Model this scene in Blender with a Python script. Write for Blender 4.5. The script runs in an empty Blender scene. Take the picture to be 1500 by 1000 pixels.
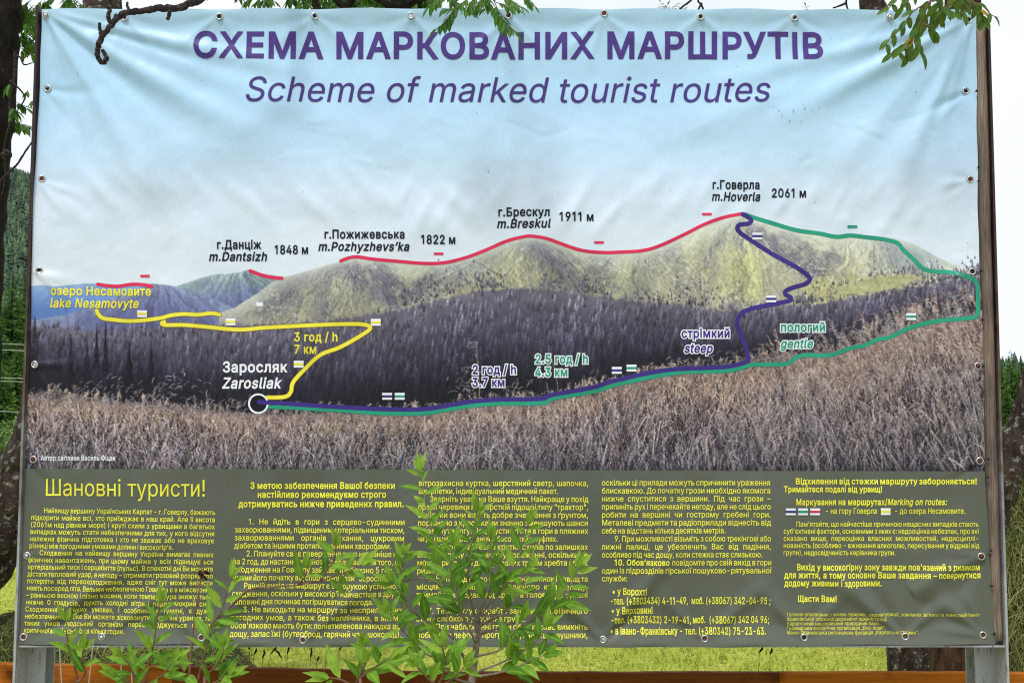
import bpy, bmesh, math, random
import numpy as np
from mathutils import Vector, Matrix, geometry

random.seed(7)
rng = np.random.default_rng(11)
scene = bpy.context.scene
COL = scene.collection

# ------------------------------------------------------------------ camera
CAM_Z, FPX, TILT = 1.5, 1800.0, math.radians(4.23)
cam_data = bpy.data.cameras.new("camera")
cam_data.sensor_width = 36.0
cam_data.lens = 36.0 * FPX / 1500.0
cam_data.clip_end = 9000.0
cam = bpy.data.objects.new("camera", cam_data)
cam.location = (0, 0, CAM_Z)
cam.rotation_euler = (math.pi / 2 + TILT, 0, 0)
COL.objects.link(cam)
scene.camera = cam

# ------------------------------------------------------------------ light: bright overcast day
SUN_EL, SUN_AZ = math.radians(60), math.radians(203)      # azimuth measured clockwise from +Y
world = bpy.data.worlds.new("World")
scene.world = world
world.use_nodes = True
wn, wl = world.node_tree.nodes, world.node_tree.links
bg = wn["Background"]
sky = wn.new("ShaderNodeTexSky")
sky.sky_type = 'NISHITA'
sky.sun_disc = False
sky.sun_elevation = SUN_EL
sky.sun_rotation = SUN_AZ
wtc = wn.new("ShaderNodeTexCoord")
wno = wn.new("ShaderNodeTexNoise")
wno.inputs['Scale'].default_value = 2.2
wno.inputs['Detail'].default_value = 5
wra = wn.new("ShaderNodeValToRGB")
wra.color_ramp.elements[0].position = 0.32
wra.color_ramp.elements[0].color = (0.72, 0.72, 0.72, 1)
wra.color_ramp.elements[1].position = 0.62
wra.color_ramp.elements[1].color = (0.97, 0.97, 0.97, 1)
wmx = wn.new("ShaderNodeMix")
wmx.data_type = 'RGBA'
wmx.inputs['B'].default_value = (11.2, 11.9, 13.3, 1)       # cloud layer
wl.new(wtc.outputs['Generated'], wno.inputs['Vector'])
wl.new(wno.outputs['Fac'], wra.inputs['Fac'])
wl.new(wra.outputs['Color'], wmx.inputs['Factor'])
wl.new(sky.outputs['Color'], wmx.inputs['A'])
wl.new(wmx.outputs['Result'], bg.inputs['Color'])
bg.inputs['Strength'].default_value = 0.092

sun_d = bpy.data.lights.new("sun", 'SUN')
sun_d.energy = 2.3
sun_d.angle = math.radians(11)
sun_d.color = (1.0, 0.985, 0.96)
sun = bpy.data.objects.new("sun", sun_d)
sdir = Vector((math.sin(SUN_AZ) * math.cos(SUN_EL), math.cos(SUN_AZ) * math.cos(SUN_EL), math.sin(SUN_EL)))
sun.rotation_euler = sdir.to_track_quat('Z', 'Y').to_euler()
sun.location = sdir * 30
COL.objects.link(sun)

vs = scene.view_settings
vs.view_transform = 'Standard'
vs.look = 'None'
vs.exposure = 0.0
vs.gamma = 1.0
vs.use_curve_mapping = False
scene.cycles.filter_width = 1.15
scene.cycles.use_denoising = False
scene.cycles.max_bounces = 8
scene.cycles.transparent_max_bounces = 8

# ------------------------------------------------------------------ helpers
CT, ST = math.cos(TILT), math.sin(TILT)


def ray(px, py):
    u = (np.asarray(px, float) - 750.0) / FPX
    v = (500.0 - np.asarray(py, float)) / FPX
    return u, CT - v * ST, ST + v * CT


def P(px, py, Y):
    """point of the vertical plane y=Y that the surveyed pixel of the photo shows"""
    dx, dy, dz = ray(px, py)
    k = Y / dy
    return Vector((float(dx * k), float(Y), float(CAM_Z + dz * k)))


def Parr(px, py, Y):
    dx, dy, dz = ray(px, py)
    k = Y / dy
    return np.stack([dx * k, Y + 0 * k, CAM_Z + dz * k], -1)


def lin(c):
    c = np.asarray(c, float) / 255.0
    return np.where(c <= 0.04045, c / 12.92, ((c + 0.055) / 1.055) ** 2.4)


def lin4(r, g, b):
    return tuple(float(v) for v in lin((r, g, b))) + (1.0,)


def tag(o, label=None, cat=None, group=None, kind=None):
    if label: o['label'] = label
    if cat: o['category'] = cat
    if group: o['group'] = group
    if kind: o['kind'] = kind
    return o


def empty(name, loc=(0, 0, 0)):
    o = bpy.data.objects.new(name, None)
    o.location = loc
    o.empty_display_size = 0.1
    COL.objects.link(o)
    return o


def link(name, me, mat=None, parent=None):
    if mat is not None:
        for m in (mat if isinstance(mat, (list, tuple)) else [mat]):
            me.materials.append(m)
    o = bpy.data.objects.new(name, me)
    COL.objects.link(o)
    if parent is not None:
        o.parent = parent
        o.location = -Vector(parent.location) if parent.parent is None else (0, 0, 0)
    return o


class MB:
    """collects vertices and faces (and one tint per vertex) for ONE mesh"""

    def __init__(self):
        self.v, self.f, self.t, self.mi, self.rib = [], [], [], [], []

    def add(self, verts, faces, tint=0.5, mi=0, rib=None):
        n = len(self.v)
        self.rib.extend(rib if rib is not None else [0.0] * len(verts))
        self.v.extend(tuple(p) for p in verts)
        self.f.extend(tuple(i + n for i in f) for f in faces)
        self.t.extend([tint] * len(verts))
        self.mi.extend([mi] * len(faces))

    def box(self, x0, x1, y0, y1, z0, z1, tint=0.5):
        self.add([(x0, y0, z0), (x1, y0, z0), (x1, y1, z0), (x0, y1, z0), (x0, y0, z1), (x1, y0, z1), (x1, y1, z1), (x0, y1, z1)],
                 [(0, 3, 2, 1), (4, 5, 6, 7), (0, 1, 5, 4), (1, 2, 6, 5), (2, 3, 7, 6), (3, 0, 4, 7)], tint)

    def tube(self, pts, radii, n=8, tint=0.5, wob=0.0, cap=True):
        pts = [Vector(p) for p in pts]
        if hasattr(radii, '__len__') and len(radii) != len(pts):
            radii = np.interp(np.linspace(0, 1, len(pts)), np.linspace(0, 1, len(radii)), radii)
        rings = []
        ref = None
        for i, p in enumerate(pts):
            d = (pts[min(i + 1, len(pts) - 1)] - pts[max(i - 1, 0)]).normalized()
            if ref is None:
                ref = d.orthogonal().normalized()
            a = (ref - d * ref.dot(d))
            a = a.normalized() if a.length > 1e-6 else d.orthogonal().normalized()
            ref = a
            b = d.cross(a)
            r = radii[i] if hasattr(radii, '__len__') else radii
            ring = []
            for k in range(n):
                th = 2 * math.pi * k / n
                rr = r * (1 + (random.uniform(-wob, wob) if wob else 0))
                ring.append(p + (a * math.cos(th) + b * math.sin(th)) * rr)
            rings.append(ring)
        V = [q for r in rings for q in r]
        F = []
        for i in range(len(rings) - 1):
            for k in range(n):
                k2 = (k + 1) % n
                F.append((i * n + k, i * n + k2, (i + 1) * n + k2, (i + 1) * n + k))
        if cap:
            F.append(tuple(range(n - 1, -1, -1)))
            F.append(tuple((len(rings) - 1) * n + k for k in range(n)))
        self.add(V, F, tint)

    def mesh(self, name, smooth=False):
        me = bpy.data.meshes.new(name)
        me.from_pydata(self.v, [], self.f)
        at = me.attributes.new('tint', 'FLOAT', 'POINT')
        at.data.foreach_set('value', np.asarray(self.t, np.float32))
        if any(self.rib):
            ar = me.attributes.new('rib', 'FLOAT', 'POINT')
            ar.data.foreach_set('value', np.asarray(self.rib, np.float32))
        if any(self.mi):
            me.polygons.foreach_set('material_index', np.asarray(self.mi, np.int32))
        if smooth:
            me.polygons.foreach_set('use_smooth', np.ones(len(self.f), bool))
        me.update()
        return me

    def build(self, name, mat, parent=None, smooth=False):
        return link(name, self.mesh(name, smooth), mat, parent)


def smooth_path(pts, step=6.0, closed=False):
    """Catmull-Rom through 2-D points, resampled roughly every step"""
    p = [np.asarray(q, float) for q in pts]
    out = []
    n = len(p)
    for i in range(n - 1):
        p0, p1, p2, p3 = p[max(i - 1, 0)], p[i], p[i + 1], p[min(i + 2, n - 1)]
        k = max(2, int(np.linalg.norm(p2 - p1) / step) + 1)
        for j in range(k):
            t = j / k
            out.append(0.5 * ((2 * p1) + (p2 - p0) * t + (2 * p0 - 5 * p1 + 4 * p2 - p3) * t * t + (3 * p1 - p0 - 3 * p2 + p3) * t ** 3))
    out.append(p[-1])
    return np.array(out)


# ------------------------------------------------------------------ materials
MATS = {}


def mat_base(name):
    m = bpy.data.materials.new(name)
    m.use_nodes = True
    MATS[name] = m
    return m, m.node_tree.nodes, m.node_tree.links, m.node_tree.nodes['Principled BSDF']


def ramp(nodes, stops):
    r = nodes.new('ShaderNodeValToRGB')
    e = r.color_ramp.elements
    while len(e) < len(stops):
        e.new(0.5)
    for el, (p, c) in zip(e, stops):
        el.position = p
        el.color = tuple(c) + (1,) if len(c) == 3 else c
    return r


def noise_mat(name, stops, scale=8, detail=6, rough=0.8, bump=0.2, bscale=None, stretch=(1, 1, 1), metal=0, spec=0.3, dist=0.01):
    m, n, l, b = mat_base(name)
    tc = n.new('ShaderNodeTexCoord')
    mp = n.new('ShaderNodeMapping')
    mp.inputs['Scale'].default_value = stretch
    no = n.new('ShaderNodeTexNoise')
    no.inputs['Scale'].default_value = scale
    no.inputs['Detail'].default_value = detail
    no.inputs['Roughness'].default_value = 0.65
    r = ramp(n, stops)
    l.new(tc.outputs['Object'], mp.inputs['Vector'])
    l.new(mp.outputs['Vector'], no.inputs['Vector'])
    l.new(no.outputs['Fac'], r.inputs['Fac'])
    l.new(r.outputs['Color'], b.inputs['Base Color'])
    b.inputs['Roughness'].default_value = rough
    b.inputs['Metallic'].default_value = metal
    b.inputs['Specular IOR Level'].default_value = spec
    if bump:
        no2 = n.new('ShaderNodeTexNoise')
        no2.inputs['Scale'].default_value = bscale or scale * 3
        no2.inputs['Detail'].default_value = 6
        l.new(mp.outputs['Vector'], no2.inputs['Vector'])
        bp = n.new('ShaderNodeBump')
        bp.inputs['Strength'].default_value = bump
        bp.inputs['Distance'].default_value = dist
        l.new(no2.outputs['Fac'], bp.inputs['Height'])
        l.new(bp.outputs['Normal'], b.inputs['Normal'])
    return m


def leaf_mat(name, dark, mid, light, trans=0.35, rough=0.45, rib=None):
    """leaves: colour varies from leaf to leaf (the tint of each leaf), light passes through"""
    m, n, l, b = mat_base(name)
    at = n.new('ShaderNodeAttribute')
    at.attribute_name = 'tint'
    r = ramp(n, [(0.0, dark), (0.55, mid), (1.0, light)])
    l.new(at.outputs['Fac'], r.inputs['Fac'])
    # paler midrib and a faint mottling of the blade
    ar = n.new('ShaderNodeAttribute')
    ar.attribute_name = 'rib'
    pw = n.new('ShaderNodeMath'); pw.operation = 'POWER'; pw.inputs[1].default_value = 7.0
    sc = n.new('ShaderNodeMath'); sc.operation = 'MULTIPLY'; sc.inputs[1].default_value = 0.55
    mr = n.new('ShaderNodeMix'); mr.data_type = 'RGBA'
    mr.inputs['B'].default_value = tuple(rib or [min(1, v * 1.25) for v in light]) + (1,)
    tc = n.new('ShaderNodeTexCoord')
    nz = n.new('ShaderNodeTexNoise'); nz.inputs['Scale'].default_value = 55; nz.inputs['Detail'].default_value = 5
    rz = ramp(n, [(0.3, (0.66, 0.66, 0.62)), (0.7, (1.18, 1.15, 1.05))])
    mz = n.new('ShaderNodeMix'); mz.data_type = 'RGBA'; mz.blend_type = 'MULTIPLY'; mz.inputs['Factor'].default_value = 1.0
    l.new(ar.outputs['Fac'], pw.inputs[0]); l.new(pw.outputs[0], sc.inputs[0]); l.new(sc.outputs[0], mr.inputs['Factor'])
    l.new(r.outputs['Color'], mz.inputs['A'])
    l.new(tc.outputs['Object'], nz.inputs['Vector']); l.new(nz.outputs['Fac'], rz.inputs['Fac']); l.new(rz.outputs['Color'], mz.inputs['B'])
    l.new(mz.outputs['Result'], mr.inputs['A'])
    r = mr
    l.new(mr.outputs['Result'], b.inputs['Base Color'])
    b.inputs['Roughness'].default_value = rough
    b.inputs['Specular IOR Level'].default_value = 0.2
    tr = n.new('ShaderNodeBsdfTranslucent')
    br = n.new('ShaderNodeMix')
    br.data_type = 'RGBA'
    br.inputs['Factor'].default_value = 0.5
    br.inputs['B'].default_value = tuple(light) + (1,)
    l.new(mr.outputs['Result'], br.inputs['A'])
    l.new(br.outputs['Result'], tr.inputs['Color'])
    mx = n.new('ShaderNodeMixShader')
    mx.inputs[0].default_value = trans
    l.new(b.outputs[0], mx.inputs[1])
    l.new(tr.outputs[0], mx.inputs[2])
    l.new(mx.outputs[0], n['Material Output'].inputs['Surface'])
    return m


def ink(name, r, g, b, rough=0.42):
    m, n, l, bs = mat_base(name)
    tc = n.new('ShaderNodeTexCoord')
    no = n.new('ShaderNodeTexNoise')
    no.inputs['Scale'].default_value = 9
    no.inputs['Detail'].default_value = 4
    c = lin((r, g, b))
    rp = ramp(n, [(0.3, tuple(c * 0.86)), (0.7, tuple(np.minimum(c * 1.12, 0.9)))])
    l.new(tc.outputs['Object'], no.inputs['Vector'])
    l.new(no.outputs['Fac'], rp.inputs['Fac'])
    l.new(rp.outputs['Color'], bs.inputs['Base Color'])
    bs.inputs['Roughness'].default_value = rough
    bs.inputs['Specular IOR Level'].default_value = 0.18
    return m


def bark_mat(name, dark, mid, lichen, amount=0.5, stretch=(1, 1, 0.35)):
    m, n, l, b = mat_base(name)
    tc = n.new('ShaderNodeTexCoord')
    mp = n.new('ShaderNodeMapping')
    mp.inputs['Scale'].default_value = stretch
    n1 = n.new('ShaderNodeTexNoise'); n1.inputs['Scale'].default_value = 26; n1.inputs['Detail'].default_value = 8; n1.inputs['Roughness'].default_value = 0.7
    n2 = n.new('ShaderNodeTexNoise'); n2.inputs['Scale'].default_value = 34; n2.inputs['Detail'].default_value = 8; n2.inputs['Roughness'].default_value = 0.75
    r1 = ramp(n, [(0.35, dark), (0.65, mid)])
    r2 = ramp(n, [(amount, (0, 0, 0)), (amount + 0.06, (1, 1, 1))])
    mx = n.new('ShaderNodeMix'); mx.data_type = 'RGBA'
    mx.inputs['B'].default_value = tuple(lichen) + (1,)
    l.new(tc.outputs['Object'], mp.inputs['Vector'])
    l.new(mp.outputs['Vector'], n1.inputs['Vector'])
    l.new(tc.outputs['Object'], n2.inputs['Vector'])
    l.new(n1.outputs['Fac'], r1.inputs['Fac'])
    l.new(n2.outputs['Fac'], r2.inputs['Fac'])
    l.new(r2.outputs['Color'], mx.inputs['Factor'])
    l.new(r1.outputs['Color'], mx.inputs['A'])
    l.new(mx.outputs['Result'], b.inputs['Base Color'])
    b.inputs['Roughness'].default_value = 0.9
    b.inputs['Specular IOR Level'].default_value = 0.15
    bp = n.new('ShaderNodeBump'); bp.inputs['Strength'].default_value = 0.9; bp.inputs['Distance'].default_value = 0.03
    l.new(n1.outputs['Fac'], bp.inputs['Height'])
    l.new(bp.outputs['Normal'], b.inputs['Normal'])
    return m


M_LEAF = leaf_mat('shrub leaf', (0.042, 0.145, 0.012), (0.130, 0.310, 0.026), (0.31, 0.48, 0.055), 0.36, 0.55)
M_ROWAN = leaf_mat('rowan leaf', (0.022, 0.075, 0.010), (0.070, 0.185, 0.020), (0.17, 0.33, 0.040), 0.36)
M_VINE = leaf_mat('autumn tinted leaf', (0.02, 0.07, 0.012), (0.070, 0.19, 0.024), (0.42, 0.27, 0.02), 0.28, 0.45, (0.13, 0.24, 0.05))
M_SHOOT = noise_mat('reddish shoot bark', [(0.3, (0.10, 0.045, 0.03)), (0.7, (0.27, 0.13, 0.08))], 40, rough=0.6, bump=0.1)
M_TWIG = noise_mat('grey twig bark', [(0.3, (0.10, 0.075, 0.055)), (0.7, (0.28, 0.22, 0.17))], 60, rough=0.8, bump=0.3, dist=0.002)
M_DEAD = noise_mat('dead branch bark', [(0.35, (0.012, 0.009, 0.008)), (0.55, (0.040, 0.027, 0.024)), (0.75, (0.13, 0.09, 0.075))], 70, rough=0.9, bump=0.8, dist=0.004)
M_BARK_DARK = bark_mat('dark bark', (0.006, 0.005, 0.004), (0.030, 0.024, 0.018), (0.10, 0.095, 0.07), 0.62)
M_BARK_LICHEN = bark_mat('lichen bark', (0.018, 0.013, 0.010), (0.075, 0.052, 0.038), (0.27, 0.26, 0.215), 0.545)
M_BARK_BROWN = bark_mat('brown bark', (0.012, 0.007, 0.005), (0.11, 0.055, 0.03), (0.20, 0.13, 0.08), 0.62)
# glyph outlines: character code, advance, then per outline a point count and x, y in thousandths of the capital height
GLYPHS = (
(1040,943,12,32,0,396,1000,543,1000,910,0,777,0,564,595,519,732,456,940,482,940,418,729,374,595,167,0,4,216,279,216,391,727,391,727,279),
(1041,883,19,118,0,118,1000,715,1000,715,889,245,889,245,581,475,581,570,572,652,546,718,504,767,448,797,378,807,296,797,211,767,139,718,80,652,36,571,9,475,0,11,245,111,472,111,562,123,628,159,669,218,683,297,669,370,628,425,562,459,472,470,245,470),
(1042,897,28,118,0,118,1000,474,1000,569,991,646,964,706,923,749,869,774,805,783,735,777,677,760,629,734,591,700,562,661,540,619,524,619,515,667,506,714,483,756,447,791,399,814,340,821,268,813,196,787,131,742,77,677,35,592,9,485,0,13,245,112,481,112,581,123,648,157,686,207,699,268,692,317,673,361,642,399,601,429,549,447,488,454,245,454,13,245,561,468,561,520,566,566,582,605,608,635,642,654,683,660,732,649,793,614,843,556,877,472,888,245,888),
(1043,789,6,727,1000,727,889,245,889,245,0,118,0,118,1000),
(1168,789,4,607,893,607,1204,722,1204,722,893,6,727,1000,727,889,245,889,245,0,118,0,118,1000),
(1044,1118,16,62,-215,62,111,144,111,190,169,230,259,262,391,285,579,319,1000,944,1000,944,111,1056,111,1056,-215,934,-215,934,0,184,0,184,-215,9,290,111,818,111,818,889,435,889,409,579,385,381,368,294,347,219,321,157),
(1045,823,12,118,0,118,1000,732,1000,732,888,245,888,245,562,699,562,699,450,245,450,245,112,738,112,738,0),
(1028,1003,58,526,-13,403,2,295,49,205,125,137,227,94,352,79,499,94,647,137,773,205,875,295,951,403,998,526,1013,599,1008,669,991,733,964,790,926,840,879,880,822,910,758,930,685,803,685,788,733,765,776,737,812,702,842,663,866,620,883,573,893,525,896,438,884,361,850,296,793,246,715,214,617,203,499,214,382,246,284,296,207,361,150,438,116,525,104,573,107,620,117,663,134,702,158,737,188,765,225,788,267,803,315,930,315,911,243,881,178,840,122,791,74,734,37,669,9,600,-8,4,159,454,159,566,622,566,622,454),
(1046,1313,4,720,1000,720,0,593,0,593,1000,14,36,0,359,520,62,1000,215,1000,473,556,843,556,1099,1000,1251,1000,955,519,1277,0,1132,0,864,444,450,444,179,0),
(1047,846,76,425,-13,332,-5,250,21,182,62,129,116,95,183,82,259,210,259,220,212,242,172,275,141,317,117,367,103,423,98,483,103,536,120,579,146,613,182,634,225,642,274,635,325,614,369,580,406,534,434,476,451,407,457,326,457,326,568,407,568,463,573,511,589,551,614,582,648,600,689,607,737,601,784,585,825,558,858,521,883,477,898,426,903,375,899,328,884,287,861,255,830,234,791,226,744,103,744,116,819,149,885,201,939,266,980,343,1005,428,1013,515,1004,589,976,649,933,694,878,722,813,731,744,720,666,686,601,633,551,564,519,564,512,623,496,673,468,713,431,742,386,760,332,766,273,755,195,722,126,670,68,601,24,518,-4),
(1048,1029,24,911,0,783,0,783,572,785,645,789,754,795,892,817,889,738,749,681,650,632,570,269,0,118,0,118,1000,245,1000,245,383,244,309,241,213,233,105,216,108,267,210,316,296,354,359,762,1000,911,1000),
(1030,591,12,61,0,61,112,232,112,232,888,61,888,61,1000,530,1000,530,888,359,888,359,112,530,112,530,0),
(1031,591,12,61,0,61,112,232,112,232,888,61,888,61,1000,530,1000,530,888,359,888,359,112,530,112,530,0,16,437,1125,406,1131,381,1148,363,1174,357,1204,363,1234,381,1260,406,1277,437,1283,467,1277,493,1260,510,1234,516,1204,510,1174,493,1148,467,1131,16,154,1125,124,1131,98,1148,80,1174,74,1204,80,1234,98,1260,124,1277,154,1283,185,1277,210,1260,228,1234,234,1204,228,1174,210,1148,185,1131),
(1049,1029,24,911,0,783,0,783,572,785,645,789,754,795,892,817,889,738,749,681,650,632,570,269,0,118,0,118,1000,245,1000,245,383,244,309,241,213,233,105,216,108,267,210,316,296,354,359,762,1000,911,1000,22,515,1105,464,1112,417,1131,378,1160,348,1199,328,1245,321,1295,409,1295,417,1253,439,1220,473,1198,515,1191,558,1198,592,1220,614,1253,621,1295,710,1295,704,1245,684,1199,654,1161,614,1131,568,1112),
(1050,917,13,118,0,118,1000,245,1000,245,564,385,564,712,1000,866,1000,493,515,882,0,729,0,391,454,245,454,245,0),
(1051,1021,23,62,0,62,111,89,111,132,116,165,130,190,157,209,202,223,266,234,355,287,1000,903,1000,903,0,777,0,777,889,402,889,358,345,335,191,316,131,290,83,257,46,215,20,163,5,99,0),
(1052,1235,40,118,0,118,1000,298,1000,545,368,565,312,588,241,612,165,632,96,604,96,625,162,649,238,672,311,693,368,936,1000,1116,1000,1116,0,991,0,991,572,992,643,993,725,995,812,997,899,1008,899,978,805,947,713,919,633,896,572,672,0,562,0,335,572,313,631,285,710,254,801,220,899,234,899,236,818,238,731,239,646,240,572,240,0),
(1053,1016,12,118,0,118,1000,245,1000,245,568,771,568,771,1000,898,1000,898,0,771,0,771,456,245,456,245,0),
(1054,1048,24,525,-13,403,2,296,49,206,125,137,227,94,352,79,499,94,647,137,773,206,875,296,951,403,998,525,1013,647,998,754,951,844,875,912,773,955,647,969,499,955,352,912,227,844,125,754,49,647,2,24,525,104,610,115,687,149,752,205,803,283,835,382,846,499,835,618,803,717,752,795,687,851,610,885,525,896,439,885,362,850,297,794,246,716,214,618,203,499,214,382,246,284,297,206,362,150,439,115),
(1055,1016,8,898,1000,898,0,771,0,771,888,245,888,245,0,118,0,118,1000),
(1056,874,32,118,0,118,1000,462,1000,568,990,653,958,719,909,766,845,794,769,803,683,794,598,766,522,719,457,653,407,568,376,462,365,215,365,215,477,457,477,528,483,584,503,626,535,655,577,672,627,677,683,672,740,655,789,626,831,584,862,527,882,456,889,245,889,245,0),
(1057,1003,58,526,-13,403,2,295,49,205,125,137,227,94,352,79,499,94,647,137,773,205,875,295,951,403,998,526,1013,599,1008,669,991,733,964,790,926,840,879,880,822,910,758,930,685,803,685,788,733,765,776,737,812,702,842,663,866,620,883,574,893,526,896,438,884,361,850,296,793,246,715,214,617,203,499,214,382,246,284,296,207,361,150,439,116,526,104,574,107,620,118,663,135,702,158,737,188,765,225,788,267,803,315,930,315,911,243,881,178,840,122,791,74,734,37,669,9,600,-8),
(1058,882,8,62,888,62,1000,819,1000,819,888,505,888,505,0,379,0,379,888),
(1059,858,25,170,0,170,113,240,113,285,117,320,129,346,150,364,181,384,228,32,1000,171,1000,303,701,363,555,411,423,456,292,420,292,487,481,570,701,689,1000,826,1000,480,165,433,80,402,46,361,21,307,5,238,0),
(1060,1136,26,524,72,397,85,288,124,199,187,134,272,93,377,79,500,93,623,134,728,199,813,288,876,397,915,524,928,611,928,739,915,848,876,936,813,1002,728,1043,623,1056,500,1043,377,1002,272,936,187,848,124,739,85,611,72,26,530,189,606,189,704,198,785,224,849,269,896,330,924,408,934,500,924,592,896,670,849,731,785,776,704,802,606,811,530,811,432,802,351,776,287,731,240,670,211,592,202,500,211,408,240,330,287,269,351,224,432,198,4,505,-57,505,1057,631,1057,631,-57),
(1061,932,28,36,0,427,559,427,464,58,1000,205,1000,350,787,401,710,439,647,479,574,456,574,495,646,534,710,587,787,734,1000,877,1000,509,470,509,564,896,0,750,0,574,254,528,324,491,384,453,454,481,454,443,386,405,326,357,254,180,0),
(1062,986,8,868,0,118,0,118,1000,245,1000,245,111,742,111,742,1000,868,1000,6,846,-215,846,0,795,0,795,111,966,111,966,-215),
(1063,957,22,438,373,341,382,259,407,193,450,144,511,113,592,103,693,103,1000,230,1000,230,693,246,599,294,535,366,498,454,486,535,493,611,514,683,546,750,589,750,464,683,427,609,398,528,379,4,712,0,712,1000,839,1000,839,0),
(1064,1310,12,118,1000,245,1000,245,111,592,111,592,1000,718,1000,718,111,1065,111,1065,1000,1192,1000,1192,0,118,0),
(1065,1330,12,118,1000,245,1000,245,111,592,111,592,1000,718,1000,718,111,1065,111,1065,1000,1192,1000,1192,0,118,0,6,1169,-215,1169,0,1119,0,1119,111,1290,111,1289,-215),
(1068,888,30,211,605,484,605,580,596,663,568,730,525,780,466,810,393,821,308,811,220,780,144,730,83,663,38,581,9,484,0,118,0,118,1000,245,1000,245,110,483,110,571,123,638,164,681,227,695,309,689,362,669,407,638,444,596,471,544,488,483,493,211,493),
(1070,1392,4,458,558,458,451,179,451,179,558,4,245,1000,245,0,118,0,118,1000,24,868,-13,747,2,639,49,549,125,481,227,437,352,423,499,437,647,481,773,549,875,639,951,747,998,868,1013,990,998,1098,951,1187,875,1255,773,1298,647,1313,499,1298,352,1255,227,1187,125,1098,49,990,2,24,868,104,954,115,1031,149,1096,205,1146,283,1179,382,1189,499,1179,618,1146,717,1096,795,1031,851,954,885,868,896,783,885,706,850,640,794,590,716,558,618,547,499,558,382,590,284,640,206,706,150,783,115),
(1071,883,32,764,0,638,0,638,889,426,889,354,882,298,864,256,835,227,796,210,748,204,692,210,637,227,591,256,553,298,524,354,507,424,501,694,501,694,389,419,389,314,398,229,427,163,473,115,534,87,607,78,692,87,777,115,851,162,913,228,960,313,990,419,1000,764,1000,4,189,0,42,0,288,450,431,450),
(1072,765,53,314,-17,247,-10,186,10,134,42,94,88,68,144,60,212,66,270,85,316,114,352,152,380,197,400,246,414,350,432,459,446,521,462,537,477,542,501,542,505,537,547,524,583,502,612,471,633,432,646,385,650,335,646,293,634,259,615,231,591,211,565,197,538,81,572,112,633,154,680,205,715,261,738,321,751,381,756,470,746,517,731,562,708,602,675,634,630,655,570,662,494,662,0,544,0,544,102,536,102,495,48,464,23,423,2,374,-12,22,335,89,397,96,448,115,488,145,518,183,536,226,542,271,542,373,510,358,455,346,394,337,345,330,264,312,230,296,203,274,186,244,181,206,185,171,200,142,224,119,255,103,292,93),
(1073,809,53,408,-16,316,-5,235,30,166,86,112,161,78,254,67,364,67,389,70,498,81,592,98,671,123,738,156,793,199,837,251,871,312,895,385,911,468,920,537,933,557,944,569,959,578,1000,685,1000,680,949,665,906,638,872,597,847,541,829,468,819,377,808,304,788,249,753,209,701,183,625,166,522,169,522,195,571,231,617,276,656,329,687,387,707,450,714,528,702,598,667,657,612,703,539,732,453,742,356,731,256,699,166,648,91,580,33,499,-4,24,409,90,471,98,523,121,565,160,596,211,615,275,621,350,615,425,597,489,568,540,527,578,476,601,415,609,352,600,296,575,251,535,216,482,195,418,188,345,195,275,214,213,247,162,291,123,345,98),
(1074,770,23,103,0,103,746,409,746,519,732,603,692,657,628,675,547,665,488,636,443,590,411,531,392,573,382,613,363,649,335,679,299,698,255,704,201,697,147,674,98,638,57,589,26,528,7,456,0,11,217,109,456,109,508,116,548,137,572,169,581,211,572,262,548,300,508,324,456,332,217,332,11,217,433,410,433,470,440,516,461,545,494,554,537,545,579,516,610,470,630,409,636,217,636),
(1075,597,6,569,746,569,635,223,635,223,0,103,0,103,746),
(1169,597,4,455,746,455,930,569,930,569,746,6,569,746,569,635,223,635,223,0,103,0,103,746),
(1076,840,16,26,-215,26,111,87,111,127,162,156,229,177,322,192,454,217,746,700,746,700,111,814,111,814,-215,695,-215,695,0,146,0,146,-215,8,223,111,581,111,581,635,326,635,309,454,297,343,280,249,257,171),
(1077,794,57,417,-16,316,-4,230,32,161,90,109,167,78,260,67,367,78,475,109,569,159,647,226,706,308,743,403,756,464,751,522,735,578,709,628,670,670,619,702,554,723,475,730,381,730,333,147,333,147,434,664,434,609,397,603,467,585,528,556,578,516,617,465,641,403,649,341,641,288,616,245,578,214,530,195,474,189,415,189,349,196,273,217,209,251,158,297,121,353,98,417,91,460,94,499,104,532,120,561,143,584,172,601,207,717,179,694,124,659,77,612,38,555,9,490,-10),
(1108,778,50,407,-16,312,-4,230,32,161,90,110,167,78,261,67,368,78,478,110,572,161,649,230,707,312,744,407,756,461,752,511,741,558,724,600,700,637,669,668,633,693,591,711,544,595,515,571,568,531,611,476,639,407,648,340,639,285,610,243,565,213,508,195,441,189,368,195,297,213,231,243,174,285,130,340,101,407,91,477,101,532,130,573,174,598,230,713,201,696,153,671,110,639,73,602,42,559,17,512,-1,461,-12,4,170,320,170,428,517,428,517,320),
(1078,1107,22,41,0,343,379,45,746,187,746,435,429,495,429,495,746,615,746,615,429,673,429,919,746,1063,746,766,379,1066,0,921,0,672,318,615,318,615,0,495,0,495,318,438,318,187,0),
(1079,675,62,336,-9,264,-3,199,15,143,45,100,84,72,132,62,187,184,187,197,150,231,120,279,100,336,93,398,102,447,128,479,166,489,213,478,263,444,302,390,328,320,336,270,336,270,426,320,426,379,434,426,458,458,495,468,543,460,589,433,625,392,648,340,656,286,649,239,628,206,595,194,552,78,552,88,609,115,658,157,699,210,729,272,748,340,754,410,747,470,727,519,694,556,652,578,603,586,548,576,489,545,441,499,406,443,387,443,382,517,361,571,322,604,269,615,205,606,147,579,95,536,52,480,19,413,-2),
(1080,807,12,703,0,583,0,583,540,575,540,218,0,103,0,103,746,223,746,223,204,232,204,589,746,703,746),
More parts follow.
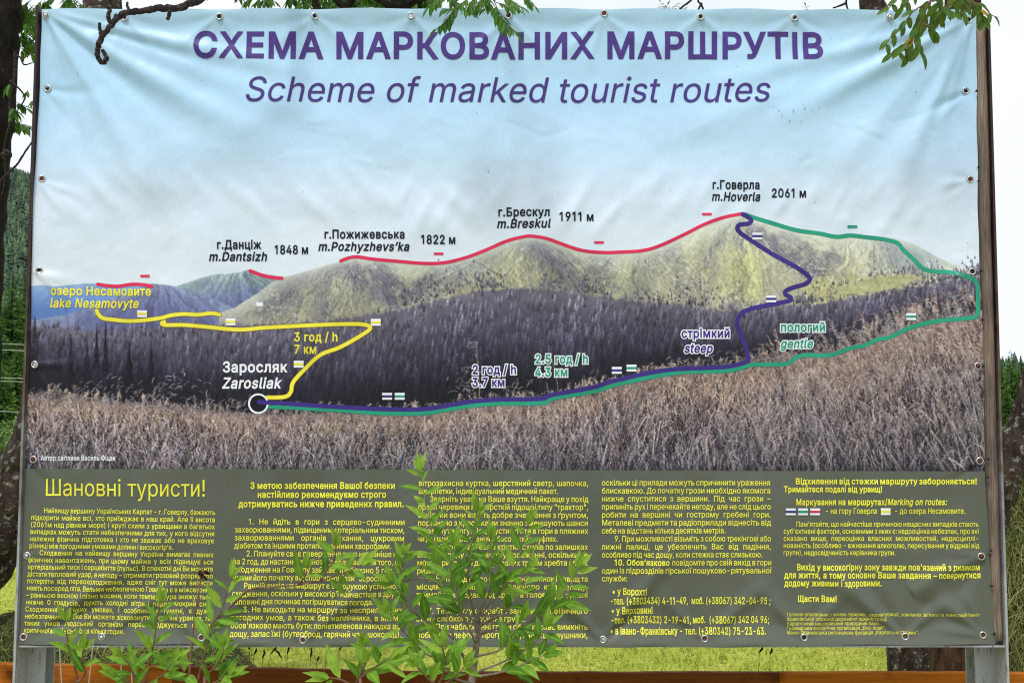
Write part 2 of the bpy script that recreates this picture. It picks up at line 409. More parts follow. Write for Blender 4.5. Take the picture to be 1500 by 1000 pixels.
(1110,328,4,103,0,103,746,223,746,223,0,16,164,870,133,876,106,894,87,919,81,950,87,981,106,1006,133,1024,164,1030,197,1024,224,1006,242,981,248,950,242,919,224,894,197,876),
(1111,328,4,103,0,103,746,223,746,223,0,16,306,870,276,876,250,894,232,919,226,950,232,980,250,1006,276,1023,306,1029,336,1023,362,1006,379,980,385,950,379,919,362,894,336,876,16,23,870,-7,876,-33,894,-51,919,-56,950,-51,980,-33,1006,-7,1023,23,1029,54,1023,80,1006,97,980,103,950,97,919,80,894,54,876),
(1081,807,12,703,0,583,0,583,540,575,540,218,0,103,0,103,746,223,746,223,204,232,204,589,746,703,746,22,403,851,352,857,305,876,266,906,236,945,216,990,209,1040,297,1040,305,999,327,965,361,944,403,936,446,944,480,965,502,999,509,1040,598,1040,592,990,572,945,542,906,502,877,456,857),
(1082,740,13,103,0,103,746,223,746,223,423,299,423,566,746,719,746,419,385,723,0,570,0,328,312,223,312,223,0),
(1083,787,23,13,0,13,111,40,111,70,114,95,123,115,141,132,169,144,208,153,261,165,414,179,746,684,746,684,0,563,0,563,635,293,635,281,372,271,259,254,165,226,93,185,41,128,10,54,0),
(1084,1052,38,103,0,103,746,284,746,456,330,484,260,504,197,521,138,537,80,516,80,531,137,547,196,568,259,595,330,766,746,948,746,948,0,828,0,828,388,828,465,829,542,830,618,832,697,846,697,816,591,784,495,741,389,578,0,472,0,307,389,265,495,232,590,201,697,219,697,220,625,222,548,222,469,223,388,223,0),
(1085,803,4,607,438,607,328,195,328,195,438,4,223,746,223,0,103,0,103,746,4,699,746,699,0,579,0,579,746),
(1086,816,24,407,-16,312,-4,230,32,161,90,110,167,78,261,67,368,78,478,110,572,161,649,230,707,312,744,407,756,504,744,587,707,655,649,706,572,738,478,749,368,738,261,706,167,655,90,587,32,504,-4,24,407,91,476,101,531,130,574,174,604,231,622,297,628,368,622,441,604,507,574,565,531,610,476,639,407,648,340,639,285,610,243,565,213,508,195,441,189,368,195,297,213,231,243,174,285,130,340,101),
(1087,803,8,699,746,699,0,579,0,579,635,224,635,224,0,103,0,103,746),
(1088,834,29,103,-281,103,746,220,746,220,628,232,628,270,680,299,708,337,733,387,750,450,756,538,744,615,709,679,652,727,575,757,481,767,371,757,261,727,166,679,89,616,32,539,-4,451,-16,389,-10,339,7,301,33,271,61,232,115,223,115,223,-281,24,433,92,497,101,549,129,591,172,621,229,639,297,645,372,639,447,621,513,591,569,550,612,497,639,433,648,369,640,317,613,276,572,246,517,228,450,221,372,228,294,246,226,276,170,318,128,370,101),
(1089,778,50,407,-16,312,-4,230,32,161,90,110,167,78,261,67,368,78,478,110,572,161,649,230,707,312,744,407,756,461,752,511,741,558,724,600,700,637,669,668,633,693,591,711,544,595,515,571,568,531,611,476,639,407,648,340,639,285,610,243,565,213,508,195,441,189,368,195,297,213,231,243,174,285,130,340,101,407,91,477,101,532,130,573,174,598,230,713,201,696,153,671,110,639,73,602,42,559,17,512,-1,461,-12),
(1090,639,8,260,0,260,638,13,638,13,746,626,746,626,638,380,638,380,0),
(1091,765,28,93,-272,121,-168,140,-172,174,-177,204,-175,231,-165,256,-145,278,-114,296,-70,319,-3,34,746,166,746,325,305,367,170,404,41,361,41,398,171,440,305,600,746,730,746,401,-114,376,-167,347,-210,313,-243,274,-267,230,-281,180,-285,127,-281),
(1092,938,26,409,-16,314,-4,231,32,162,90,110,167,78,261,67,368,78,478,110,572,162,649,231,707,314,744,409,756,530,756,625,744,708,707,776,649,828,572,860,478,871,368,860,261,828,167,776,90,708,32,625,-4,530,-16,26,409,85,530,85,598,95,653,125,696,171,727,230,745,296,752,368,745,442,727,510,696,570,653,618,598,649,530,659,409,659,341,649,286,618,242,570,211,510,193,442,187,368,193,296,211,230,242,171,285,125,341,95,4,409,-281,409,1000,530,1000,530,-281),
(1093,744,24,41,0,337,429,336,336,56,746,197,746,290,601,352,498,407,405,345,405,398,498,458,601,554,746,691,746,410,332,410,421,703,0,564,0,454,168,393,267,340,357,402,357,351,267,291,168,180,0),
(1094,816,8,103,0,103,746,223,746,223,111,579,111,579,746,699,746,699,0,6,676,-215,676,0,626,0,626,111,797,111,796,-215),
(1095,789,18,389,233,272,250,181,302,123,388,103,508,103,746,223,746,223,508,235,434,271,383,324,354,389,344,457,347,519,357,638,391,638,281,560,256,480,239,4,565,0,565,746,685,746,685,0),
(1096,1125,12,103,746,223,746,223,111,502,111,502,746,622,746,622,111,901,111,901,746,1021,746,1021,0,103,0),
(1097,1144,12,103,746,223,746,223,111,502,111,502,746,622,746,622,111,901,111,901,746,1021,746,1021,0,103,0,6,998,-215,998,0,948,0,948,111,1119,111,1118,-215),
(1100,762,28,205,480,421,480,502,472,570,449,624,412,663,365,687,307,695,242,687,178,663,119,624,70,570,32,502,8,421,0,103,0,103,746,223,746,223,111,421,111,482,120,531,146,563,186,574,238,563,290,531,332,482,359,421,368,205,368),
(1102,1150,4,103,0,103,746,217,746,217,0,4,191,319,191,426,462,426,462,319,24,741,-16,645,-4,562,32,494,90,443,167,411,261,401,368,411,478,443,572,494,649,562,707,645,744,741,756,837,744,920,707,988,649,1039,572,1071,478,1082,368,1071,261,1039,167,988,90,920,32,837,-4,24,741,91,809,101,864,130,907,174,937,231,955,297,960,368,955,441,937,507,907,565,864,610,809,639,741,648,673,639,618,610,576,565,546,508,528,441,522,368,528,297,546,231,576,174,618,130,673,101),
(1103,757,24,653,0,534,0,534,641,362,641,280,632,224,607,193,565,183,509,193,455,225,414,280,389,362,381,585,381,585,280,354,280,225,296,135,343,80,416,62,509,80,605,135,680,225,729,353,746,653,746,4,168,0,30,0,239,338,373,338),
(65,943,12,32,0,396,1000,543,1000,910,0,777,0,564,595,519,732,456,940,482,940,418,729,374,595,167,0,4,216,279,216,391,727,391,727,279),
(66,897,28,118,0,118,1000,474,1000,569,991,646,964,706,923,749,869,774,805,783,735,777,677,760,629,734,591,700,562,661,540,619,524,619,515,667,506,714,483,756,447,791,399,814,340,821,268,813,196,787,131,742,77,677,35,592,9,485,0,13,245,112,481,112,581,123,648,157,686,207,699,268,692,317,673,361,642,399,601,429,549,447,488,454,245,454,13,245,561,468,561,520,566,566,582,605,608,635,642,654,683,660,732,649,793,614,843,556,877,472,888,245,888),
(67,1003,58,526,-13,403,2,295,49,205,125,137,227,94,352,79,499,94,647,137,773,205,875,295,951,403,998,526,1013,599,1008,669,991,733,964,790,926,840,879,880,822,910,758,930,685,803,685,788,733,765,776,737,812,702,842,663,866,620,883,574,893,526,896,438,884,361,850,296,793,246,715,214,617,203,499,214,382,246,284,296,207,361,150,439,116,526,104,574,107,620,118,663,135,702,158,737,188,765,225,788,267,803,315,930,315,911,243,881,178,840,122,791,74,734,37,669,9,600,-8),
(68,987,30,430,0,189,0,189,112,422,112,534,124,625,159,695,216,745,293,775,389,785,502,775,614,745,709,696,785,628,842,541,876,434,888,183,888,183,1000,443,1000,579,985,693,940,785,868,852,769,894,646,907,502,893,357,852,233,783,134,689,60,571,15,4,245,1000,245,0,118,0,118,1000),
(69,823,12,118,0,118,1000,732,1000,732,888,245,888,245,562,699,562,699,450,245,450,245,112,738,112,738,0),
(70,806,10,118,0,118,1000,726,1000,726,888,245,888,245,547,681,547,681,435,245,435,245,0),
(71,1023,58,528,-13,403,2,294,49,204,125,136,227,93,353,79,499,93,647,136,773,203,875,293,951,400,998,521,1013,597,1008,669,990,735,961,793,922,842,874,883,818,913,755,932,685,802,685,784,732,761,773,733,809,700,839,662,864,620,882,573,892,521,896,436,884,360,850,295,793,246,715,214,617,203,499,214,382,246,285,296,207,362,150,440,116,528,104,608,113,678,140,735,183,779,242,806,314,815,398,854,391,556,391,556,503,940,503,940,393,926,278,886,179,823,97,740,37,641,-1),
(72,1016,12,118,0,118,1000,245,1000,245,568,771,568,771,1000,898,1000,898,0,771,0,771,456,245,456,245,0),
(73,591,12,61,0,61,112,232,112,232,888,61,888,61,1000,530,1000,530,888,359,888,359,112,530,112,530,0),
(74,779,22,364,-13,244,6,148,64,86,159,65,286,65,340,192,340,192,286,204,205,239,146,294,110,364,98,433,110,487,146,522,205,534,286,534,1000,661,1000,661,286,640,159,578,64,483,6),
(75,917,9,205,286,205,425,273,513,343,596,416,677,715,1000,881,1000,454,542,448,543,7,118,0,118,1000,245,1000,245,657,244,442,245,380,245,0,4,732,0,369,509,448,608,882,0),
(76,772,6,118,0,118,1000,245,1000,245,112,710,112,710,0),
(77,1235,40,118,0,118,1000,298,1000,545,368,565,312,588,241,612,165,632,96,604,96,625,162,649,238,672,311,693,368,936,1000,1116,1000,1116,0,991,0,991,572,992,643,993,725,995,812,997,899,1008,899,978,805,947,713,919,633,896,572,672,0,562,0,335,572,313,631,285,710,254,801,220,899,234,899,236,818,238,731,239,646,240,572,240,0),
(78,1029,24,118,0,118,1000,268,1000,674,359,713,296,762,210,813,108,796,105,788,213,785,309,784,383,784,1000,911,1000,911,0,760,0,397,570,349,650,291,749,211,889,234,892,240,754,244,645,246,572,246,0),
(79,1048,24,525,-13,403,2,296,49,206,125,137,227,94,352,79,499,94,647,137,773,206,875,296,951,403,998,525,1013,647,998,754,951,844,875,912,773,955,647,969,499,955,352,912,227,844,125,754,49,647,2,24,525,104,610,115,687,149,752,205,803,283,835,382,846,499,835,618,803,717,752,795,687,851,610,885,525,896,439,885,362,850,297,794,246,716,214,618,203,499,214,382,246,284,297,206,362,150,439,115),
(80,874,32,118,0,118,1000,462,1000,568,990,653,958,719,909,766,845,794,769,803,683,794,598,766,522,719,457,653,407,568,376,462,365,215,365,215,477,457,477,528,483,584,503,626,535,655,577,672,627,677,683,672,740,655,789,626,831,584,862,527,882,456,889,245,889,245,0),
(81,1048,8,482,313,615,313,726,166,754,128,921,-94,788,-94,679,52,651,90,24,525,-13,403,2,296,49,206,125,137,227,94,352,79,499,94,647,137,773,206,875,296,951,403,998,525,1013,647,998,754,951,844,875,912,773,955,647,969,499,955,352,912,227,844,125,754,49,647,2,24,525,104,610,115,687,149,752,205,803,283,835,382,846,499,835,618,803,717,752,795,687,851,610,885,525,896,439,885,362,850,297,794,246,716,214,618,203,499,214,382,246,284,297,206,362,150,439,115),
(82,883,32,118,0,118,1000,464,1000,569,990,655,960,721,913,767,851,795,777,805,692,795,607,767,534,721,473,654,427,569,398,464,389,189,389,189,501,459,501,530,507,585,524,627,553,656,591,673,637,679,692,673,748,656,796,627,835,585,864,529,882,458,889,245,889,245,0,4,694,0,452,450,595,450,841,0),
(83,878,71,440,-17,338,-9,251,18,179,61,126,118,90,188,75,268,205,268,217,216,243,172,280,139,327,115,381,101,440,97,504,102,562,118,610,145,648,181,671,224,679,274,673,317,653,352,622,379,582,402,481,437,361,470,251,512,169,568,119,641,102,732,113,811,147,880,201,936,270,979,353,1005,446,1013,540,1005,621,978,689,936,741,882,775,817,788,743,663,743,642,810,594,860,526,891,442,901,382,896,329,880,285,855,253,822,233,783,226,738,234,692,257,656,292,627,333,606,417,577,519,549,612,518,660,496,705,467,744,432,776,388,796,336,803,272,792,195,760,125,707,66,636,21,546,-8),
(84,882,8,62,888,62,1000,819,1000,819,888,505,888,505,0,379,0,379,888),
(85,1017,30,509,-16,398,-5,303,30,225,85,166,157,130,243,118,340,118,1000,244,1000,244,350,252,282,277,222,315,172,368,134,433,109,509,101,585,109,650,134,702,172,740,222,764,282,772,350,772,1000,899,1000,899,340,887,243,850,157,792,85,714,30,619,-5),
(86,943,12,401,0,32,1000,166,1000,378,405,423,270,487,60,461,60,525,271,569,405,776,1000,910,1000,546,0),
(87,1349,32,305,0,32,1000,162,1000,321,385,345,286,367,184,387,78,372,78,393,184,415,286,440,385,602,1000,746,1000,907,385,933,286,956,184,977,78,960,78,981,184,1003,286,1028,385,1186,1000,1316,1000,1042,0,895,0,723,635,691,769,660,934,687,934,658,776,625,635,453,0),
(88,932,28,36,0,427,559,427,464,58,1000,205,1000,350,787,401,710,439,647,479,574,456,574,495,646,534,710,587,787,734,1000,877,1000,509,470,509,564,896,0,750,0,574,254,528,324,491,384,453,454,481,454,443,386,405,326,357,254,180,0),
(89,928,14,400,0,400,409,32,1000,179,1000,378,677,437,574,491,453,440,453,494,576,551,677,749,1000,895,1000,527,409,527,0),
(90,862,20,82,0,82,91,538,757,602,846,670,935,684,893,561,889,438,888,79,888,79,1000,780,1000,780,907,332,253,263,158,191,65,177,107,299,111,421,112,785,112,785,0),
(97,765,53,314,-17,247,-10,186,10,134,42,94,88,68,144,60,212,66,270,85,316,114,352,152,380,197,400,246,414,350,432,459,446,521,462,537,477,542,501,542,505,537,547,524,583,502,612,471,633,432,646,385,650,335,646,293,634,259,615,231,591,211,565,197,538,81,572,112,633,154,680,205,715,261,738,321,751,381,756,470,746,517,731,562,708,602,675,634,630,655,570,662,494,662,0,544,0,544,102,536,102,495,48,464,23,423,2,374,-12,22,335,89,397,96,448,115,488,145,518,183,536,226,542,271,542,373,510,358,455,346,394,337,345,330,264,312,230,296,203,274,186,244,181,206,185,171,200,142,224,119,255,103,292,93),
(98,834,29,451,-16,389,-10,339,7,300,33,271,61,232,115,220,115,220,0,103,0,103,1000,223,1000,223,628,232,628,270,680,299,708,337,733,387,750,450,756,538,744,615,709,679,652,727,575,757,481,767,371,757,261,727,166,679,89,616,32,539,-4,24,433,92,497,101,549,129,591,172,621,229,639,297,645,372,639,447,621,513,591,569,550,612,497,639,433,648,369,640,317,613,276,572,246,517,228,450,221,372,228,294,246,226,276,170,318,128,370,101),
(99,778,50,407,-16,312,-4,230,32,161,90,110,167,78,261,67,368,78,478,110,572,161,649,230,707,312,744,407,756,461,752,511,741,558,724,600,700,637,669,668,633,693,591,711,544,595,515,571,568,531,611,476,639,407,648,340,639,285,610,243,565,213,508,195,441,189,368,195,297,213,231,243,174,285,130,340,101,407,91,477,101,532,130,573,174,598,230,713,201,696,153,671,110,639,73,602,42,559,17,512,-1,461,-12),
(100,834,29,384,-16,296,-4,219,32,155,89,107,166,77,261,67,371,77,481,108,575,156,652,220,709,297,744,385,756,448,750,497,733,536,708,565,680,602,628,611,628,611,1000,731,1000,731,0,615,0,615,115,603,115,564,61,534,33,496,7,446,-10,24,402,92,465,101,517,128,559,170,589,226,607,294,613,372,607,450,589,517,559,572,518,613,465,640,402,648,337,639,284,612,243,569,213,513,195,447,189,372,195,297,213,229,243,172,285,129,338,101),
(101,794,57,417,-16,316,-4,230,32,161,90,109,167,78,260,67,367,78,475,109,569,159,647,226,706,308,743,403,756,464,751,522,735,578,709,628,670,670,619,702,554,723,475,730,381,730,333,147,333,147,434,664,434,609,397,603,467,585,528,556,578,516,617,465,641,403,649,341,641,288,616,245,578,214,530,195,474,189,415,189,349,196,273,217,209,251,158,297,121,353,98,417,91,460,94,499,104,532,120,561,143,584,172,601,207,717,179,694,124,659,77,612,38,555,9,490,-10),
(102,499,4,448,746,448,643,13,643,13,746,18,158,0,158,848,166,907,188,955,222,993,266,1020,316,1036,368,1042,437,1036,477,1024,447,921,422,928,383,932,336,925,303,904,285,870,279,823,279,0),
(103,836,50,407,-296,330,-291,263,-274,207,-249,162,-216,126,-178,99,-136,199,-80,239,-130,267,-154,303,-173,349,-187,407,-191,489,-180,555,-148,598,-92,612,-11,612,134,602,134,563,82,534,54,496,31,446,15,383,9,298,20,221,52,157,105,108,177,77,268,67,376,77,484,108,577,157,652,221,709,298,744,385,756,448,750,498,733,537,708,566,680,605,627,615,627,615,746,732,746,732,-17,721,-106,689,-177,637,-230,571,-267,493,-289,24,403,116,466,124,518,148,559,186,590,238,608,302,614,379,608,454,590,519,560,573,519,614,466,640,403,648,338,639,285,612,243,570,213,516,195,451,189,379,195,305,214,241,244,188,286,149,339,124),
(104,806,29,223,446,223,0,103,0,103,1000,223,1000,223,565,201,565,243,653,299,712,368,745,447,756,518,748,580,724,631,685,670,631,694,560,702,472,702,0,582,0,582,462,571,540,537,598,483,635,413,647,362,641,316,624,278,595,248,556,230,506),
(105,328,4,103,0,103,746,223,746,223,0,16,164,870,133,876,106,894,87,919,81,950,87,981,106,1006,133,1024,164,1030,197,1024,224,1006,242,981,248,950,242,919,224,894,197,876),
(106,328,16,103,746,223,746,223,-59,218,-123,200,-178,169,-222,127,-254,73,-274,7,-281,-19,-281,-19,-170,4,-170,49,-163,80,-141,97,-106,103,-57,16,164,870,132,876,105,894,87,919,81,950,87,981,105,1006,132,1024,164,1030,196,1024,223,1006,242,981,248,950,242,919,223,894,196,876),
(107,748,7,216,268,216,416,237,416,559,746,708,746,362,392,348,392,4,103,0,103,1000,223,1000,223,0,4,578,0,291,365,376,450,732,0),
(108,372,16,274,-5,198,6,145,40,114,93,103,166,103,1000,223,1000,223,194,227,151,236,122,255,107,287,102,315,103,334,107,355,5,318,-2),
(109,1199,55,103,0,103,746,220,746,221,581,211,581,231,635,260,680,297,715,338,739,384,754,431,759,506,747,565,709,607,652,631,579,614,579,633,631,663,674,702,710,748,737,801,754,858,759,921,752,977,731,1025,695,1063,646,1087,581,1095,501,1095,0,974,0,974,499,963,568,929,615,880,641,823,650,776,644,736,629,703,603,679,570,664,531,659,486,659,0,539,0,539,511,529,567,497,611,450,640,392,650,350,645,310,629,275,604,247,568,229,523,223,468,223,0),
(110,805,29,223,446,223,0,103,0,103,746,219,746,220,565,201,565,243,653,299,712,368,745,447,756,518,748,580,724,631,685,669,631,694,560,702,472,702,0,582,0,582,462,571,540,537,598,483,635,413,647,362,641,316,624,278,595,248,556,230,506),
(111,816,24,407,-16,312,-4,230,32,161,90,110,167,78,261,67,368,78,478,110,572,161,649,230,707,312,744,407,756,504,744,587,707,655,649,706,572,738,478,749,368,738,261,706,167,655,90,587,32,504,-4,24,407,91,476,101,531,130,574,174,604,231,622,297,628,368,622,441,604,507,574,565,531,610,476,639,407,648,340,639,285,610,243,565,213,508,195,441,189,368,195,297,213,231,243,174,285,130,340,101),
(112,834,29,103,-281,103,746,220,746,220,628,232,628,270,680,299,708,337,733,387,750,450,756,538,744,615,709,679,652,727,575,757,481,767,371,757,261,727,166,679,89,616,32,539,-4,451,-16,389,-10,339,7,301,33,271,61,232,115,223,115,223,-281,24,433,92,497,101,549,129,591,172,621,229,639,297,645,372,639,447,621,513,591,569,550,612,497,639,433,648,369,640,317,613,276,572,246,517,228,450,221,372,228,294,246,226,276,170,318,128,370,101),
(113,834,29,731,-281,611,-281,611,115,602,115,564,61,534,33,496,7,446,-10,384,-16,296,-4,219,32,155,89,107,166,77,261,67,371,77,481,108,575,156,652,220,709,297,744,385,756,448,750,497,733,536,708,565,680,603,628,615,628,615,746,731,746,24,402,92,465,101,517,128,559,170,589,226,607,294,613,372,607,450,589,517,559,572,518,613,465,640,402,648,337,639,284,612,243,569,213,513,195,447,189,372,195,297,213,229,243,172,285,129,338,101),
(114,509,21,103,0,103,746,219,746,219,631,227,631,255,682,300,722,355,748,419,756,451,756,479,754,479,634,452,638,407,640,357,635,313,618,276,592,247,557,229,515,223,466,223,0),
(115,717,60,358,-16,285,-10,220,7,166,35,121,74,89,125,70,185,185,209,207,156,244,118,294,97,356,89,426,98,481,122,515,159,527,202,520,238,499,267,465,289,417,305,293,334,205,365,142,409,104,467,92,538,101,599,128,652,170,695,226,728,293,749,368,756,439,750,499,732,548,704,588,667,617,622,637,570,527,545,508,585,477,620,431,645,368,654,307,646,257,623,224,588,213,545,221,507,244,478,282,456,338,438,451,411,540,381,602,337,639,280,651,209,642,147,614,93,570,47,511,13,439,-9),
(116,447,4,401,746,401,643,13,643,13,746,16,128,926,248,926,248,192,253,150,267,120,294,104,335,98,364,100,397,105,419,3,377,-5,331,-8,245,4,181,42,141,102,128,183),
(117,806,29,358,-10,288,-2,226,21,175,60,136,115,111,186,103,273,103,746,223,746,223,283,235,206,269,147,323,111,393,99,444,104,490,122,528,151,557,190,576,240,582,300,582,746,702,746,702,0,586,0,586,181,604,181,562,92,505,33,437,1),
(118,765,12,319,0,34,746,166,746,325,305,367,171,404,41,362,41,399,171,440,305,599,746,730,746,445,0),
(119,1115,30,270,0,44,746,171,746,262,420,302,268,344,81,324,81,365,265,405,420,495,746,622,746,711,420,750,267,791,81,769,81,812,266,852,420,944,746,1070,746,844,0,724,0,627,338,599,442,571,551,544,664,571,664,544,551,516,442,487,338,391,0),
(120,744,24,41,0,337,429,336,336,56,746,197,746,290,601,352,498,407,405,345,405,398,498,458,601,554,746,691,746,410,332,410,421,703,0,564,0,454,168,393,267,340,357,402,357,351,267,291,168,180,0),
(121,765,28,93,-272,121,-168,140,-172,174,-177,204,-175,231,-165,256,-145,278,-114,296,-70,319,-3,34,746,166,746,325,305,367,170,404,41,361,41,398,171,440,305,600,746,730,746,401,-114,376,-167,347,-210,313,-243,274,-267,230,-281,180,-285,127,-281),
(122,748,12,82,0,82,90,499,628,499,635,94,635,94,746,654,746,654,650,248,118,248,111,666,111,666,0),
(48,891,24,446,-13,342,2,255,47,186,122,135,223,104,349,94,499,104,649,136,776,187,878,256,952,343,998,446,1013,548,998,635,952,704,878,755,776,786,649,797,499,786,349,755,223,705,122,636,47,549,2,24,446,97,513,109,570,145,616,203,649,283,669,382,676,499,669,618,649,717,616,797,570,855,513,891,446,903,377,891,320,855,275,797,242,717,222,618,215,499,222,382,242,283,275,203,320,145,377,109),
(49,760,8,492,1000,492,0,367,0,367,881,361,881,119,703,119,839,340,1000),
(50,891,42,126,0,126,93,460,450,555,555,587,600,611,642,625,685,630,730,623,780,605,823,575,857,537,883,491,898,440,903,385,897,339,880,301,851,273,813,255,766,250,711,129,711,139,796,169,869,218,930,281,976,357,1004,442,1013,527,1004,601,976,663,932,710,875,739,808,749,732,744,677,729,624,702,569,660,508,525,353,300,119,300,111,765,111,765,0),
(51,891,47,428,-13,341,-5,261,19,192,59,138,113,102,180,86,259,215,259,226,211,249,171,282,139,325,116,374,103,430,98,488,103,541,119,585,146,618,183,640,229,647,285,641,337,621,386,588,427,540,459,476,480,395,487,308,487,308,588,566,881,566,889,137,889,137,1000,732,1000,732,905,415,547,415,568,518,567,606,542,677,498,729,437,762,365,772,285,761,202,728,130,676,70,607,24,523,-4),
(52,891,8,78,207,78,311,485,1000,611,1000,213,326,213,319,812,319,812,207,6,554,0,554,238,554,287,554,624,674,624,674,0),
(53,891,54,435,-13,350,-5,275,22,212,64,163,118,130,183,117,256,240,256,250,213,271,175,302,143,341,118,385,103,435,98,492,105,543,127,585,160,617,205,638,258,644,319,637,380,616,435,583,480,540,515,488,537,428,544,378,540,329,528,285,508,252,483,132,497,189,1000,720,1000,720,889,296,889,263,593,268,593,305,619,349,639,399,651,451,656,517,649,578,631,632,601,678,561,716,511,745,454,763,390,768,321,758,229,725,149,674,81,607,30,526,-3),
(54,891,32,445,-13,357,-3,280,29,215,79,166,146,135,227,125,318,133,392,157,470,201,560,270,669,496,1000,633,1000,297,513,286,513,302,541,324,565,352,587,385,603,421,614,462,617,547,608,621,579,681,533,727,471,755,396,764,309,754,221,723,143,674,78,609,28,532,-3,24,445,95,500,102,548,123,587,156,618,199,637,251,644,309,637,368,618,419,587,462,548,494,500,515,445,521,390,515,342,495,302,463,271,420,252,370,246,311,252,252,271,200,302,156,342,123,390,102),
(55,891,8,191,0,636,881,636,889,122,889,122,1000,768,1000,768,882,324,0),
(56,891,46,445,-13,350,-4,266,22,198,65,146,121,113,189,102,266,108,327,128,384,158,433,199,474,246,504,300,520,300,525,234,554,182,605,149,672,138,748,148,820,178,884,225,938,287,979,361,1005,445,1013,528,1005,602,979,663,938,710,884,740,820,750,748,739,672,706,605,655,554,591,525,591,520,643,504,690,474,730,433,761,384,781,327,788,266,777,189,744,121,692,65,623,22,540,-4,24,445,97,507,102,560,118,603,145,635,180,655,223,662,272,655,325,634,371,600,409,556,438,504,456,445,462,385,456,333,438,289,409,255,371,234,325,227,272,233,223,253,180,285,145,329,118,382,102,24,445,569,495,574,539,590,576,616,604,650,622,691,628,738,622,785,605,826,577,859,541,884,496,899,445,904,393,899,349,884,312,859,284,826,267,785,261,738,267,691,284,650,312,616,349,590,394,574),
(57,891,32,444,1013,532,1003,610,971,674,921,723,854,754,773,764,682,756,608,733,530,688,440,619,331,394,0,256,0,593,487,604,487,588,459,565,435,537,413,505,397,468,386,428,383,343,392,269,421,209,467,163,529,134,604,125,691,135,780,166,858,216,922,280,972,357,1003,24,444,905,390,898,342,877,302,844,272,801,253,749,246,691,253,632,272,581,302,538,342,506,390,485,444,479,499,485,548,505,588,537,618,580,637,631,644,689,637,748,618,800,588,844,548,877,500,898),
(46,369,16,187,-9,153,-2,124,17,104,46,97,81,104,115,124,144,153,164,187,170,222,164,251,144,271,115,277,81,271,46,251,17,222,-2),
(44,369,4,74,-235,133,140,269,140,166,-235),
(58,369,16,187,-9,153,-2,124,17,104,46,97,81,104,115,124,144,153,164,187,170,222,164,251,144,271,115,277,81,271,46,251,17,222,-2,16,187,532,153,539,124,558,104,587,97,621,104,656,124,685,153,705,187,711,222,705,251,685,271,656,277,621,271,587,251,558,222,539),
(59,369,4,74,-235,133,140,269,140,166,-235,16,203,532,169,539,140,558,120,587,113,621,120,656,140,685,169,705,203,711,238,705,267,685,287,656,293,621,287,587,267,558,238,539),
(45,891,4,662,481,662,369,224,369,224,481),
(8211,687,4,687,481,687,369,0,369,0,481),
(33,385,4,132,315,124,1000,260,1000,251,315,16,193,-9,158,-2,129,17,109,46,103,81,109,115,129,144,158,163,193,170,227,163,256,144,275,115,282,81,275,46,256,17,227,-2),
(40,537,23,175,406,181,519,198,636,224,754,259,867,300,971,347,1060,464,1060,416,953,375,842,342,728,317,616,302,508,297,406,302,316,315,225,338,131,370,32,464,-189,347,-189,273,-42,219,107,186,258),
(41,537,24,73,-189,127,-72,169,35,201,135,222,229,235,318,240,406,235,508,219,616,195,728,162,842,121,953,73,1060,190,1060,237,971,279,867,313,754,340,636,356,518,362,406,351,256,317,105,263,-44,190,-189),
(47,490,4,462,1047,140,-150,28,-150,350,1047),
(34,631,4,153,624,138,1000,266,1000,252,624,4,379,624,364,1000,492,1000,478,624),
(39,405,4,153,624,138,1000,266,1000,252,624),
(8217,348,4,101,626,160,1000,297,1000,193,626),
(43,891,4,389,67,389,715,501,715,501,67,4,121,338,121,444,768,444,768,338),
(8226,764,24,382,182,325,189,274,211,230,245,196,289,174,340,167,397,174,454,196,505,230,549,274,583,325,604,382,611,439,604,490,583,534,549,568,505,589,454,597,397,589,340,568,289,534,245,490,211,439,189),
(8222,564,4,75,-235,134,140,270,140,167,-235,4,317,-235,377,140,513,140,409,-235),
(8220,590,4,101,626,205,1000,297,1000,238,626,4,344,626,448,1000,539,1000,480,626),
(32,369),
)
# ------------------------------------------------------------------ the banner: folds of the cloth
BY = 4.05                                            # the banner hangs in the plane y = BY
HH, WW = 1000, 1500
gx, gy = np.meshgrid(np.arange(WW, dtype=float), np.arange(HH, dtype=float))


def vnoise(h, w, cell, seed, cy=None):
    """smooth value noise in 0..1"""
    r = np.random.default_rng(seed)
    cy = cy or cell
    nx, ny = int(w / cell) + 3, int(h / cy) + 3
    g = r.random((ny, nx))
    x = np.arange(w) / cell; y = np.arange(h) / cy
    xi = x.astype(int); yi = y.astype(int)
    fx = x - xi; fy = y - yi
    fx = fx * fx * (3 - 2 * fx); fy = fy * fy * (3 - 2 * fy)
    a = g[yi][:, xi]; b = g[yi][:, xi + 1]; c = g[yi + 1][:, xi]; d = g[yi + 1][:, xi + 1]
    return (a * (1 - fx) + b * fx) * (1 - fy[:, None]) + (c * (1 - fx) + d * fx) * fy[:, None]


def fbm(h, w, cell, seed, oct=4, cy=None):
    s, amp, tot = 0, 1.0, 0
    for k in range(oct):
        c = max(cell / 2 ** k, 1.0)
        s = s + amp * vnoise(h, w, c, seed + 31 * k, None if cy is None else max(cy / 2 ** k, 1.0))
        tot += amp
        amp *= 0.55
    return s / tot


H = np.zeros((HH, WW))


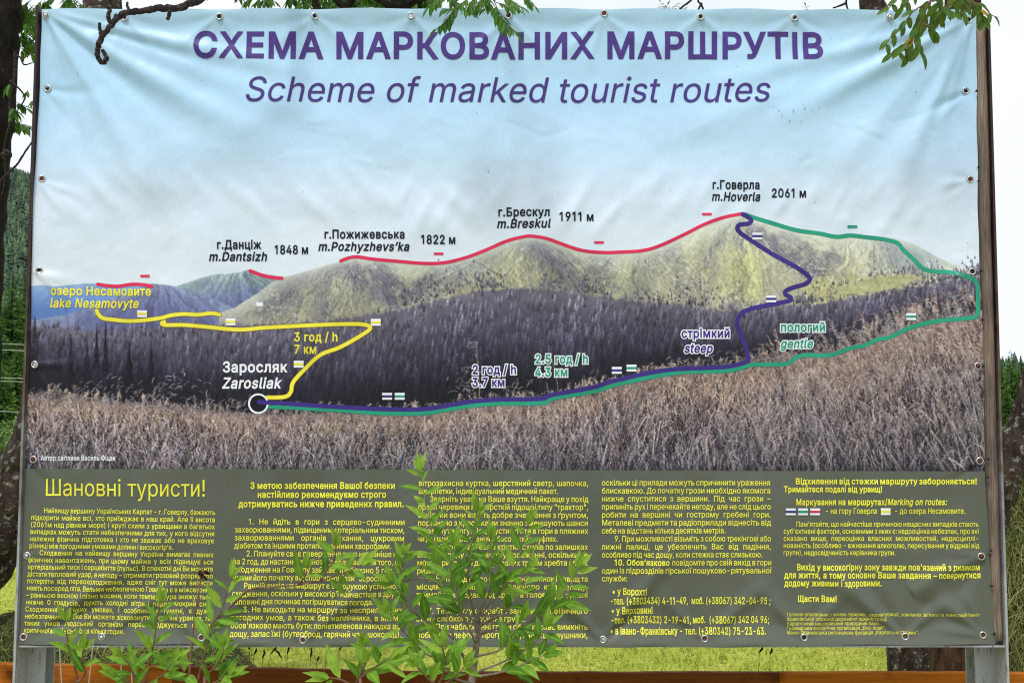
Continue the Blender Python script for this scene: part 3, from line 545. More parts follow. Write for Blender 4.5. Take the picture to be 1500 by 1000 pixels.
def fold(x0, y0, x1, y1, amp, s0, s1, bend=0.0, tail=0.75, head=0.08):
    """a crease that starts at (x0,y0), widens from s0 to s1 and dies out at (x1,y1)"""
    L = math.hypot(x1 - x0, y1 - y0)
    ux, uy = (x1 - x0) / L, (y1 - y0) / L
    t = ((gx - x0) * ux + (gy - y0) * uy) / L
    d = -(gx - x0) * uy + (gy - y0) * ux
    tc = np.clip(t, 0, 1)
    d = d - bend * L * tc * (1 - tc)
    s = s0 + (s1 - s0) * tc
    env = np.clip(t / head, 0, 1) * np.clip((1 - t) / tail, 0, 1)
    env = env * env * (3 - 2 * env)
    H[:] += 1.45 * amp * (s / max(s0, s1)) * env * np.exp(-0.5 * (d / s) ** 2)


mm = 0.001
# top left corner
for (x1, y1, a, s0, s1, bd) in [(440, 235, 19, 3, 24, .03), (300, 215, -10, 3, 16, .03), (250, 330, 13, 3, 20, -.03), (560, 130, 11, 3, 17, .02),
                                (150, 330, -7, 3, 14, 0), (360, 110, -6, 2, 9, 0), (700, 250, 9, 4, 30, .03)]:
    fold(66, 20, x1, y1, a * 1.55 * mm, s0, s1 * .92, bd)
# top right corner
for (x1, y1, a, s0, s1, bd) in [(1060, 215, 18, 3, 22, -.03), (1180, 300, 15, 3, 20, -.02), (1290, 330, 14, 3, 17, .02), (940, 150, 10, 3, 18, -.02),
                                (1240, 240, -9, 3, 12, 0), (1120, 150, -8, 3, 12, 0), (820, 260, 8, 4, 26, -.02), (1360, 260, 7, 2, 11, 0)]:
    fold(1424, 24, x1, y1, a * 1.55 * mm, s0, s1 * .92, bd)
# short pleats under the upper eyelets
for gxx in (185, 323, 462, 603, 745, 884, 1025, 1163, 1302):
    for dx, dy, a in ((-75, 60, 6), (70, 66, 6), (-38, 88, 4), (34, 84, -3), (-100, 26, -3), (95, 28, -3)):
        fold(gxx, 25, gxx + dx * random.uniform(.8, 1.3), 25 + dy * random.uniform(.8, 1.3), a * mm * random.uniform(.6, 1.2), 2, 9)
# the hem along the top: a soft roll between the eyelets
H += 9 * mm * np.clip((46 + 5 * np.cos((gx - 46) / 139 * 2 * math.pi) - gy) / 26, 0, 1.2) ** 1.5
# left and right eyelets
for (ex, ey, sg) in ((60, 130, 1), (52, 262, 1), (48, 397, 1), (44, 534, 1), (38, 672, 1), (34, 812, 1), (1420, 133, -1), (1427, 263, -1), (1428, 397, -1), (1436, 536, -1), (1441, 675, -1), (1447, 813, -1)):
    for k in range(4):
        an = random.uniform(-.2, 1.1)
        L = random.uniform(40, 110)
        fold(ex, ey, ex + sg * L * math.cos(an), ey + L * math.sin(an), random.choice((-1, 1, 1)) * random.uniform(3, 7) * mm, 2, 8)
fold(1432, 675, 1330, 590, 5 * mm, 2, 10); fold(52, 262, 120, 340, 6 * mm, 2, 9)
# slanting drag lines above the printed ridge: nearly parallel, leaning towards the middle from both sides
x = 70.0
while x < 640:
    L = random.uniform(85, 135); an = math.radians(random.gauss(50, 5)); y = random.uniform(228, 272)
    fold(x, y, x + L * math.cos(an), y + L * math.sin(an), random.uniform(2.2, 5.6) * mm, 6, random.uniform(8, 12), random.uniform(-.04, .04), .55, .5)
    x += random.uniform(26, 48)
x = 620.0
while x < 1425:
    L = random.uniform(70, 135); an = math.radians(random.gauss(122, 6)); y = random.uniform(226, 286)
    fold(x, y, x + L * math.cos(an), y + L * math.sin(an), random.uniform(2.2, 5.4) * mm, 5, random.uniform(7, 11), random.uniform(-.04, .04), .55, .45)
    x += random.uniform(20, 44)
for k in range(26):
    x = random.uniform(150, 1350); y = random.uniform(170, 250)
    L = random.uniform(30, 90); an = math.radians(random.uniform(-25, 25))
    fold(x, y, x + L * math.cos(an), y + L * math.sin(an), random.choice((1, -1)) * random.uniform(.5, 1.3) * mm, 2, 4, .1, .5)
# bottom strip: strong diagonals that rise from the lower eyelets
for (x0, y0, x1, y1, a, s0, s1, bd) in [(40, 935, 300, 740, 16, 3, 22, .03), (40, 935, 210, 850, -9, 3, 12, 0), (151, 933, 330, 800, 10, 3, 15, 0), (36, 925, 150, 700, 9, 3, 16, 0),
        (297, 934, 430, 800, 11, 3, 15, .02), (297, 934, 200, 860, 6, 3, 10, 0), (444, 938, 600, 800, 13, 3, 16, .03), (444, 938, 350, 850, 6, 3, 11, 0), (591, 938, 730, 820, 11, 3, 15, 0),
        (591, 938, 500, 860, 6, 3, 10, 0), (736, 938, 900, 800, 12, 3, 17, .02), (882, 937, 1010, 770, 13, 3, 15, .03), (882, 937, 800, 850, 10, 3, 12, 0), (882, 937, 960, 870, -7, 3, 9, 0),
        (1030, 936, 1150, 830, 7, 3, 12, 0), (1030, 936, 950, 850, 8, 3, 12, 0), (1176, 935, 1090, 830, 9, 3, 13, 0), (1176, 935, 1260, 840, 6, 3, 11, 0),
        (1324, 932, 1160, 790, 14, 3, 17, -.02), (1324, 932, 1240, 800, -6, 3, 12, 0), (1324, 932, 1410, 850, 7, 3, 11, 0), (1440, 930, 1340, 850, 14, 2, 15, .02), (1440, 930, 1400, 840, 8, 2, 10, 0),
        (1440, 930, 1350, 915, 7, 2, 8, 0), (1330, 868, 1400, 828, 5, 8, 11, 0), (1345, 890, 1440, 845, -4, 7, 10, 0), (1446, 813, 1340, 850, 9, 2, 12, 0), (1446, 813, 1380, 900, -4, 2, 10, 0)]:
    fold(x0, y0, x1, y1, a * 1.7 * mm, s0, s1, bd)
H += 20 * mm * np.clip((gy - 914 - 5 * np.cos((gx - 151) / 146 * 2 * math.pi)) / 26, 0, 1.2) ** 1.3
H += (fbm(HH, WW, 170, 5, 3) - .5) * 26 * mm + (fbm(HH, WW, 46, 9, 3) - .5) * 5 * mm
H += (vnoise(HH, WW, 11, 21) - .5) * 0.35 * mm
edge = np.minimum(np.minimum((gx - 30) / 60, (1462 - gx) / 60), np.minimum((gy - 4) / 26, (962 - gy) / 22))
edge = np.clip(edge, 0, 1)
H *= 0.3 + 0.7 * edge * edge * (3 - 2 * edge)
H += 6 * mm


def bil(A, x, y):
    x = np.clip(np.asarray(x, float), 0, A.shape[1] - 1.001); y = np.clip(np.asarray(y, float), 0, A.shape[0] - 1.001)
    xi = x.astype(int); yi = y.astype(int); fx = x - xi; fy = y - yi
    if A.ndim == 3:
        fx = fx[..., None]; fy = fy[..., None]
    return (A[yi, xi] * (1 - fx) + A[yi, xi + 1] * fx) * (1 - fy) + (A[yi + 1, xi] * (1 - fx) + A[yi + 1, xi + 1] * fx) * fy


def cloth(px, py, off=0.0):
    """points of the folded cloth, 'off' metres in front of its surface"""
    q = Parr(px, py, BY)
    q[..., 1] -= bil(H, px, py) + off
    return q


# ------------------------------------------------------------------ the banner: its printed picture
# the landscape printed on the cloth is drawn stroke by stroke into a colour buffer (twice the grid of the cloth)
Y0P, Y1P = 250, 694
SH, SW = (Y1P - Y0P) * 2, WW * 2
sx, sy = np.meshgrid(np.arange(SW) / 2.0, np.arange(SH) / 2.0 + Y0P)


def rgbf(*c): return np.array(c, float)


def lerp3(stops, t):
    ts = [s[0] for s in stops]
    return np.stack([np.interp(t, ts, [s[1][k] for s in stops]) for k in range(3)], -1)


SKY_STOPS = [(15, (166, 200, 216)), (60, (172, 207, 228)), (140, (180, 216, 240)), (220, (192, 220, 240)), (290, (207, 221, 233)), (350, (212, 223, 231)), (420, (217, 226, 232))]
pic = lerp3(SKY_STOPS, sy)
cl = np.clip((fbm(SH, SW, 240, 77, 4, 90) - .45) * 2.2, 0, 1) * np.clip((sy - 255) / 70, 0, 1)
pic += cl[..., None] * np.array((9, 4, 0))


RADIAL = {}


def radial(px0, py0, seed):
    """spurs that fan out below a summit, -1..1"""
    n_ = fbm(SH, SW, 60, 3, 5); m_ = fbm(SH, SW, 22, 4, 4)
    th = np.arctan2(sx + (n_ - .5) * 36 + (m_ - .5) * 12 - px0, np.maximum(sy - py0 + (n_ - .5) * 14, 4))
    v1 = np.interp((th + 1.7) / 3.4 * 2047, np.arange(2048), fbm(1, 2048, 420, seed, 4)[0])
    g = np.gradient(v1, axis=1)
    return np.clip(g / (np.std(g) + 1e-9), -2, 2)


def layer(sky_pts, colour_fn, jag=0.0, seed=1, cell=14):
    xs, ys = zip(*sky_pts)
    line = np.interp(sx[0], xs, ys)
    if jag:
        line = line + (fbm(1, SW, cell * 2, seed, 4)[0] - .5) * jag
    depth = sy - line[None, :]
    a = np.clip(depth * 2 + .5, 0, 1)
    a[:, sx[0] < xs[0]] = 0
    a[:, sx[0] > xs[-1]] = 0
    c = colour_fn(np.maximum(depth, 0))
    pic[:] = pic * (1 - a[..., None]) + c * a[..., None]


nA = fbm(SH, SW, 60, 3, 5); nB = fbm(SH, SW, 22, 4, 4); nC = fbm(SH, SW, 7, 6, 3)
# spurs: noise stretched along slanting lines
def slant(k, cell, seed, long=6):
    """streaks that run down a slope of k (dy/dx)"""
    t = (sy - k * sx)
    n = vnoise(4096, 1024, cell, seed, cell)
    return n


# far blue range on the left
layer([(30, 421), (60, 418), (80, 420), (110, 417), (141, 415), (175, 418), (200, 415), (225, 416), (265, 421), (330, 430)],
      lambda d: lerp3([(0, (142, 172, 210)), (14, (120, 155, 205)), (34, (96, 130, 190)), (60, (86, 112, 172))], d + (nA - .5) * 10) * (1 + .025 * radial(120, 395, 811))[..., None], 2)
# range below the second peak
layer([(235, 428), (262, 419), (285, 411), (310, 403), (330, 402), (352, 399), (362, 396), (380, 401), (400, 404), (420, 408), (520, 425)],
      lambda d: lerp3([(0, (158, 172, 172)), (10, (134, 150, 158)), (30, (112, 122, 150)), (55, (98, 102, 142))], d + (nB - .5) * 26) * (1 + .07 * radial(345, 378, 812) + (nC - .5) * .22)[..., None], 2, 5)
layer([(40, 470), (95, 462), (130, 451), (165, 437), (200, 424), (226, 416), (250, 418), (275, 424), (310, 437), (345, 452), (400, 470)],
      lambda d: lerp3([(0, (132, 142, 168)), (12, (112, 118, 152)), (34, (98, 102, 142)), (60, (84, 84, 118))], d + (nB - .5) * 22 + (vnoise(SH, SW, 9, 15, 60) - .5) * 16) * (1 + .06 * radial(232, 396, 813) + (nC - .5) * .2)[..., None], 2, 8)


# the main massif: sunlit grass, shaded gullies
def massif(d):
    s = np.array([0.42, 0.42, .5])
    base = lerp3([(0, (204, 208, 190)), (12, (190, 194, 164)), (35, (170, 170, 136)), (80, (150, 148, 118)), (140, (124, 120, 110))], d + (nA - .5) * 34)
    left = np.clip((560 - sx) / 260, 0, 1)
    base = base * (1 - .6 * left[..., None]) + np.array((116, 112, 114)) * .6 * left[..., None]
    # shaded flanks left of each rib
    ribs = np.zeros_like(sx)
    for (x0, y0, x1, y1, w, a) in [(778, 350, 850, 430, 26, .75), (500, 385, 575, 440, 22, .75), (560, 385, 575, 445, 16, .95), (540, 395, 600, 430, 15, .7), (700, 372, 640, 420, 30, .45), (1087, 322, 1040, 380, 22, .3), (985, 368, 1000, 420, 14, .4),
                                   (820, 372, 800, 425, 18, .6), (1105, 340, 1195, 400, 17, .72), (880, 385, 850, 430, 22, .4), (440, 400, 400, 455, 26, .6), (480, 400, 470, 455, 20, .5), (790, 352, 905, 420, 9, .5),
                                   (960, 380, 930, 430, 20, .35), (1300, 352, 1330, 392, 30, .5), (1212, 372, 1225, 378, 12, .5), (660, 392, 590, 440, 14, .6), (1150, 345, 1215, 392, 11, .5), (1290, 360, 1350, 395, 18, .35)]:
        L2 = (x1 - x0) ** 2 + (y1 - y0) ** 2
        t = np.clip(((sx - x0) * (x1 - x0) + (sy - y0) * (y1 - y0)) / L2, 0, 1)
        dd = np.hypot(sx - (x0 + t * (x1 - x0)), sy - (y0 + t * (y1 - y0))) + (nB - .5) * 26 + (nC - .5) * 8
        ribs = np.maximum(ribs, a * np.clip(1.25 - dd / w, 0, 1) * np.clip(d / 8, 0.25, 1))
    shade = np.array((82, 80, 98))
    ribs = np.clip(ribs * 1.15, 0, 1)
    base = base * (1 - .85 * ribs[..., None]) + shade * .85 * ribs[..., None]
    # relief: ribs and gullies that fan out below each summit
    rel = np.zeros_like(sx); wsum = np.zeros_like(sx) + 1e-6
    wx = sx + (nA - .5) * 40 + (nB - .5) * 14; wy = sy + (nA - .5) * 18
    for q, (pxx, pyy, reach) in enumerate([(520, 372, 150), (660, 360, 120), (778, 340, 170), (940, 340, 110), (1087, 300, 200), (1250, 325, 130), (1330, 335, 110)]):
        th = np.arctan2(wx - pxx, np.maximum(wy - pyy, 4)); rr_ = np.hypot(wx - pxx, wy - pyy)
        w = np.exp(-(rr_ / reach) ** 2) + 1e-4
        lineq = fbm(1, 2048, 150, 600 + q, 5)[0]
        v1 = np.interp((th + 1.7) / 3.4 * 2047, np.arange(2048), lineq)
        rel += w * v1; wsum += w
    rel = rel / wsum
    gr = np.gradient(rel, axis=1); gr = gr / (np.std(gr) + 1e-9)
    amp = np.clip(d / 14, .2, 1) * .8
    lit = np.clip(gr, -2, 2) * amp
    base = base * (1 + .11 * lit[..., None]) + np.clip(-lit, 0, 2)[..., None] * np.array((-9, -9, 4))
    base = base + ((rel - .5) * 46)[..., None] * np.array((1, 1.02, .75))
    # mottling: scrub and pale scree
    base += ((nC - .5) * 40)[..., None] * np.array((1, 1, .9)) + ((vnoise(SH, SW, 3, 91) - .5) * 24)[..., None]
    sp = np.clip((fbm(SH, SW, 6, 41, 2) - .60) * 9, 0, 1) * np.clip((fbm(SH, SW, 60, 43, 2) - .47) * 8, 0, 1)
    sp = np.maximum(sp, np.clip((fbm(SH, SW, 7, 42, 2) - .5) * 8, 0, 1) * np.clip(1.2 - np.hypot((sx - 1270) / 26, (sy - 372) / 24), 0, 1))
    base = base * (1 - .62 * sp[..., None]) + np.array((212, 204, 184)) * .62 * sp[..., None]
    gl = np.clip((fbm(SH, SW, 120, 47, 3) - .5) * 5, 0, 1) * np.clip((d - 30) / 30, 0, 1)
    base += gl[..., None] * np.array((12, 12, -14))
    base = base * .78 + np.array((150, 148, 142)) * .22
    base = base * (1 + .13 * np.clip((sx - 900) / 120, 0, 1))[..., None]
    hz = np.clip(1 - d / 26, 0, 1) * .5
    return base * (1 - hz[..., None]) + np.array((206, 210, 200)) * hz[..., None]


SKYLINE = [(322, 459), (345, 451), (360, 441), (378, 430), (398, 415), (415, 407), (432, 403), (450, 398), (475, 391), (500, 384), (525, 379), (545, 381), (580, 384), (620, 388), (650, 387), (680, 380), (710, 369),
           (740, 356), (765, 350), (780, 349), (800, 352), (830, 362), (850, 369), (880, 372), (910, 372), (940, 370), (965, 363), (1000, 347), (1030, 332), (1060, 321), (1087, 315), (1130, 328), (1165, 338), (1200, 343),
           (1240, 347), (1280, 347), (1310, 349), (1335, 356), (1360, 369), (1385, 383), (1405, 392), (1440, 398)]
layer(SKYLINE, massif, 1.5, 17, 8)
# hazy far shoulder on the right
a = np.clip(1 - np.hypot((sx - 1345) / 85, (sy - 378) / 30), 0, 1)
below = (sy > np.interp(sx, *zip(*SKYLINE)) + 1)
a = (a * below * .8)[..., None]
pic[:] = pic * (1 - a) + np.array((158, 172, 172)) * a
# two pale buildings below the left summit
for (hx, hy, ww, hh, c) in ((381, 446, 5, 3, (225, 228, 232)), (352, 452, 4, 2, (210, 180, 160)), (362, 454, 5, 1, (190, 160, 130))):
    pic[(np.abs(sx - hx) < ww) & (np.abs(sy - hy) < hh)] = c

# fine gullies, paths and ribs on the slopes
def streak(x0, y0, ang_, L, f, wdt=1):
    n_ = int(L * 3)
    t = np.linspace(0, 1, n_)
    wob_ = np.cumsum(rng.normal(0, .12, n_))
    X = x0 + np.sin(ang_) * L * t + wob_; Y = y0 + np.cos(ang_) * L * t
    fade = 1 + (f - 1) * np.sin(np.pi * t) ** .5
    for k in range(wdt):
        ix = np.round((X + k * .5) * 2).astype(int); iy = np.round((Y - Y0P) * 2).astype(int)
        ok = (ix >= 0) & (ix < SW) & (iy >= 0) & (iy < SH)
        pic[iy[ok], ix[ok]] = pic[iy[ok], ix[ok]] * fade[ok, None]


for (pxx, pyy, reach) in ((520, 378, 110), (640, 378, 90), (778, 346, 130), (930, 362, 80), (1087, 312, 170), (1260, 342, 110)):
    for k in range(150):
        th_ = rng.uniform(-1.25, 1.25); r0_ = rng.uniform(8, reach)
        X0, Y0_ = pxx + math.sin(th_) * r0_ * 1.2, pyy + math.cos(th_) * r0_ * .62
        if Y0_ < np.interp(X0, *zip(*SKYLINE)) + 4: continue
        streak(X0, Y0_, th_ * .9 + rng.normal(0, .12), rng.uniform(8, 34), rng.choice((.84, .89, .91, 1.10, 1.08)), int(rng.integers(1, 4)))
for (x0, y0, x1, y1) in ((1118, 352, 1150, 392), (1128, 356, 1168, 392), (1104, 352, 1122, 378), (885, 380, 930, 412), (700, 382, 640, 412), (800, 362, 840, 405), (820, 366, 868, 412), (1268, 352, 1258, 384), (1282, 356, 1280, 390), (985, 372, 1012, 400)):
    for k in range(3):
        streak(x0 + rng.normal(0, 2), y0, math.atan2(x1 - x0, y1 - y0), math.hypot(x1 - x0, y1 - y0), 1.14 if k else .82, 3)

# conifer forest: thousands of small pointed trees, far ones first
FTOP = [(30, 473), (60, 474), (100, 478), (180, 480), (240, 474), (330, 470), (400, 470), (480, 465), (545, 456), (590, 448), (640, 434), (700, 421), (760, 417), (800, 419), (850, 426), (900, 433), (960, 438), (1000, 441),
        (1040, 450), (1085, 450), (1150, 443), (1195, 441), (1250, 431), (1300, 421), (1345, 415), (1440, 400)]
FX, FY = zip(*FTOP)
GTOP = [(20, 581), (60, 583), (130, 590), (250, 600), (320, 608), (400, 613), (480, 610), (560, 609), (620, 608), (660, 602), (700, 595), (800, 590), (850, 576), (920, 560), (1000, 546), (1090, 536), (1160, 524), (1200, 521),
        (1245, 510), (1280, 499), (1340, 478), (1400, 467), (1445, 460)]
GX, GY = zip(*GTOP)
FB = [(0, (116, 109, 119)), (.12, (106, 100, 113)), (.35, (82, 77, 93)), (.6, (56, 51, 68)), (.8, (28, 25, 38)), (1, (15, 14, 23))]
ft = np.interp(sx, FX, FY); gt = np.interp(sx, GX, GY)
frac = np.clip((sy - ft) / np.maximum(gt - ft, 40), 0, 1)
under = lerp3(FB, np.clip(frac * 1.05 + .1, 0, 1)) * (0.8 + .4 * nB)[..., None]
a = np.clip((sy - ft - 4 + (nC - .5) * 10) / 3, 0, 1)[..., None]
pic[:] = pic * (1 - a) + under * a


def splat(px, py, col):
    ix = np.round(px * 2).astype(int); iy = np.round((py - Y0P) * 2).astype(int)
    ok = (ix >= 0) & (ix < SW) & (iy >= 0) & (iy < SH)
    pic[iy[ok], ix[ok]] = col[ok]


GROVE = np.clip((fbm(HH, WW, 55, 700, 4) - .5) * 2.2 + .5, 0, 1)


def trees(bx, by, hgt, wid, dark, tone=1.0, K=150):
    n = len(bx)
    o = np.argsort(by); bx, by, hgt, wid, dark = bx[o], by[o], hgt[o], wid[o], dark[o]
    grove = GROVE[np.clip(by.astype(int), 0, 999), np.clip(bx.astype(int), 0, 1499)]
    t = rng.random((n, K)) ** .75                        # 0 at the tip
    s = rng.uniform(-1, 1, (n, K))
    ragged = .55 + .45 * np.abs(np.sin(t * 9 + rng.random((n, 1)) * 6))
    x = bx[:, None] + s * wid[:, None] * .5 * t * ragged
    y = by[:, None] - hgt[:, None] * (1 - t)
    c = lerp3(FB, dark)[:, None, :] * (np.clip(rng.normal(1.0, .24, (n, 1, 1)), .5, 1.7) * (.84 + .26 * grove[:, None, None]) * tone)
    c = c * (1.20 - .45 * t)[..., None]
    c = c * (1.0 + (-s * .42)[..., None] + rng.normal(0, .10, (n, K, 1))) + (16 * (1 - t) ** 2)[..., None]
    splat(x.ravel(), y.ravel(), c.reshape(-1, 3))


n = 4600
bx = rng.uniform(20, 1450, n); tt = rng.random(n) ** .8
f0 = np.interp(bx, FX, FY); g0 = np.interp(bx, GX, GY)
by = f0 + 2 + tt * (g0 - f0 + 6)
hg = np.interp(tt, [0, .3, 1], [9, 13, 24]) * rng.uniform(.75, 1.35, n)
trees(bx, by, hg, hg * np.interp(tt, [0, 1], [.72, .58]) * rng.uniform(.75, 1.25, n), np.clip(tt * 1.0 + rng.normal(0, .04, n) + .16 * np.clip((340 - bx) / 120, 0, 1), 0, 1), K=230)
# the tall dark spruces at the left edge and a few that stick out of the wood
for (x, y, h, w) in ((52, 560, 98, 24), (44, 570, 92, 30), (142, 540, 66, 11), (155, 545, 78, 12), (104, 560, 70, 16), (128, 570, 74, 18), (190, 565, 70, 16), (86, 575, 76, 20), (222, 560, 60, 14), (330, 570, 50, 12)):
    trees(np.array([x]), np.array([y]), np.array([h]), np.array([w]), np.array([.98]), .9, 2600)
# scattered trees above the wood's edge
n = 1500
bx = np.concatenate([rng.uniform(560, 1340, n), rng.uniform(1290, 1440, 500)])
by = np.interp(bx, FX, FY) - np.abs(rng.normal(0, 13, len(bx))) * (.25 + 1.5 * fbm(1, WW, 40, 54, 2)[0][bx.astype(int)]) + 3
keep = (fbm(1, WW, 26, 53, 2)[0][bx.astype(int)] + rng.random(len(bx)) * .6 > .92) | ((bx > 1290) & (rng.random(len(bx)) < .5))
trees(bx[keep], by[keep], rng.uniform(3.5, 7, keep.sum()), rng.uniform(2.4, 3.6, keep.sum()), rng.uniform(.15, .42, keep.sum()), K=70)
# bright clearing on the right with its own ragged border
cx, cy = sx - 1283, sy - 418
sh_ = (cx * .985 + cy * -.17, cx * .17 + cy * .985)
e = 1.15 - np.hypot(sh_[0] / 66, sh_[1] / 10.5) + (nC - .5) * .7
a = np.clip(e * 3, 0, 1)[..., None]
pic[:] = pic * (1 - a) + (np.array((168, 167, 122)) + ((nC - .5) * 50)[..., None] + ((nB - .5) * 30)[..., None]) * a

# dry grass: blades from the far edge to the near one
gdep = np.clip((sy - gt) / np.maximum(688 - gt, 60), 0, 1)
GB = [(0, (138, 106, 100)), (.18, (114, 88, 88)), (.45, (66, 54, 62)), (.75, (34, 29, 42)), (1, (20, 18, 30))]
GL = [(0, (210, 178, 160)), (.18, (210, 178, 160)), (.45, (194, 170, 162)), (.75, (176, 160, 162)), (1, (164, 152, 160))]
a = np.clip((sy - gt + (fbm(1, SW, 6, 61, 2)[0] - .5) * 7) / 2, 0, 1)[..., None]
patch = fbm(SH, SW, 130, 63, 4, 60)
gcol = lerp3(GB, np.clip(gdep + (patch - .5) * .5, 0, 1)) * (.82 + .36 * nC)[..., None]
pic[:] = pic * (1 - a) + gcol * a


def blades(x, y, L, ang, curve, col0, col1, w=1):
    n = len(x)
    K = int(max(L) * 2.2)
    t = np.linspace(0, 1, K)[None, :]
    ln = np.minimum(1, np.ones((n, 1)))
    th = ang[:, None] + curve[:, None] * t
    dx = np.cumsum(np.sin(th), 1) / K * L[:, None]; dy = -np.cumsum(np.cos(th), 1) / K * L[:, None]
    X = x[:, None] + dx; Y = y[:, None] + dy
    c = col0[:, None, :] * (1 - t[..., None]) + col1[:, None, :] * t[..., None]
    for k in range(w):
        splat((X + k * .5).ravel(), Y.ravel(), c.reshape(-1, 3))


patch1 = patch[::2, ::2]


def blade_field(n, lo, hi, lmul, bright, seed):
    r = np.random.default_rng(seed)
    x = r.uniform(20, 1450, n); u = lo + (hi - lo) * r.random(n)
    g0 = np.interp(x, GX, GY)
    y = g0 + u * (696 - g0) + 4
    o = np.argsort(y); x, y, u = x[o], y[o], u[o]
    pt = patch1[np.clip((y - Y0P).astype(int), 0, patch1.shape[0] - 1), x.astype(int)]
    uu = np.clip(u + (pt - .5) * .6, 0, 1)
    L = (9 + 22 * u) * r.uniform(.5, 1.6, n) * lmul
    ang = r.normal(0.03, .26, n) + np.where(x > 1100, -.22 * np.clip((x - 1100) / 150, 0, 1), 0)
    cur = r.normal(0.1, .5, n) + r.normal(.1, .9, n) * (r.random(n) < .25)
    b = r.normal(1, .13, n)[:, None]
    lightness = np.clip(r.normal(bright, .42, n), -.25, 1.3)[:, None]
    warm = r.normal(0, 5, (n, 1)) * np.array((1, .1, -.9))
    lo_c = lerp3(GB, np.clip(uu + .15, 0, 1)) * .8
    hi_c = lerp3(GL, uu)
    c1 = (lo_c * (1 - lightness) + hi_c * lightness) * b + warm
    h_ = r.random(n) < .8
    blades(x[h_], y[h_], L[h_], ang[h_], cur[h_], c1[h_] * .70, c1[h_], 1)
    blades(x[~h_], y[~h_], L[~h_], ang[~h_], cur[~h_], c1[~h_] * .70, c1[~h_], 2)


for k in range(9):                                        # far to near, in bands
    blade_field(5200, max(0, k / 9 - .07), (k + 1) / 9, 1.0, .36, 200 + k)
blade_field(5000, .0, 1.0, .8, .9, 333)
blade_field(900, .15, 1.0, 1.7, 1.0, 334)
blade_field(1500, .25, 1.0, 1.2, -.1, 335)
blade_field(1400, .1, 1.0, 1.1, 1.1, 336)
# drooping plumes, largest towards the right
for (n_, xa, xb, ua, ub, l0, l1, ln_) in ((900, 1050, 1445, .02, .75, 10, 24, -.35), (500, 60, 1050, .0, .5, 6, 13, .1), (260, 60, 1180, -.05, .1, 8, 16, .15)):
    x = rng.uniform(xa, xb, n_); u = rng.uniform(ua, ub, n_); g0 = np.interp(x, GX, GY); y = g0 + u * (690 - g0)
    L = rng.uniform(l0, l1, n_)
    c = lerp3(GL, np.clip(u, 0, 1)) * rng.uniform(.7, 1.12, (n_, 1)) + np.array((0, 6, 8))
    o = np.argsort(y)
    blades(x[o], y[o], L[o], rng.normal(ln_, .35, n_), rng.normal(.9, .6, n_) * np.sign(rng.normal(.6, 1, n_)), c[o] * .7, c[o], 2)
# tall stems with feathery tips, thickest towards the right
def plumes(n_, xa, xb, ua, ub, l0, l1, lean_):
    x = rng.uniform(xa, xb, n_); u = rng.uniform(ua, ub, n_); g0 = np.interp(x, GX, GY); y = g0 + u * (690 - g0)
    o = np.argsort(y); x, y, u = x[o], y[o], u[o]
    L = rng.uniform(l0, l1, n_); an = rng.normal(lean_, .22, n_)
    c = lerp3(GL, np.clip(u, 0, 1)) * rng.uniform(.72, 1.08, (n_, 1)) + np.array((0, 8, 10))
    blades(x, y, L, an, rng.normal(0, .12, n_), c * .66, c * .85, 1)
    K_ = 14
    f = rng.uniform(.55, 1.05, (n_, K_))
    X = (x[:, None] + np.sin(an)[:, None] * L[:, None] * f).ravel(); Y = (y[:, None] - np.cos(an)[:, None] * L[:, None] * f).ravel()
    cc_ = np.repeat(c, K_, 0) * rng.uniform(.8, 1.15, (n_ * K_, 1))
    blades(X, Y, rng.uniform(2, 5.5, n_ * K_), np.repeat(an, K_) + rng.normal(0, .55, n_ * K_), rng.normal(.8, .8, n_ * K_) * np.sign(np.repeat(an, K_) + .01), cc_ * .85, cc_, 1)


plumes(260, 1130, 1445, .02, .55, 26, 62, -.38)
plumes(90, 1260, 1445, -.06, .06, 14, 34, -.15)
plumes(260, 60, 1130, .05, .5, 14, 30, .05)
plumes(120, 60, 1130, -.04, .03, 9, 20, .15)
# feathery heads standing against the dark wood
def heads(xc, yc, sxx, syy, n, ln=(5, 12), tone=1.0):
    x = rng.normal(xc, sxx, n); y = rng.normal(yc, syy, n)
    L = rng.uniform(*ln, n)
    c = np.array((176, 168, 172)) * rng.uniform(.6, 1.1, (n, 1)) * tone
    blades(x, y, L, rng.normal(.5, .5, n), rng.normal(1.2, .7, n), c * .8, c, 2)


xs_ = rng.uniform(30, 1445, 2600)
ys_ = np.interp(xs_, GX, GY) + rng.normal(1, 4, 2600)
c_ = np.array((170, 154, 158)) * rng.uniform(.55, 1.05, (2600, 1))
blades(xs_, ys_, rng.uniform(4, 11, 2600), rng.normal(.1, .5, 2600), rng.normal(.5, .8, 2600), c_ * .8, c_, 1)
for h in ((210, 582, 40, 12, 60), (150, 572, 30, 9, 22), (250, 566, 26, 9, 22), (330, 592, 40, 8, 40), (70, 578, 20, 6, 14), (690, 565, 18, 12, 36, (5, 10)), (697, 520, 10, 10, 8), (765, 575, 25, 8, 30), (678, 560, 6, 12, 16),
          (1390, 450, 14, 14, 60), (1372, 462, 22, 8, 50), (1300, 478, 20, 10, 50), (1240, 492, 18, 10, 44), (1190, 505, 22, 8, 34), (1120, 525, 30, 7, 40), (1060, 532, 20, 6, 24), (985, 538, 20, 5, 22), (500, 603, 24, 5, 20), (615, 601, 20, 4, 16),
          (900, 552, 20, 4, 14), (1415, 430, 6, 12, 10)):
    heads(*h)
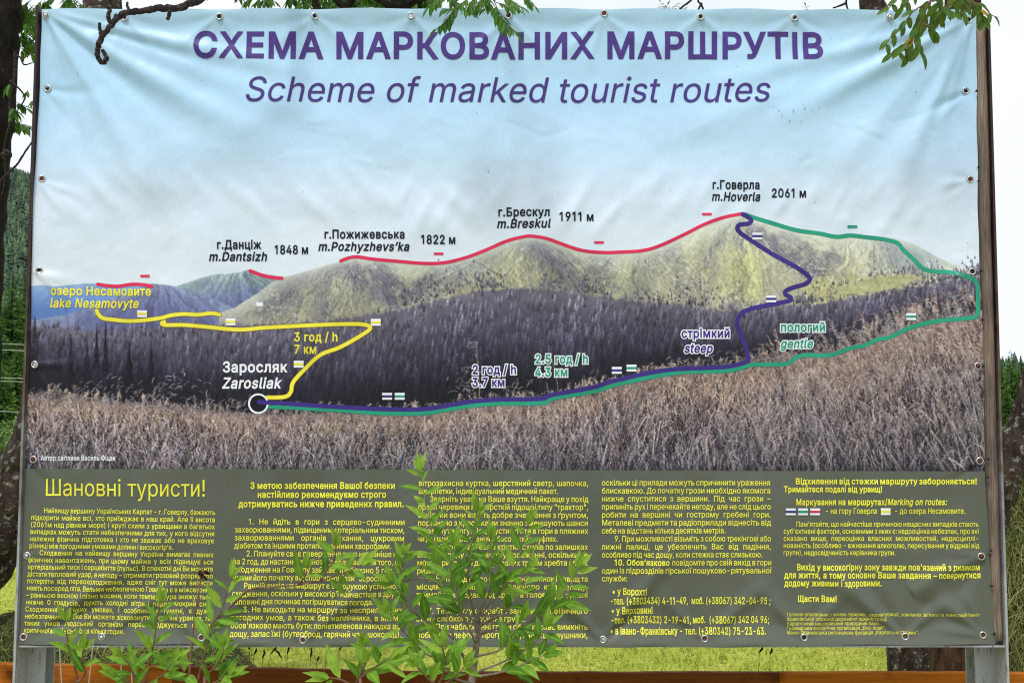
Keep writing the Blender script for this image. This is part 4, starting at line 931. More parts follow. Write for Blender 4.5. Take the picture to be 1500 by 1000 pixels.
# long pale stems
for (x0, y0, x1, y1) in ((1436, 672, 1384, 520), (1425, 680, 1352, 560), (1440, 640, 1412, 500), (1400, 686, 1330, 590), (1432, 655, 1398, 470), (1410, 688, 1372, 575), (1380, 688, 1318, 588), (1445, 690, 1420, 560), (1265, 690, 1264, 560),
                         (812, 690, 800, 560), (700, 686, 697, 500), (818, 600, 806, 520), (716, 690, 708, 600), (46, 655, 82, 620), (62, 655, 86, 620), (480, 690, 520, 610), (1150, 690, 1170, 590), (640, 690, 612, 620)):
    n_ = int(math.hypot(x1 - x0, y1 - y0) * 3)
    t = np.linspace(0, 1, n_)
    bw = 4 * np.sin(t * 3)
    for k in range(2):
        splat(x0 + (x1 - x0) * t + bw + k * .5, y0 + (y1 - y0) * t, np.tile(np.array((158, 150, 140)) * random.uniform(.8, 1.08), (n_, 1)))
# dead dark weeds in the grass and a few yellow tufts
for (x0, y0, h) in ((316, 686, 50), (918, 660, 62), (757, 688, 40), (802, 690, 60), (560, 655, 30), (1030, 640, 40), (870, 682, 40), (1345, 640, 26), (1146, 590, 26), (980, 690, 30)):
    n_ = 170
    t = rng.random(n_)
    splat(x0 + rng.normal(0, 2.4, n_) * (1.2 - t), y0 - h * t, np.tile(np.array((46, 42, 58.)), (n_, 1)) * rng.uniform(.8, 1.4, (n_, 1)))
    blades(np.full(26, x0 + 0.), y0 - h * rng.random(26), rng.uniform(4, 11, 26), rng.normal(0, 1, 26), rng.normal(0, .5, 26), np.tile(np.array((50, 45, 62.)), (26, 1)), np.tile(np.array((58, 52, 70.)), (26, 1)))
for (x0, y0) in ((128, 612), (480, 632), (494, 628), (575, 634), (250, 608)):
    splat(x0 + rng.normal(0, 6, 90), y0 + rng.normal(0, 2.4, 90), np.tile(np.array((160, 150, 72.)), (90, 1)) * rng.uniform(.8, 1.1, (90, 1)))
# small white scuffs in the print
for k in range(70):
    x0 = rng.uniform(60, 1430); y0 = rng.uniform(470, 680)
    splat(x0 + rng.normal(0, .6, 4), y0 + rng.normal(0, .6, 4), np.full((4, 3), rng.uniform(120, 215)))

pic = np.clip(pic, 6, 240)
half = pic.reshape(SH // 2, 2, SW // 2, 2, 3).mean((1, 3))
canvas = lerp3(SKY_STOPS, gy)
canvas[Y0P:Y1P] = half
olive = np.array((89, 93, 80)) + ((fbm(HH, WW, 220, 81, 3) - .5) * 12)[..., None]
seam = 690 - 4 * (1 - gx / 1500)
a = np.clip((gy - seam) * .9 + .5, 0, 1)[..., None]
canvas = canvas * (1 - a) + olive * a
# weathering: faint water marks, specks
canvas *= (1 + (fbm(HH, WW, 90, 88, 4) - .5) * .05 + (vnoise(HH, WW, 2.2, 90) - .5) * .02)[..., None]
for k in range(260):
    x0, y0 = int(rng.uniform(60, 1430)), int(rng.uniform(40, 935))
    if k < 45: x0, y0 = int(rng.normal(1150, 26)), int(rng.normal(165, 7))
    canvas[y0, x0:x0 + rng.integers(1, 3)] *= rng.uniform(.65, .9)
canvas = lin(np.clip(canvas, 3, 250))

# ------------------------------------------------------------------ the banner: the cloth itself
LX = ([15, 130, 263, 397, 534, 680, 812, 941], [63, 58, 52, 48, 43, 37.5, 33, 28])
RX = ([15, 110, 333, 534, 690, 800, 941], [1427.5, 1429, 1433, 1439, 1442, 1448, 1456])
rows = np.concatenate([np.arange(15.0, 300, 3.0), np.arange(300.0, 694, 1.0), np.arange(696.0, 942, 3.0), [941.5]])
NXC = 1400
uu = np.linspace(0, 1, NXC)
rl = np.interp(rows, *LX); rr = np.interp(rows, *RX)
PX = rl[:, None] * (1 - uu) + rr[:, None] * uu
PX += (np.sin(rows / 66.0) * .8 + np.sin(rows / 17.0) * .4)[:, None] * np.clip(1 - np.minimum(uu, 1 - uu) / .03, 0, 1)
PY = np.repeat(rows[:, None], NXC, 1)
topw = 1.1 * np.sin((PX - 185) / 139 * 2 * math.pi + 1.6) - 1.6 * np.exp(-((PX - 650) / 260) ** 2) + .5
PY += topw * np.clip(1 - (PY - 15) / 20, 0, 1)
PY += (1.0 * np.sin((PX - 150) / 144 * 2 * math.pi) + .8 * uu - .4 + 3.2 * np.clip((PX - 290) / 60, 0, 1) * np.clip((1230 - PX) / 90, 0, 1)) * np.clip(1 - (941.5 - PY) / 20, 0, 1)
V = cloth(PX, PY).reshape(-1, 3)
cc = bil(canvas, PX, PY).reshape(-1, 3)
NR = len(rows)
idx = np.arange(NR * NXC).reshape(NR, NXC)
quads = np.stack([idx[:-1, :-1], idx[1:, :-1], idx[1:, 1:], idx[:-1, 1:]], -1).reshape(-1, 4)
me = bpy.data.meshes.new('banner')
me.vertices.add(len(V)); me.vertices.foreach_set('co', V.astype(np.float32).ravel())
me.loops.add(quads.size); me.loops.foreach_set('vertex_index', quads.astype(np.int32).ravel())
me.polygons.add(len(quads)); me.polygons.foreach_set('loop_start', np.arange(0, quads.size, 4, dtype=np.int32))
me.update(calc_edges=True)
me.polygons.foreach_set('use_smooth', np.ones(len(quads), bool))
ca = me.attributes.new('print', 'FLOAT_COLOR', 'POINT')
ca.data.foreach_set('color', np.concatenate([cc, np.ones((len(cc), 1))], 1).astype(np.float32).ravel())

M_CLOTH, n_, l_, b_ = mat_base('printed vinyl')
at = n_.new('ShaderNodeAttribute'); at.attribute_name = 'print'
tc = n_.new('ShaderNodeTexCoord')
no = n_.new('ShaderNodeTexNoise'); no.inputs['Scale'].default_value = 420; no.inputs['Detail'].default_value = 2
bp = n_.new('ShaderNodeBump'); bp.inputs['Strength'].default_value = 0.06; bp.inputs['Distance'].default_value = 0.001
l_.new(tc.outputs['Object'], no.inputs['Vector']); l_.new(no.outputs['Fac'], bp.inputs['Height']); l_.new(bp.outputs['Normal'], b_.inputs['Normal'])
l_.new(at.outputs['Color'], b_.inputs['Base Color'])
b_.inputs['Roughness'].default_value = 0.38
b_.inputs['Specular IOR Level'].default_value = 0.27
banner = link('banner', me, M_CLOTH)
tag(banner, 'large printed vinyl banner with mountain route map above an olive text strip', 'banner')
# ------------------------------------------------------------------ lettering: outlines, filled by winding number
GL_ = {}
for row in GLYPHS:
    polys, i = [], 2
    while i < len(row):
        k = row[i]
        polys.append(np.array(row[i + 1:i + 1 + 2 * k], float).reshape(-1, 2) / 1000.0)
        i += 1 + 2 * k
    GL_[chr(row[0])] = (row[1] / 1000.0, polys)
GL_['І'] = (.37, [np.array([(.123, 0), (.123, 1), (.247, 1), (.247, 0)])])      # a plain upright, without bars


def grow(poly, d):
    """move an outline outwards by d (clockwise outlines have their outside on the left)"""
    if d == 0: return poly
    nx = np.roll(poly, -1, 0); pv = np.roll(poly, 1, 0)
    e1 = poly - pv; e2 = nx - poly
    e1 /= np.maximum(np.linalg.norm(e1, axis=1, keepdims=True), 1e-6); e2 /= np.maximum(np.linalg.norm(e2, axis=1, keepdims=True), 1e-6)
    n1 = np.stack([-e1[:, 1], e1[:, 0]], 1); n2 = np.stack([-e2[:, 1], e2[:, 0]], 1)
    m = n1 + n2
    k = np.maximum((m * n1).sum(1, keepdims=True), .55)
    return poly + m / k * d


def wind(pt, polys):
    w = 0
    x, y = pt
    for p in polys:
        a = p; b = np.roll(p, -1, 0)
        cr = (b[:, 0] - a[:, 0]) * (y - a[:, 1]) - (x - a[:, 0]) * (b[:, 1] - a[:, 1])
        w += int(((a[:, 1] <= y) & (b[:, 1] > y) & (cr > 0)).sum()) - int(((a[:, 1] > y) & (b[:, 1] <= y) & (cr < 0)).sum())
    return w


TRI = {}


def glyph(ch, bold=0.0, serif=False, fine=0.0):
    key = (ch, bold, serif, fine)
    if key in TRI: return TRI[key]
    adv, polys = GL_.get(ch, GL_[' '])
    polys = [grow(p, bold) for p in polys]
    if serif:
        ex = []
        for p in polys:
            q = np.roll(p, -1, 0)
            for a, b in zip(p, q):
                for lev, sgn in ((0, 1), (.746, -1), (1.0, -1)):
                    if abs(a[1] - lev) < .07 and abs(b[1] - lev) < .07 and .06 < abs(a[0] - b[0]) < .3:
                        x0, x1 = min(a[0], b[0]) - .065, max(a[0], b[0]) + .065
                        y0, y1 = (lev - bold, lev + .05) if sgn > 0 else (lev - .05, lev + bold)
                        ex.append(np.array([(x0, y0), (x0, y1), (x1, y1), (x1, y0)]))
        polys = polys + ex
    if not polys:
        TRI[key] = (adv, np.zeros((0, 2)), [])
        return TRI[key]
    vs_, es_ = [], []
    for p in polys:
        if fine:
            r = []
            for a, b in zip(p, np.roll(p, -1, 0)):
                k = max(1, int(np.linalg.norm(b - a) / fine + .5))
                r += [a + (b - a) * j / k for j in range(k)]
            p = np.array(r)
        s = len(vs_)
        vs_ += [Vector(q) for q in p]
        es_ += [(s + i, s + (i + 1) % len(p)) for i in range(len(p))]
    if fine:
        al = np.concatenate(polys); lo, hi = al.min(0), al.max(0)
        for x in np.arange(lo[0] + fine / 2, hi[0], fine):
            for y in np.arange(lo[1] + fine / 2, hi[1], fine):
                if wind((x, y), polys): vs_.append(Vector((x, y)))
    out = geometry.delaunay_2d_cdt(vs_, es_, [], 0, 1e-5)
    v = np.array([tuple(q) for q in out[0]])
    fs = []
    for f in out[2]:
        c = v[list(f)].mean(0)
        if wind(c, polys): fs.append(tuple(f))
    TRI[key] = (adv, v, fs)
    return TRI[key]


class Lettering:
    def __init__(self): self.x, self.y, self.f, self.n = [], [], [], 0

    def put(self, v, fs, X, Yb, sx_, sy_, shear):
        if not len(v): return
        self.x.append(X + (v[:, 0] + v[:, 1] * shear) * sx_); self.y.append(Yb - v[:, 1] * sy_)
        self.f += [tuple(i + self.n for i in f) for f in fs]
        self.n += len(v)

    def line(self, s, x0, x1, base, cap, bold=0.0, italic=False, serif=False, fine=0.0, slope=0.0, extra=0.0, hs=None):
        """set the line s between x0 and x1 (photo pixels) on the baseline; spaces take up the slack"""
        adv = [GL_.get(c, GL_[' '])[0] + (bold * 1.5 if c != ' ' else 0) for c in s]
        nsp = s.count(' ')
        ink_w = sum(a for a, c in zip(adv, s) if c != ' ')
        if hs is None:
            h = (x1 - x0) / (ink_w + nsp * .40)
            spw = .40 * h
        else:
            h = cap * hs
            spw = (x1 - x0 - ink_w * h) / max(nsp, 1)
            if spw < .26 * h or nsp == 0:
                h = (x1 - x0) / (ink_w + nsp * .28); spw = .28 * h
        X = x0
        for c, a in zip(s, adv):
            if c == ' ':
                X += spw; continue
            _, v, fs = glyph(c, bold + extra, serif, fine)
            self.put(v, fs, X + bold * .75 * h, base + slope * (X - x0), h, cap, .2 if italic else 0)
            X += a * h

    def build(self, name, mat, off, parent=None):
        x, y = np.concatenate(self.x), np.concatenate(self.y)
        q = cloth(x, y, off)
        me = bpy.data.meshes.new(name)
        me.from_pydata([tuple(p) for p in q], [], [f[::-1] for f in self.f])
        me.update()
        # every letter faces the viewer
        nrm = np.zeros(len(me.polygons) * 3); me.polygons.foreach_get('normal', nrm)
        if len(nrm) and nrm.reshape(-1, 3)[:, 1].mean() > 0: me.flip_normals()
        return link(name, me, mat, parent or banner)


I_PURPLE = ink('purple ink', 76, 56, 124)
I_BLACK = ink('black ink', 24, 26, 34)
I_YELLOW = ink('yellow ink', 232, 220, 66)
I_YTEXT = ink('text yellow ink', 240, 230, 70)
I_DIM = ink('faded yellow ink', 214, 208, 66)
I_OCHRE = ink('ochre ink', 150, 130, 40)
I_WHITE = ink('white ink', 236, 238, 242)
I_NAVY = ink('navy ink', 62, 48, 124)
I_TEAL = ink('green ink', 42, 150, 118)
I_RED = ink('red ink', 214, 48, 84)
I_DARK = ink('disc ink', 26, 24, 32)

B = .042


def write(name, lines, mat, off=.0016, **kw):
    L = Lettering()
    for ln in lines:
        o = dict(kw); o.update(ln[5] if len(ln) > 5 else {})
        L.line(*ln[:5], **o)
    return L.build(name, mat, off)


t = write('heading_text', [('СХЕМА МАРКОВАНИХ МАРШРУТІВ', 283, 1207, 86.5, 37.5)], I_PURPLE, bold=B, fine=.22)
t['label'] = 'large bold purple Ukrainian heading along the top'
t = write('subheading_text', [('Scheme of marked tourist routes', 358, 1126, 151, 36.5)], I_PURPLE, italic=True, bold=.004, fine=.22)
t['label'] = 'purple italic English line under the heading'
PEAKS = [[('г.Данціж', 318, 384, 365, 12.4), ('m.Dantsizh', 306, 392, 382.5, 12.4, dict(italic=True))],
         [('г.Пожижевська', 475, 594, 350, 12.4), ("m.Pozhyzhevs’ka", 466, 600, 368, 12.4, dict(italic=True))],
         [('г.Брескул', 729, 806, 317, 12.4), ('m.Breskul', 727, 806, 334, 12.4, dict(italic=True))],
         [('г.Говерла', 1042, 1113, 277.5, 12.4), ('m.Hoverla', 1041, 1113, 295, 12.4, dict(italic=True))],
         [('1848 м', 402, 453, 372.5, 12.4)], [('1822 м', 616, 668, 357.5, 12.4)], [('1911 м', 818, 870, 324.5, 12.4)], [('2061 м', 1129, 1181, 289.5, 12.4)]]
for p in PEAKS:
    write('peak_name' if len(p) == 2 else 'height_text', p, I_BLACK, bold=B)
write('lake_name', [('озеро Несамовите', 75, 222, 432, 12.6), ('lake Nesamovyte', 73, 203, 450, 12.6, dict(italic=True))], I_YELLOW, bold=B, slope=.006)
write('distance_text', [('3 год / h', 431, 496, 500, 12.6), ('7 км', 431, 465, 518, 12.6)], I_YELLOW, bold=B)
write('place_name', [('Заросляк', 326, 422, 545, 15.2), ('Zarosliak', 325, 412, 568.5, 15.2, dict(italic=True))], I_WHITE, bold=B)
for nm, rows_, m_ in (('distance_text', [('2 год / h', 691, 757, 547.5, 12.6), ('3.7 км', 691, 740, 566, 12.6)], I_NAVY),
                      ('distance_text', [('2.5 год / h', 783, 862, 532, 12.6), ('4.3 км', 783, 832, 551, 12.6)], I_TEAL),
                      ('slope_word', [('стрімкий', 997, 1069, 494.5, 12.6), ('steep', 1001, 1043, 516.5, 12.6, dict(italic=True))], I_NAVY),
                      ('slope_word', [('пологий', 1142, 1209, 485.5, 12.6), ('gentle', 1142, 1190, 509.5, 12.6, dict(italic=True))], I_TEAL)):
    o = write('letter_outline', rows_, I_WHITE, off=.0012, bold=B, extra=.13)
    t = write(nm, rows_, m_, off=.0020, bold=B)
write('credit_text', [('Автор світлини Василь Фіцак', 61, 171, 674, 7.4)], I_WHITE, bold=.03)
t = write('greeting_text', [('Шановні туристи!', 66, 303, 725.5, 24.5, dict(slope=.006))], I_YTEXT, bold=.0, fine=.4)
t['label'] = 'large yellow greeting at the left of the olive strip'

C1 = ['Найвищу вершину Українських Карпат - г. Говерлу, бажають', 'підкорити майже всі, хто приїжджає в наш край. Але її висота', '(2061м над рівнем моря) і круті схили з урвищами в багатьох',
      'випадках можуть стати небезпечними для тих, у кого відсутня', 'належна фізична підготовка і хто не зважає або не враховує', "різниці між погодними умовами долини і високогір'я.",
      'Сходження на найвищу вершину України вимагає певних', 'фізичних навантажень, при цьому майже у всіх підвищується', 'артеріальний тиск і серцебиття (пульс). В спекотні дні Ви можете',
      'дістати тепловий удар, в негоду – отримати грозовий розряд або', 'потерпіти від переохолодження, адже сніг тут може випасти', 'навіть посеред літа. Вельми небезпечною Говерла є в міжсезоння',
      '– ранньою весною і пізно восени, коли температура знижується', 'нижче 0 градусів, дують холодні вітри і падає мокрий сніг.', 'Сходження в таких умовах, і особливо в тумані, є дуже',
      "небезпечним, адже Ви можете зісковзнути у кам'яні урвища, за", 'таких умов людський організм переохолоджується нижче', 'критичної межі всього за кілька годин.']
L = Lettering()
for i, s in enumerate(C1):
    x0 = 47.6 - 11.0 * i / 17 + (18 if i == 0 else 16 if i == 6 else 0)
    x1 = {5: 255, 17: 184}.get(i, 316.5 - 7.5 * i / 17)
    L.line(s, x0, x1, 750.4 + 10.27 * i, 7.3, bold=.012, slope=.013, hs=.85)
L.build('paragraph_text', I_YTEXT, .0016)

write('paragraph_text', [('З метою забезпечення Вашої безпеки', 367, 579, 715.3, 9.4), ('настійливо рекомендуємо строго', 377.5, 566, 728.3, 9.4), ('дотримуватись нижче приведених правил.', 350, 592, 742, 9.4)], I_YTEXT, bold=B)
C2 = ['1. Не йдіть в гори з серцево-судинними', 'захворюваннями, підвищеним артеріальним тиском,', 'захворюваннями органів дихання, цукровим', 'діабетом та іншими протипоказаними хворобами.',
      '2. Плануйте своє повернення вниз не пізніше ніж', 'за 2 год. до настання темноти (з врахуванням того, що', 'сходження на Говерлу займає приблизно 5 год. за', 'умови його початку від спортивної бази "Заросляк").',
      'Ранній вихід на маршрут є запорукою успішного', "сходження, оскільки у високогір'ї найчастіше в другій", 'половині дня починає погіршуватися погода.', '3. Не виходьте на маршрут за несприятливих',
      'погодних умов, а також без наплічника, в якому', "обов'язково мають бути: поліетиленова накидка від", 'дощу, запас їжі (бутерброд, гарячий чай, шоколад),']
L = Lettering()
for i, s in enumerate(C2):
    x0 = 345 - 7 * i / 14 + {0: 19, 4: 18, 8: 17, 11: 17}.get(i, 0)
    x1 = {3: 574, 7: 580, 10: 548}.get(i, 593.6 - 4.5 * i / 14)
    L.line(s, x0, x1, 767.4 + 11.64 * i, 8.4, bold=.014, slope=.004, hs=.88)
L.build('paragraph_text', I_YTEXT, .0016)
C3 = ['вітрозахисна куртка, шерстяний светр, шапочка,', 'шкарпетки, індивідуальний медичний пакет.', 'Зверніть увагу на Ваше взуття. Найкраще у похід', 'брати черевики на жорсткій підошві типу "трактор",',
      'оскільки вони мають добре зчеплення з ґрунтом,', 'порівняно з кросівками значно зменшують шанси', 'підвернути ногу. Недопустимо йти в гори в пляжних', 'чи домашніх шльопанцях, босоніжках, туфлях.',
      '4. Не спускайтеся з крутих схилів по залишках', 'снігу та граду у лежачому положенні, оскільки це', 'може призвести до серйозних травм хребта або ж', 'ризику життя.', '5. Не підходьте до прямовисних стінок і урвищ та',
      'місцями на схилах з можливістю каменепаду,', 'тримайтеся подалі від краю, а головне, в тумані', 'чи негоду.', '7. Темп руху обирайте залежно від фізичного', 'стану слабкого учасника групи.', "8. При наближенні грози обов'язково вимкніть",
      'мобільні телефони, програвачі, зніміть навушники,']
L = Lettering()
for i, s in enumerate(C3):
    x0 = 613 - 4 * i / 19 + {2: 17, 8: 17, 12: 17, 16: 17, 18: 17}.get(i, 0)
    x1 = {1: 818, 7: 817, 11: 690, 15: 680, 17: 770}.get(i, 861.8 - 1.3 * i / 19)
    L.line(s, x0, x1, 711.2 + 11.62 * i, 8.4, bold=.014, hs=.88)
L.build('paragraph_text', I_YTEXT, .0016)
C4 = ['оскільки ці прилади можуть спричинити ураження', 'блискавкою. До початку грози необхідно якомога', 'нижче спуститися з вершини. Під час грози –', 'припиніть рух і перечекайте негоду, але не слід цього',
      'робити на вершині чи гострому гребені гори.', 'Металеві предмети та радіоприлади віднесіть від', 'себе на відстань кілька десятків метрів.', '9. При можливості візьміть з собою трекінгові або', 'лижні палиці, це убезпечить Вас від падіння,',
      'особливо під час дощу, коли стежка стає слизькою.', '10.', 'один із підрозділів гірської пошуково-рятувальної', 'служби:']
L = Lettering()
for i, s in enumerate(C4):
    y = 710.4 + 11.68 * i
    if i == 10:
        L.line('10. Обов’язково', 899, 980.5, y, 8.6, bold=B)
        L.line('повідомте про свій вихід в гори', 983.5, 1130, y, 8.4, bold=.014, hs=.88)
        continue
    L.line(s, 880.8 + {7: 18.5}.get(i, 0), {6: 1063, 9: 1117, 12: 919}.get(i, 1128 + 2 * i / 12), y, 8.4, bold=.014, hs=.88)
L.build('paragraph_text', I_YTEXT, .0016)
write('phone_list', [('• у Ворохті', 896, 947, 870, 9.6), ('-тел. (+3803434) 4-11-49,  моб. (+38067) 342-04-95 ;', 893, 1128, 883.5, 9.6), ('• у Верховині', 894.5, 956, 897.6, 9.6),
                     ('-тел. (+3803432) 2-19-41, моб.  (+38067) 342 04 96;', 894, 1126.5, 911.3, 9.6), ('• в Івано-Франківську - тел. (+380342) 75-23-63.', 893, 1121, 927.2, 9.6)], I_YTEXT, bold=.028, serif=True)
write('warning_text', [('Відхилення від стежки маршруту забороняється!', 1164, 1430, 708.6, 8.6, dict(hs=.95)), ('Тримайтеся подалі від урвищ!', 1147, 1291.5, 720.2, 8.6)], I_YTEXT, bold=B)
L = Lettering()
L.line('Маркування на маршрутах/', 1164.7, 1299, 739, 8.8, bold=B)
L.line('Marking on routes:', 1298.5, 1386, 739, 8.8, bold=B, italic=True)
L.line('- на гору Говерла', 1207.5, 1284, 751.8, 8.4, bold=.012)
L.line('- до озера Несамовите.', 1309, 1413, 751.8, 8.4, bold=.012)
L.build('legend_text', I_YTEXT, .0016)
C5 = ["Пам'ятайте, що найчастіше причиною нещасних випадків стають", "суб'єктивні фактори, основними з яких є: недооцінка небезпек, про які", 'сказано вище, переоцінка власних можливостей, недисциплі-',
      'нованість (особливо - вживання алкоголю, пересування у відриві від', 'групи), недосвідченість керівника групи.']
L = Lettering()
for i, s in enumerate(C5):
    L.line(s, 1147 + (18 if i == 0 else 0), 1311 if i == 4 else 1432 + 1.6 * i / 4, 770.6 + 10.42 * i, 7.5, bold=.012, hs=.85)
L.build('paragraph_text', I_YTEXT, .0016)
write('warning_text', [("Вихід у високогірну зону завжди пов'язаний з ризиком", 1166.7, 1435, 834.4, 9), ('для життя, а тому основне Ваше завдання – повернутися', 1148.4, 1436, 846, 9), ('додому живими і здоровими.', 1148.6, 1291.5, 857.8, 9),
                       ('Щасти Вам!', 1168, 1225, 880.5, 9)], I_YTEXT, bold=B)
write('publisher_text', [('Головне управління з питань туризму,  євроінтеграції, зовнішніх зв’язків та інвестицій Івано-', 1151, 1436, 901.3, 5.2), ('Франківської обласної державної адміністрації', 1151, 1297, 907.8, 5.2),
                         ('Карпатський національний природний парк.', 1151, 1288, 914.4, 5.2), ('Громадська екологічна організація „Еко-плай“.', 1151, 1296, 920.8, 5.2), ('Івано-Франківська регіональна фундація „Карпатські стежки“.', 1151, 1343.5, 927.2, 5.2)], I_DIM, bold=0.012)


# ------------------------------------------------------------------ route lines and way marks printed on the cloth
def ribbon(name, pts, width, mat, off, parent=None, closed=False):
    p = np.array(pts, float) if closed else smooth_path(pts, 3.0)
    if closed:
        d = np.roll(p, -1, 0) - np.roll(p, 1, 0)
    else:
        d = np.gradient(p, axis=0)
    d /= np.maximum(np.linalg.norm(d, axis=1, keepdims=True), 1e-6)
    nn = np.stack([-d[:, 1], d[:, 0]], 1) * width / 2
    a, b = p + nn, p - nn
    x = np.concatenate([a[:, 0], b[:, 0]]); y = np.concatenate([a[:, 1], b[:, 1]])
    n = len(p)
    F = [(i, i + 1, n + i + 1, n + i) for i in range(n - 1)]
    if closed: F.append((n - 1, 0, n, 2 * n - 1))
    else:                                             # round ends
        for (c, dd, s0) in ((p[0], -d[0], 0), (p[-1], d[-1], n - 1)):
            th0 = math.atan2(dd[1], dd[0])
            th = np.linspace(th0 - math.pi / 2, th0 + math.pi / 2, 9)
            k0 = len(x)
            x = np.concatenate([x, c[0] + np.cos(th) * width / 2]); y = np.concatenate([y, c[1] + np.sin(th) * width / 2])
            F.append(tuple(range(k0, k0 + 9)))
    q = cloth(x, y, off)
    me = bpy.data.meshes.new(name)
    me.from_pydata([tuple(v) for v in q], [], F)
    me.update()
    return link(name, me, mat, parent or banner)


R_MAIN = [(500, 383), (512, 378.5), (525, 377), (545, 380), (580, 383), (620, 386), (650, 385), (680, 378), (710, 367), (740, 354), (765, 347.5), (780, 346.5), (800, 350), (820, 357), (850, 367), (880, 370.5), (910, 370), (940, 368), (965, 361),
          (1000, 345), (1030, 330), (1060, 319), (1086, 314)]
Y1 = [(142, 455), (144, 460), (151, 466), (165, 468), (185, 470), (205, 469.5), (235, 466), (250, 462), (270, 460), (290, 461), (310, 459), (322, 461)]
Y2 = [(241, 471.5), (237, 473.5), (243, 476), (270, 476), (300, 478.5), (350, 483), (390, 480), (450, 477), (500, 475), (532, 475.5), (543, 480), (535, 488), (500, 508), (470, 520), (446, 542), (430, 560), (427, 573), (421, 580), (408, 582), (392, 582)]
NV = [(382, 589), (420, 591), (480, 595), (560, 599), (620, 599), (660, 593), (690, 588), (730, 585), (790, 584), (810, 578), (870, 567), (890, 560), (920, 553), (950, 546), (985, 541), (1030, 539), (1065, 537), (1090, 531), (1095, 526), (1092, 510), (1084, 490),
      (1079, 475), (1083, 462), (1095, 454), (1120, 448), (1145, 443), (1157, 440), (1158, 436), (1150, 431), (1151, 426), (1162, 421), (1179, 416), (1186, 409), (1180, 401), (1160, 388), (1130, 372), (1100, 353), (1084, 342), (1079, 335), (1083, 330), (1096, 328),
      (1100, 323), (1094, 318), (1087, 315)]
TL = [(394, 595.5), (430, 597), (500, 601), (560, 605), (620, 605), (660, 599), (690, 594), (730, 591), (795, 590), (812, 583), (870, 573), (900, 564), (930, 557), (960, 551), (1000, 545), (1065, 543), (1090, 537), (1105, 534), (1150, 533), (1165, 524), (1180, 520),
      (1215, 520), (1245, 510), (1265, 506), (1285, 497), (1300, 495), (1325, 483), (1350, 475), (1375, 470), (1410, 467), (1425, 465), (1431, 459), (1431.5, 440), (1431, 418), (1425, 410), (1410, 404), (1390, 399), (1365, 398), (1350, 393), (1335, 378), (1322, 366),
      (1315, 357), (1300, 352), (1270, 348), (1245, 345), (1225, 347), (1200, 342), (1165, 337), (1130, 327), (1090, 315)]
ribbon('route_line', TL, 6, I_TEAL, .0009)['label'] = 'green route line'
ribbon('route_line', R_MAIN, 4.8, I_RED, .0010)['label'] = 'long red ridge line'
ribbon('route_line', NV, 6.4, I_NAVY, .0011)['label'] = 'dark blue route line'
for p in ([(143, 416), (155, 418), (172, 419), (190, 416.5), (205, 416.5), (223, 419.5)], [(367, 397), (385, 403.5), (402, 407), (414, 408)]):
    ribbon('route_line', p, 5, I_RED, .0010)['label'] = 'short red ridge line'
for p in (Y1, Y2):
    ribbon('route_border', p, 6.8, I_OCHRE, .0010)
    ribbon('route_line', p, 5.2, I_YELLOW, .0012)['label'] = 'yellow route line'
th = np.linspace(0, 2 * math.pi, 49)[:-1]
q = cloth(379 + np.cos(th) * 13.5, 591 - np.sin(th) * 13.5, .0012)
me = bpy.data.meshes.new('start_disc'); me.from_pydata([tuple(v) for v in q], [], [tuple(range(48))]); link('start_disc', me, I_DARK, banner)
ribbon('start_ring', np.stack([379 + np.cos(th) * 13.6, 591 - np.sin(th) * 13.6], 1), 2.6, I_WHITE, .0016, closed=True)
ribbon('route_line', [(380, 588.6), (400, 590)], 6, I_NAVY, .0020)


def rect(name, x0, x1, y0, y1, mat, off):
    X, Y = np.meshgrid(np.linspace(x0, x1, 4), np.linspace(y0, y1, 4))
    q = cloth(X.ravel(), Y.ravel(), off)
    F = [(r * 4 + c, (r + 1) * 4 + c, (r + 1) * 4 + c + 1, r * 4 + c + 1) for r in range(3) for c in range(3)]
    me = bpy.data.meshes.new(name); me.from_pydata([tuple(v) for v in q], [], F); me.update()
    return link(name, me, mat, banner)


for (x, y) in ((212.5, 404.3), (642.5, 372), (877, 356), (1034.5, 314.8)): rect('ridge_mark', x - 7, x + 7, y - 1.8, y + 1.8, I_RED, .0016)
rect('ridge_mark', 1241, 1255.5, 330.2, 334.2, I_TEAL, .0016)
for (x, y, m_) in ((208.5, 459.5, I_YELLOW), (338.5, 471.5, I_YELLOW), (551, 472.5, I_YELLOW), (438.5, 533.5, I_YELLOW), (567.5, 580.3, I_NAVY), (585.8, 580.3, I_TEAL), (903.3, 542.3, I_NAVY), (924.8, 539, I_TEAL), (1108.5, 346.5, I_NAVY),
                   (1128.8, 438, I_NAVY), (1333.3, 464, I_TEAL), (1157.3, 748.8, I_NAVY), (1175.2, 748.8, I_TEAL), (1192.9, 748.8, I_RED), (1296.4, 748.6, I_YELLOW)):
    rect('way_mark', x - 7.2, x + 7.2, y - 5, y + 5, I_WHITE, .0022)
    rect('mark_stripe', x - 7.2, x + 7.2, y - 1.6, y + 1.6, m_, .0030)

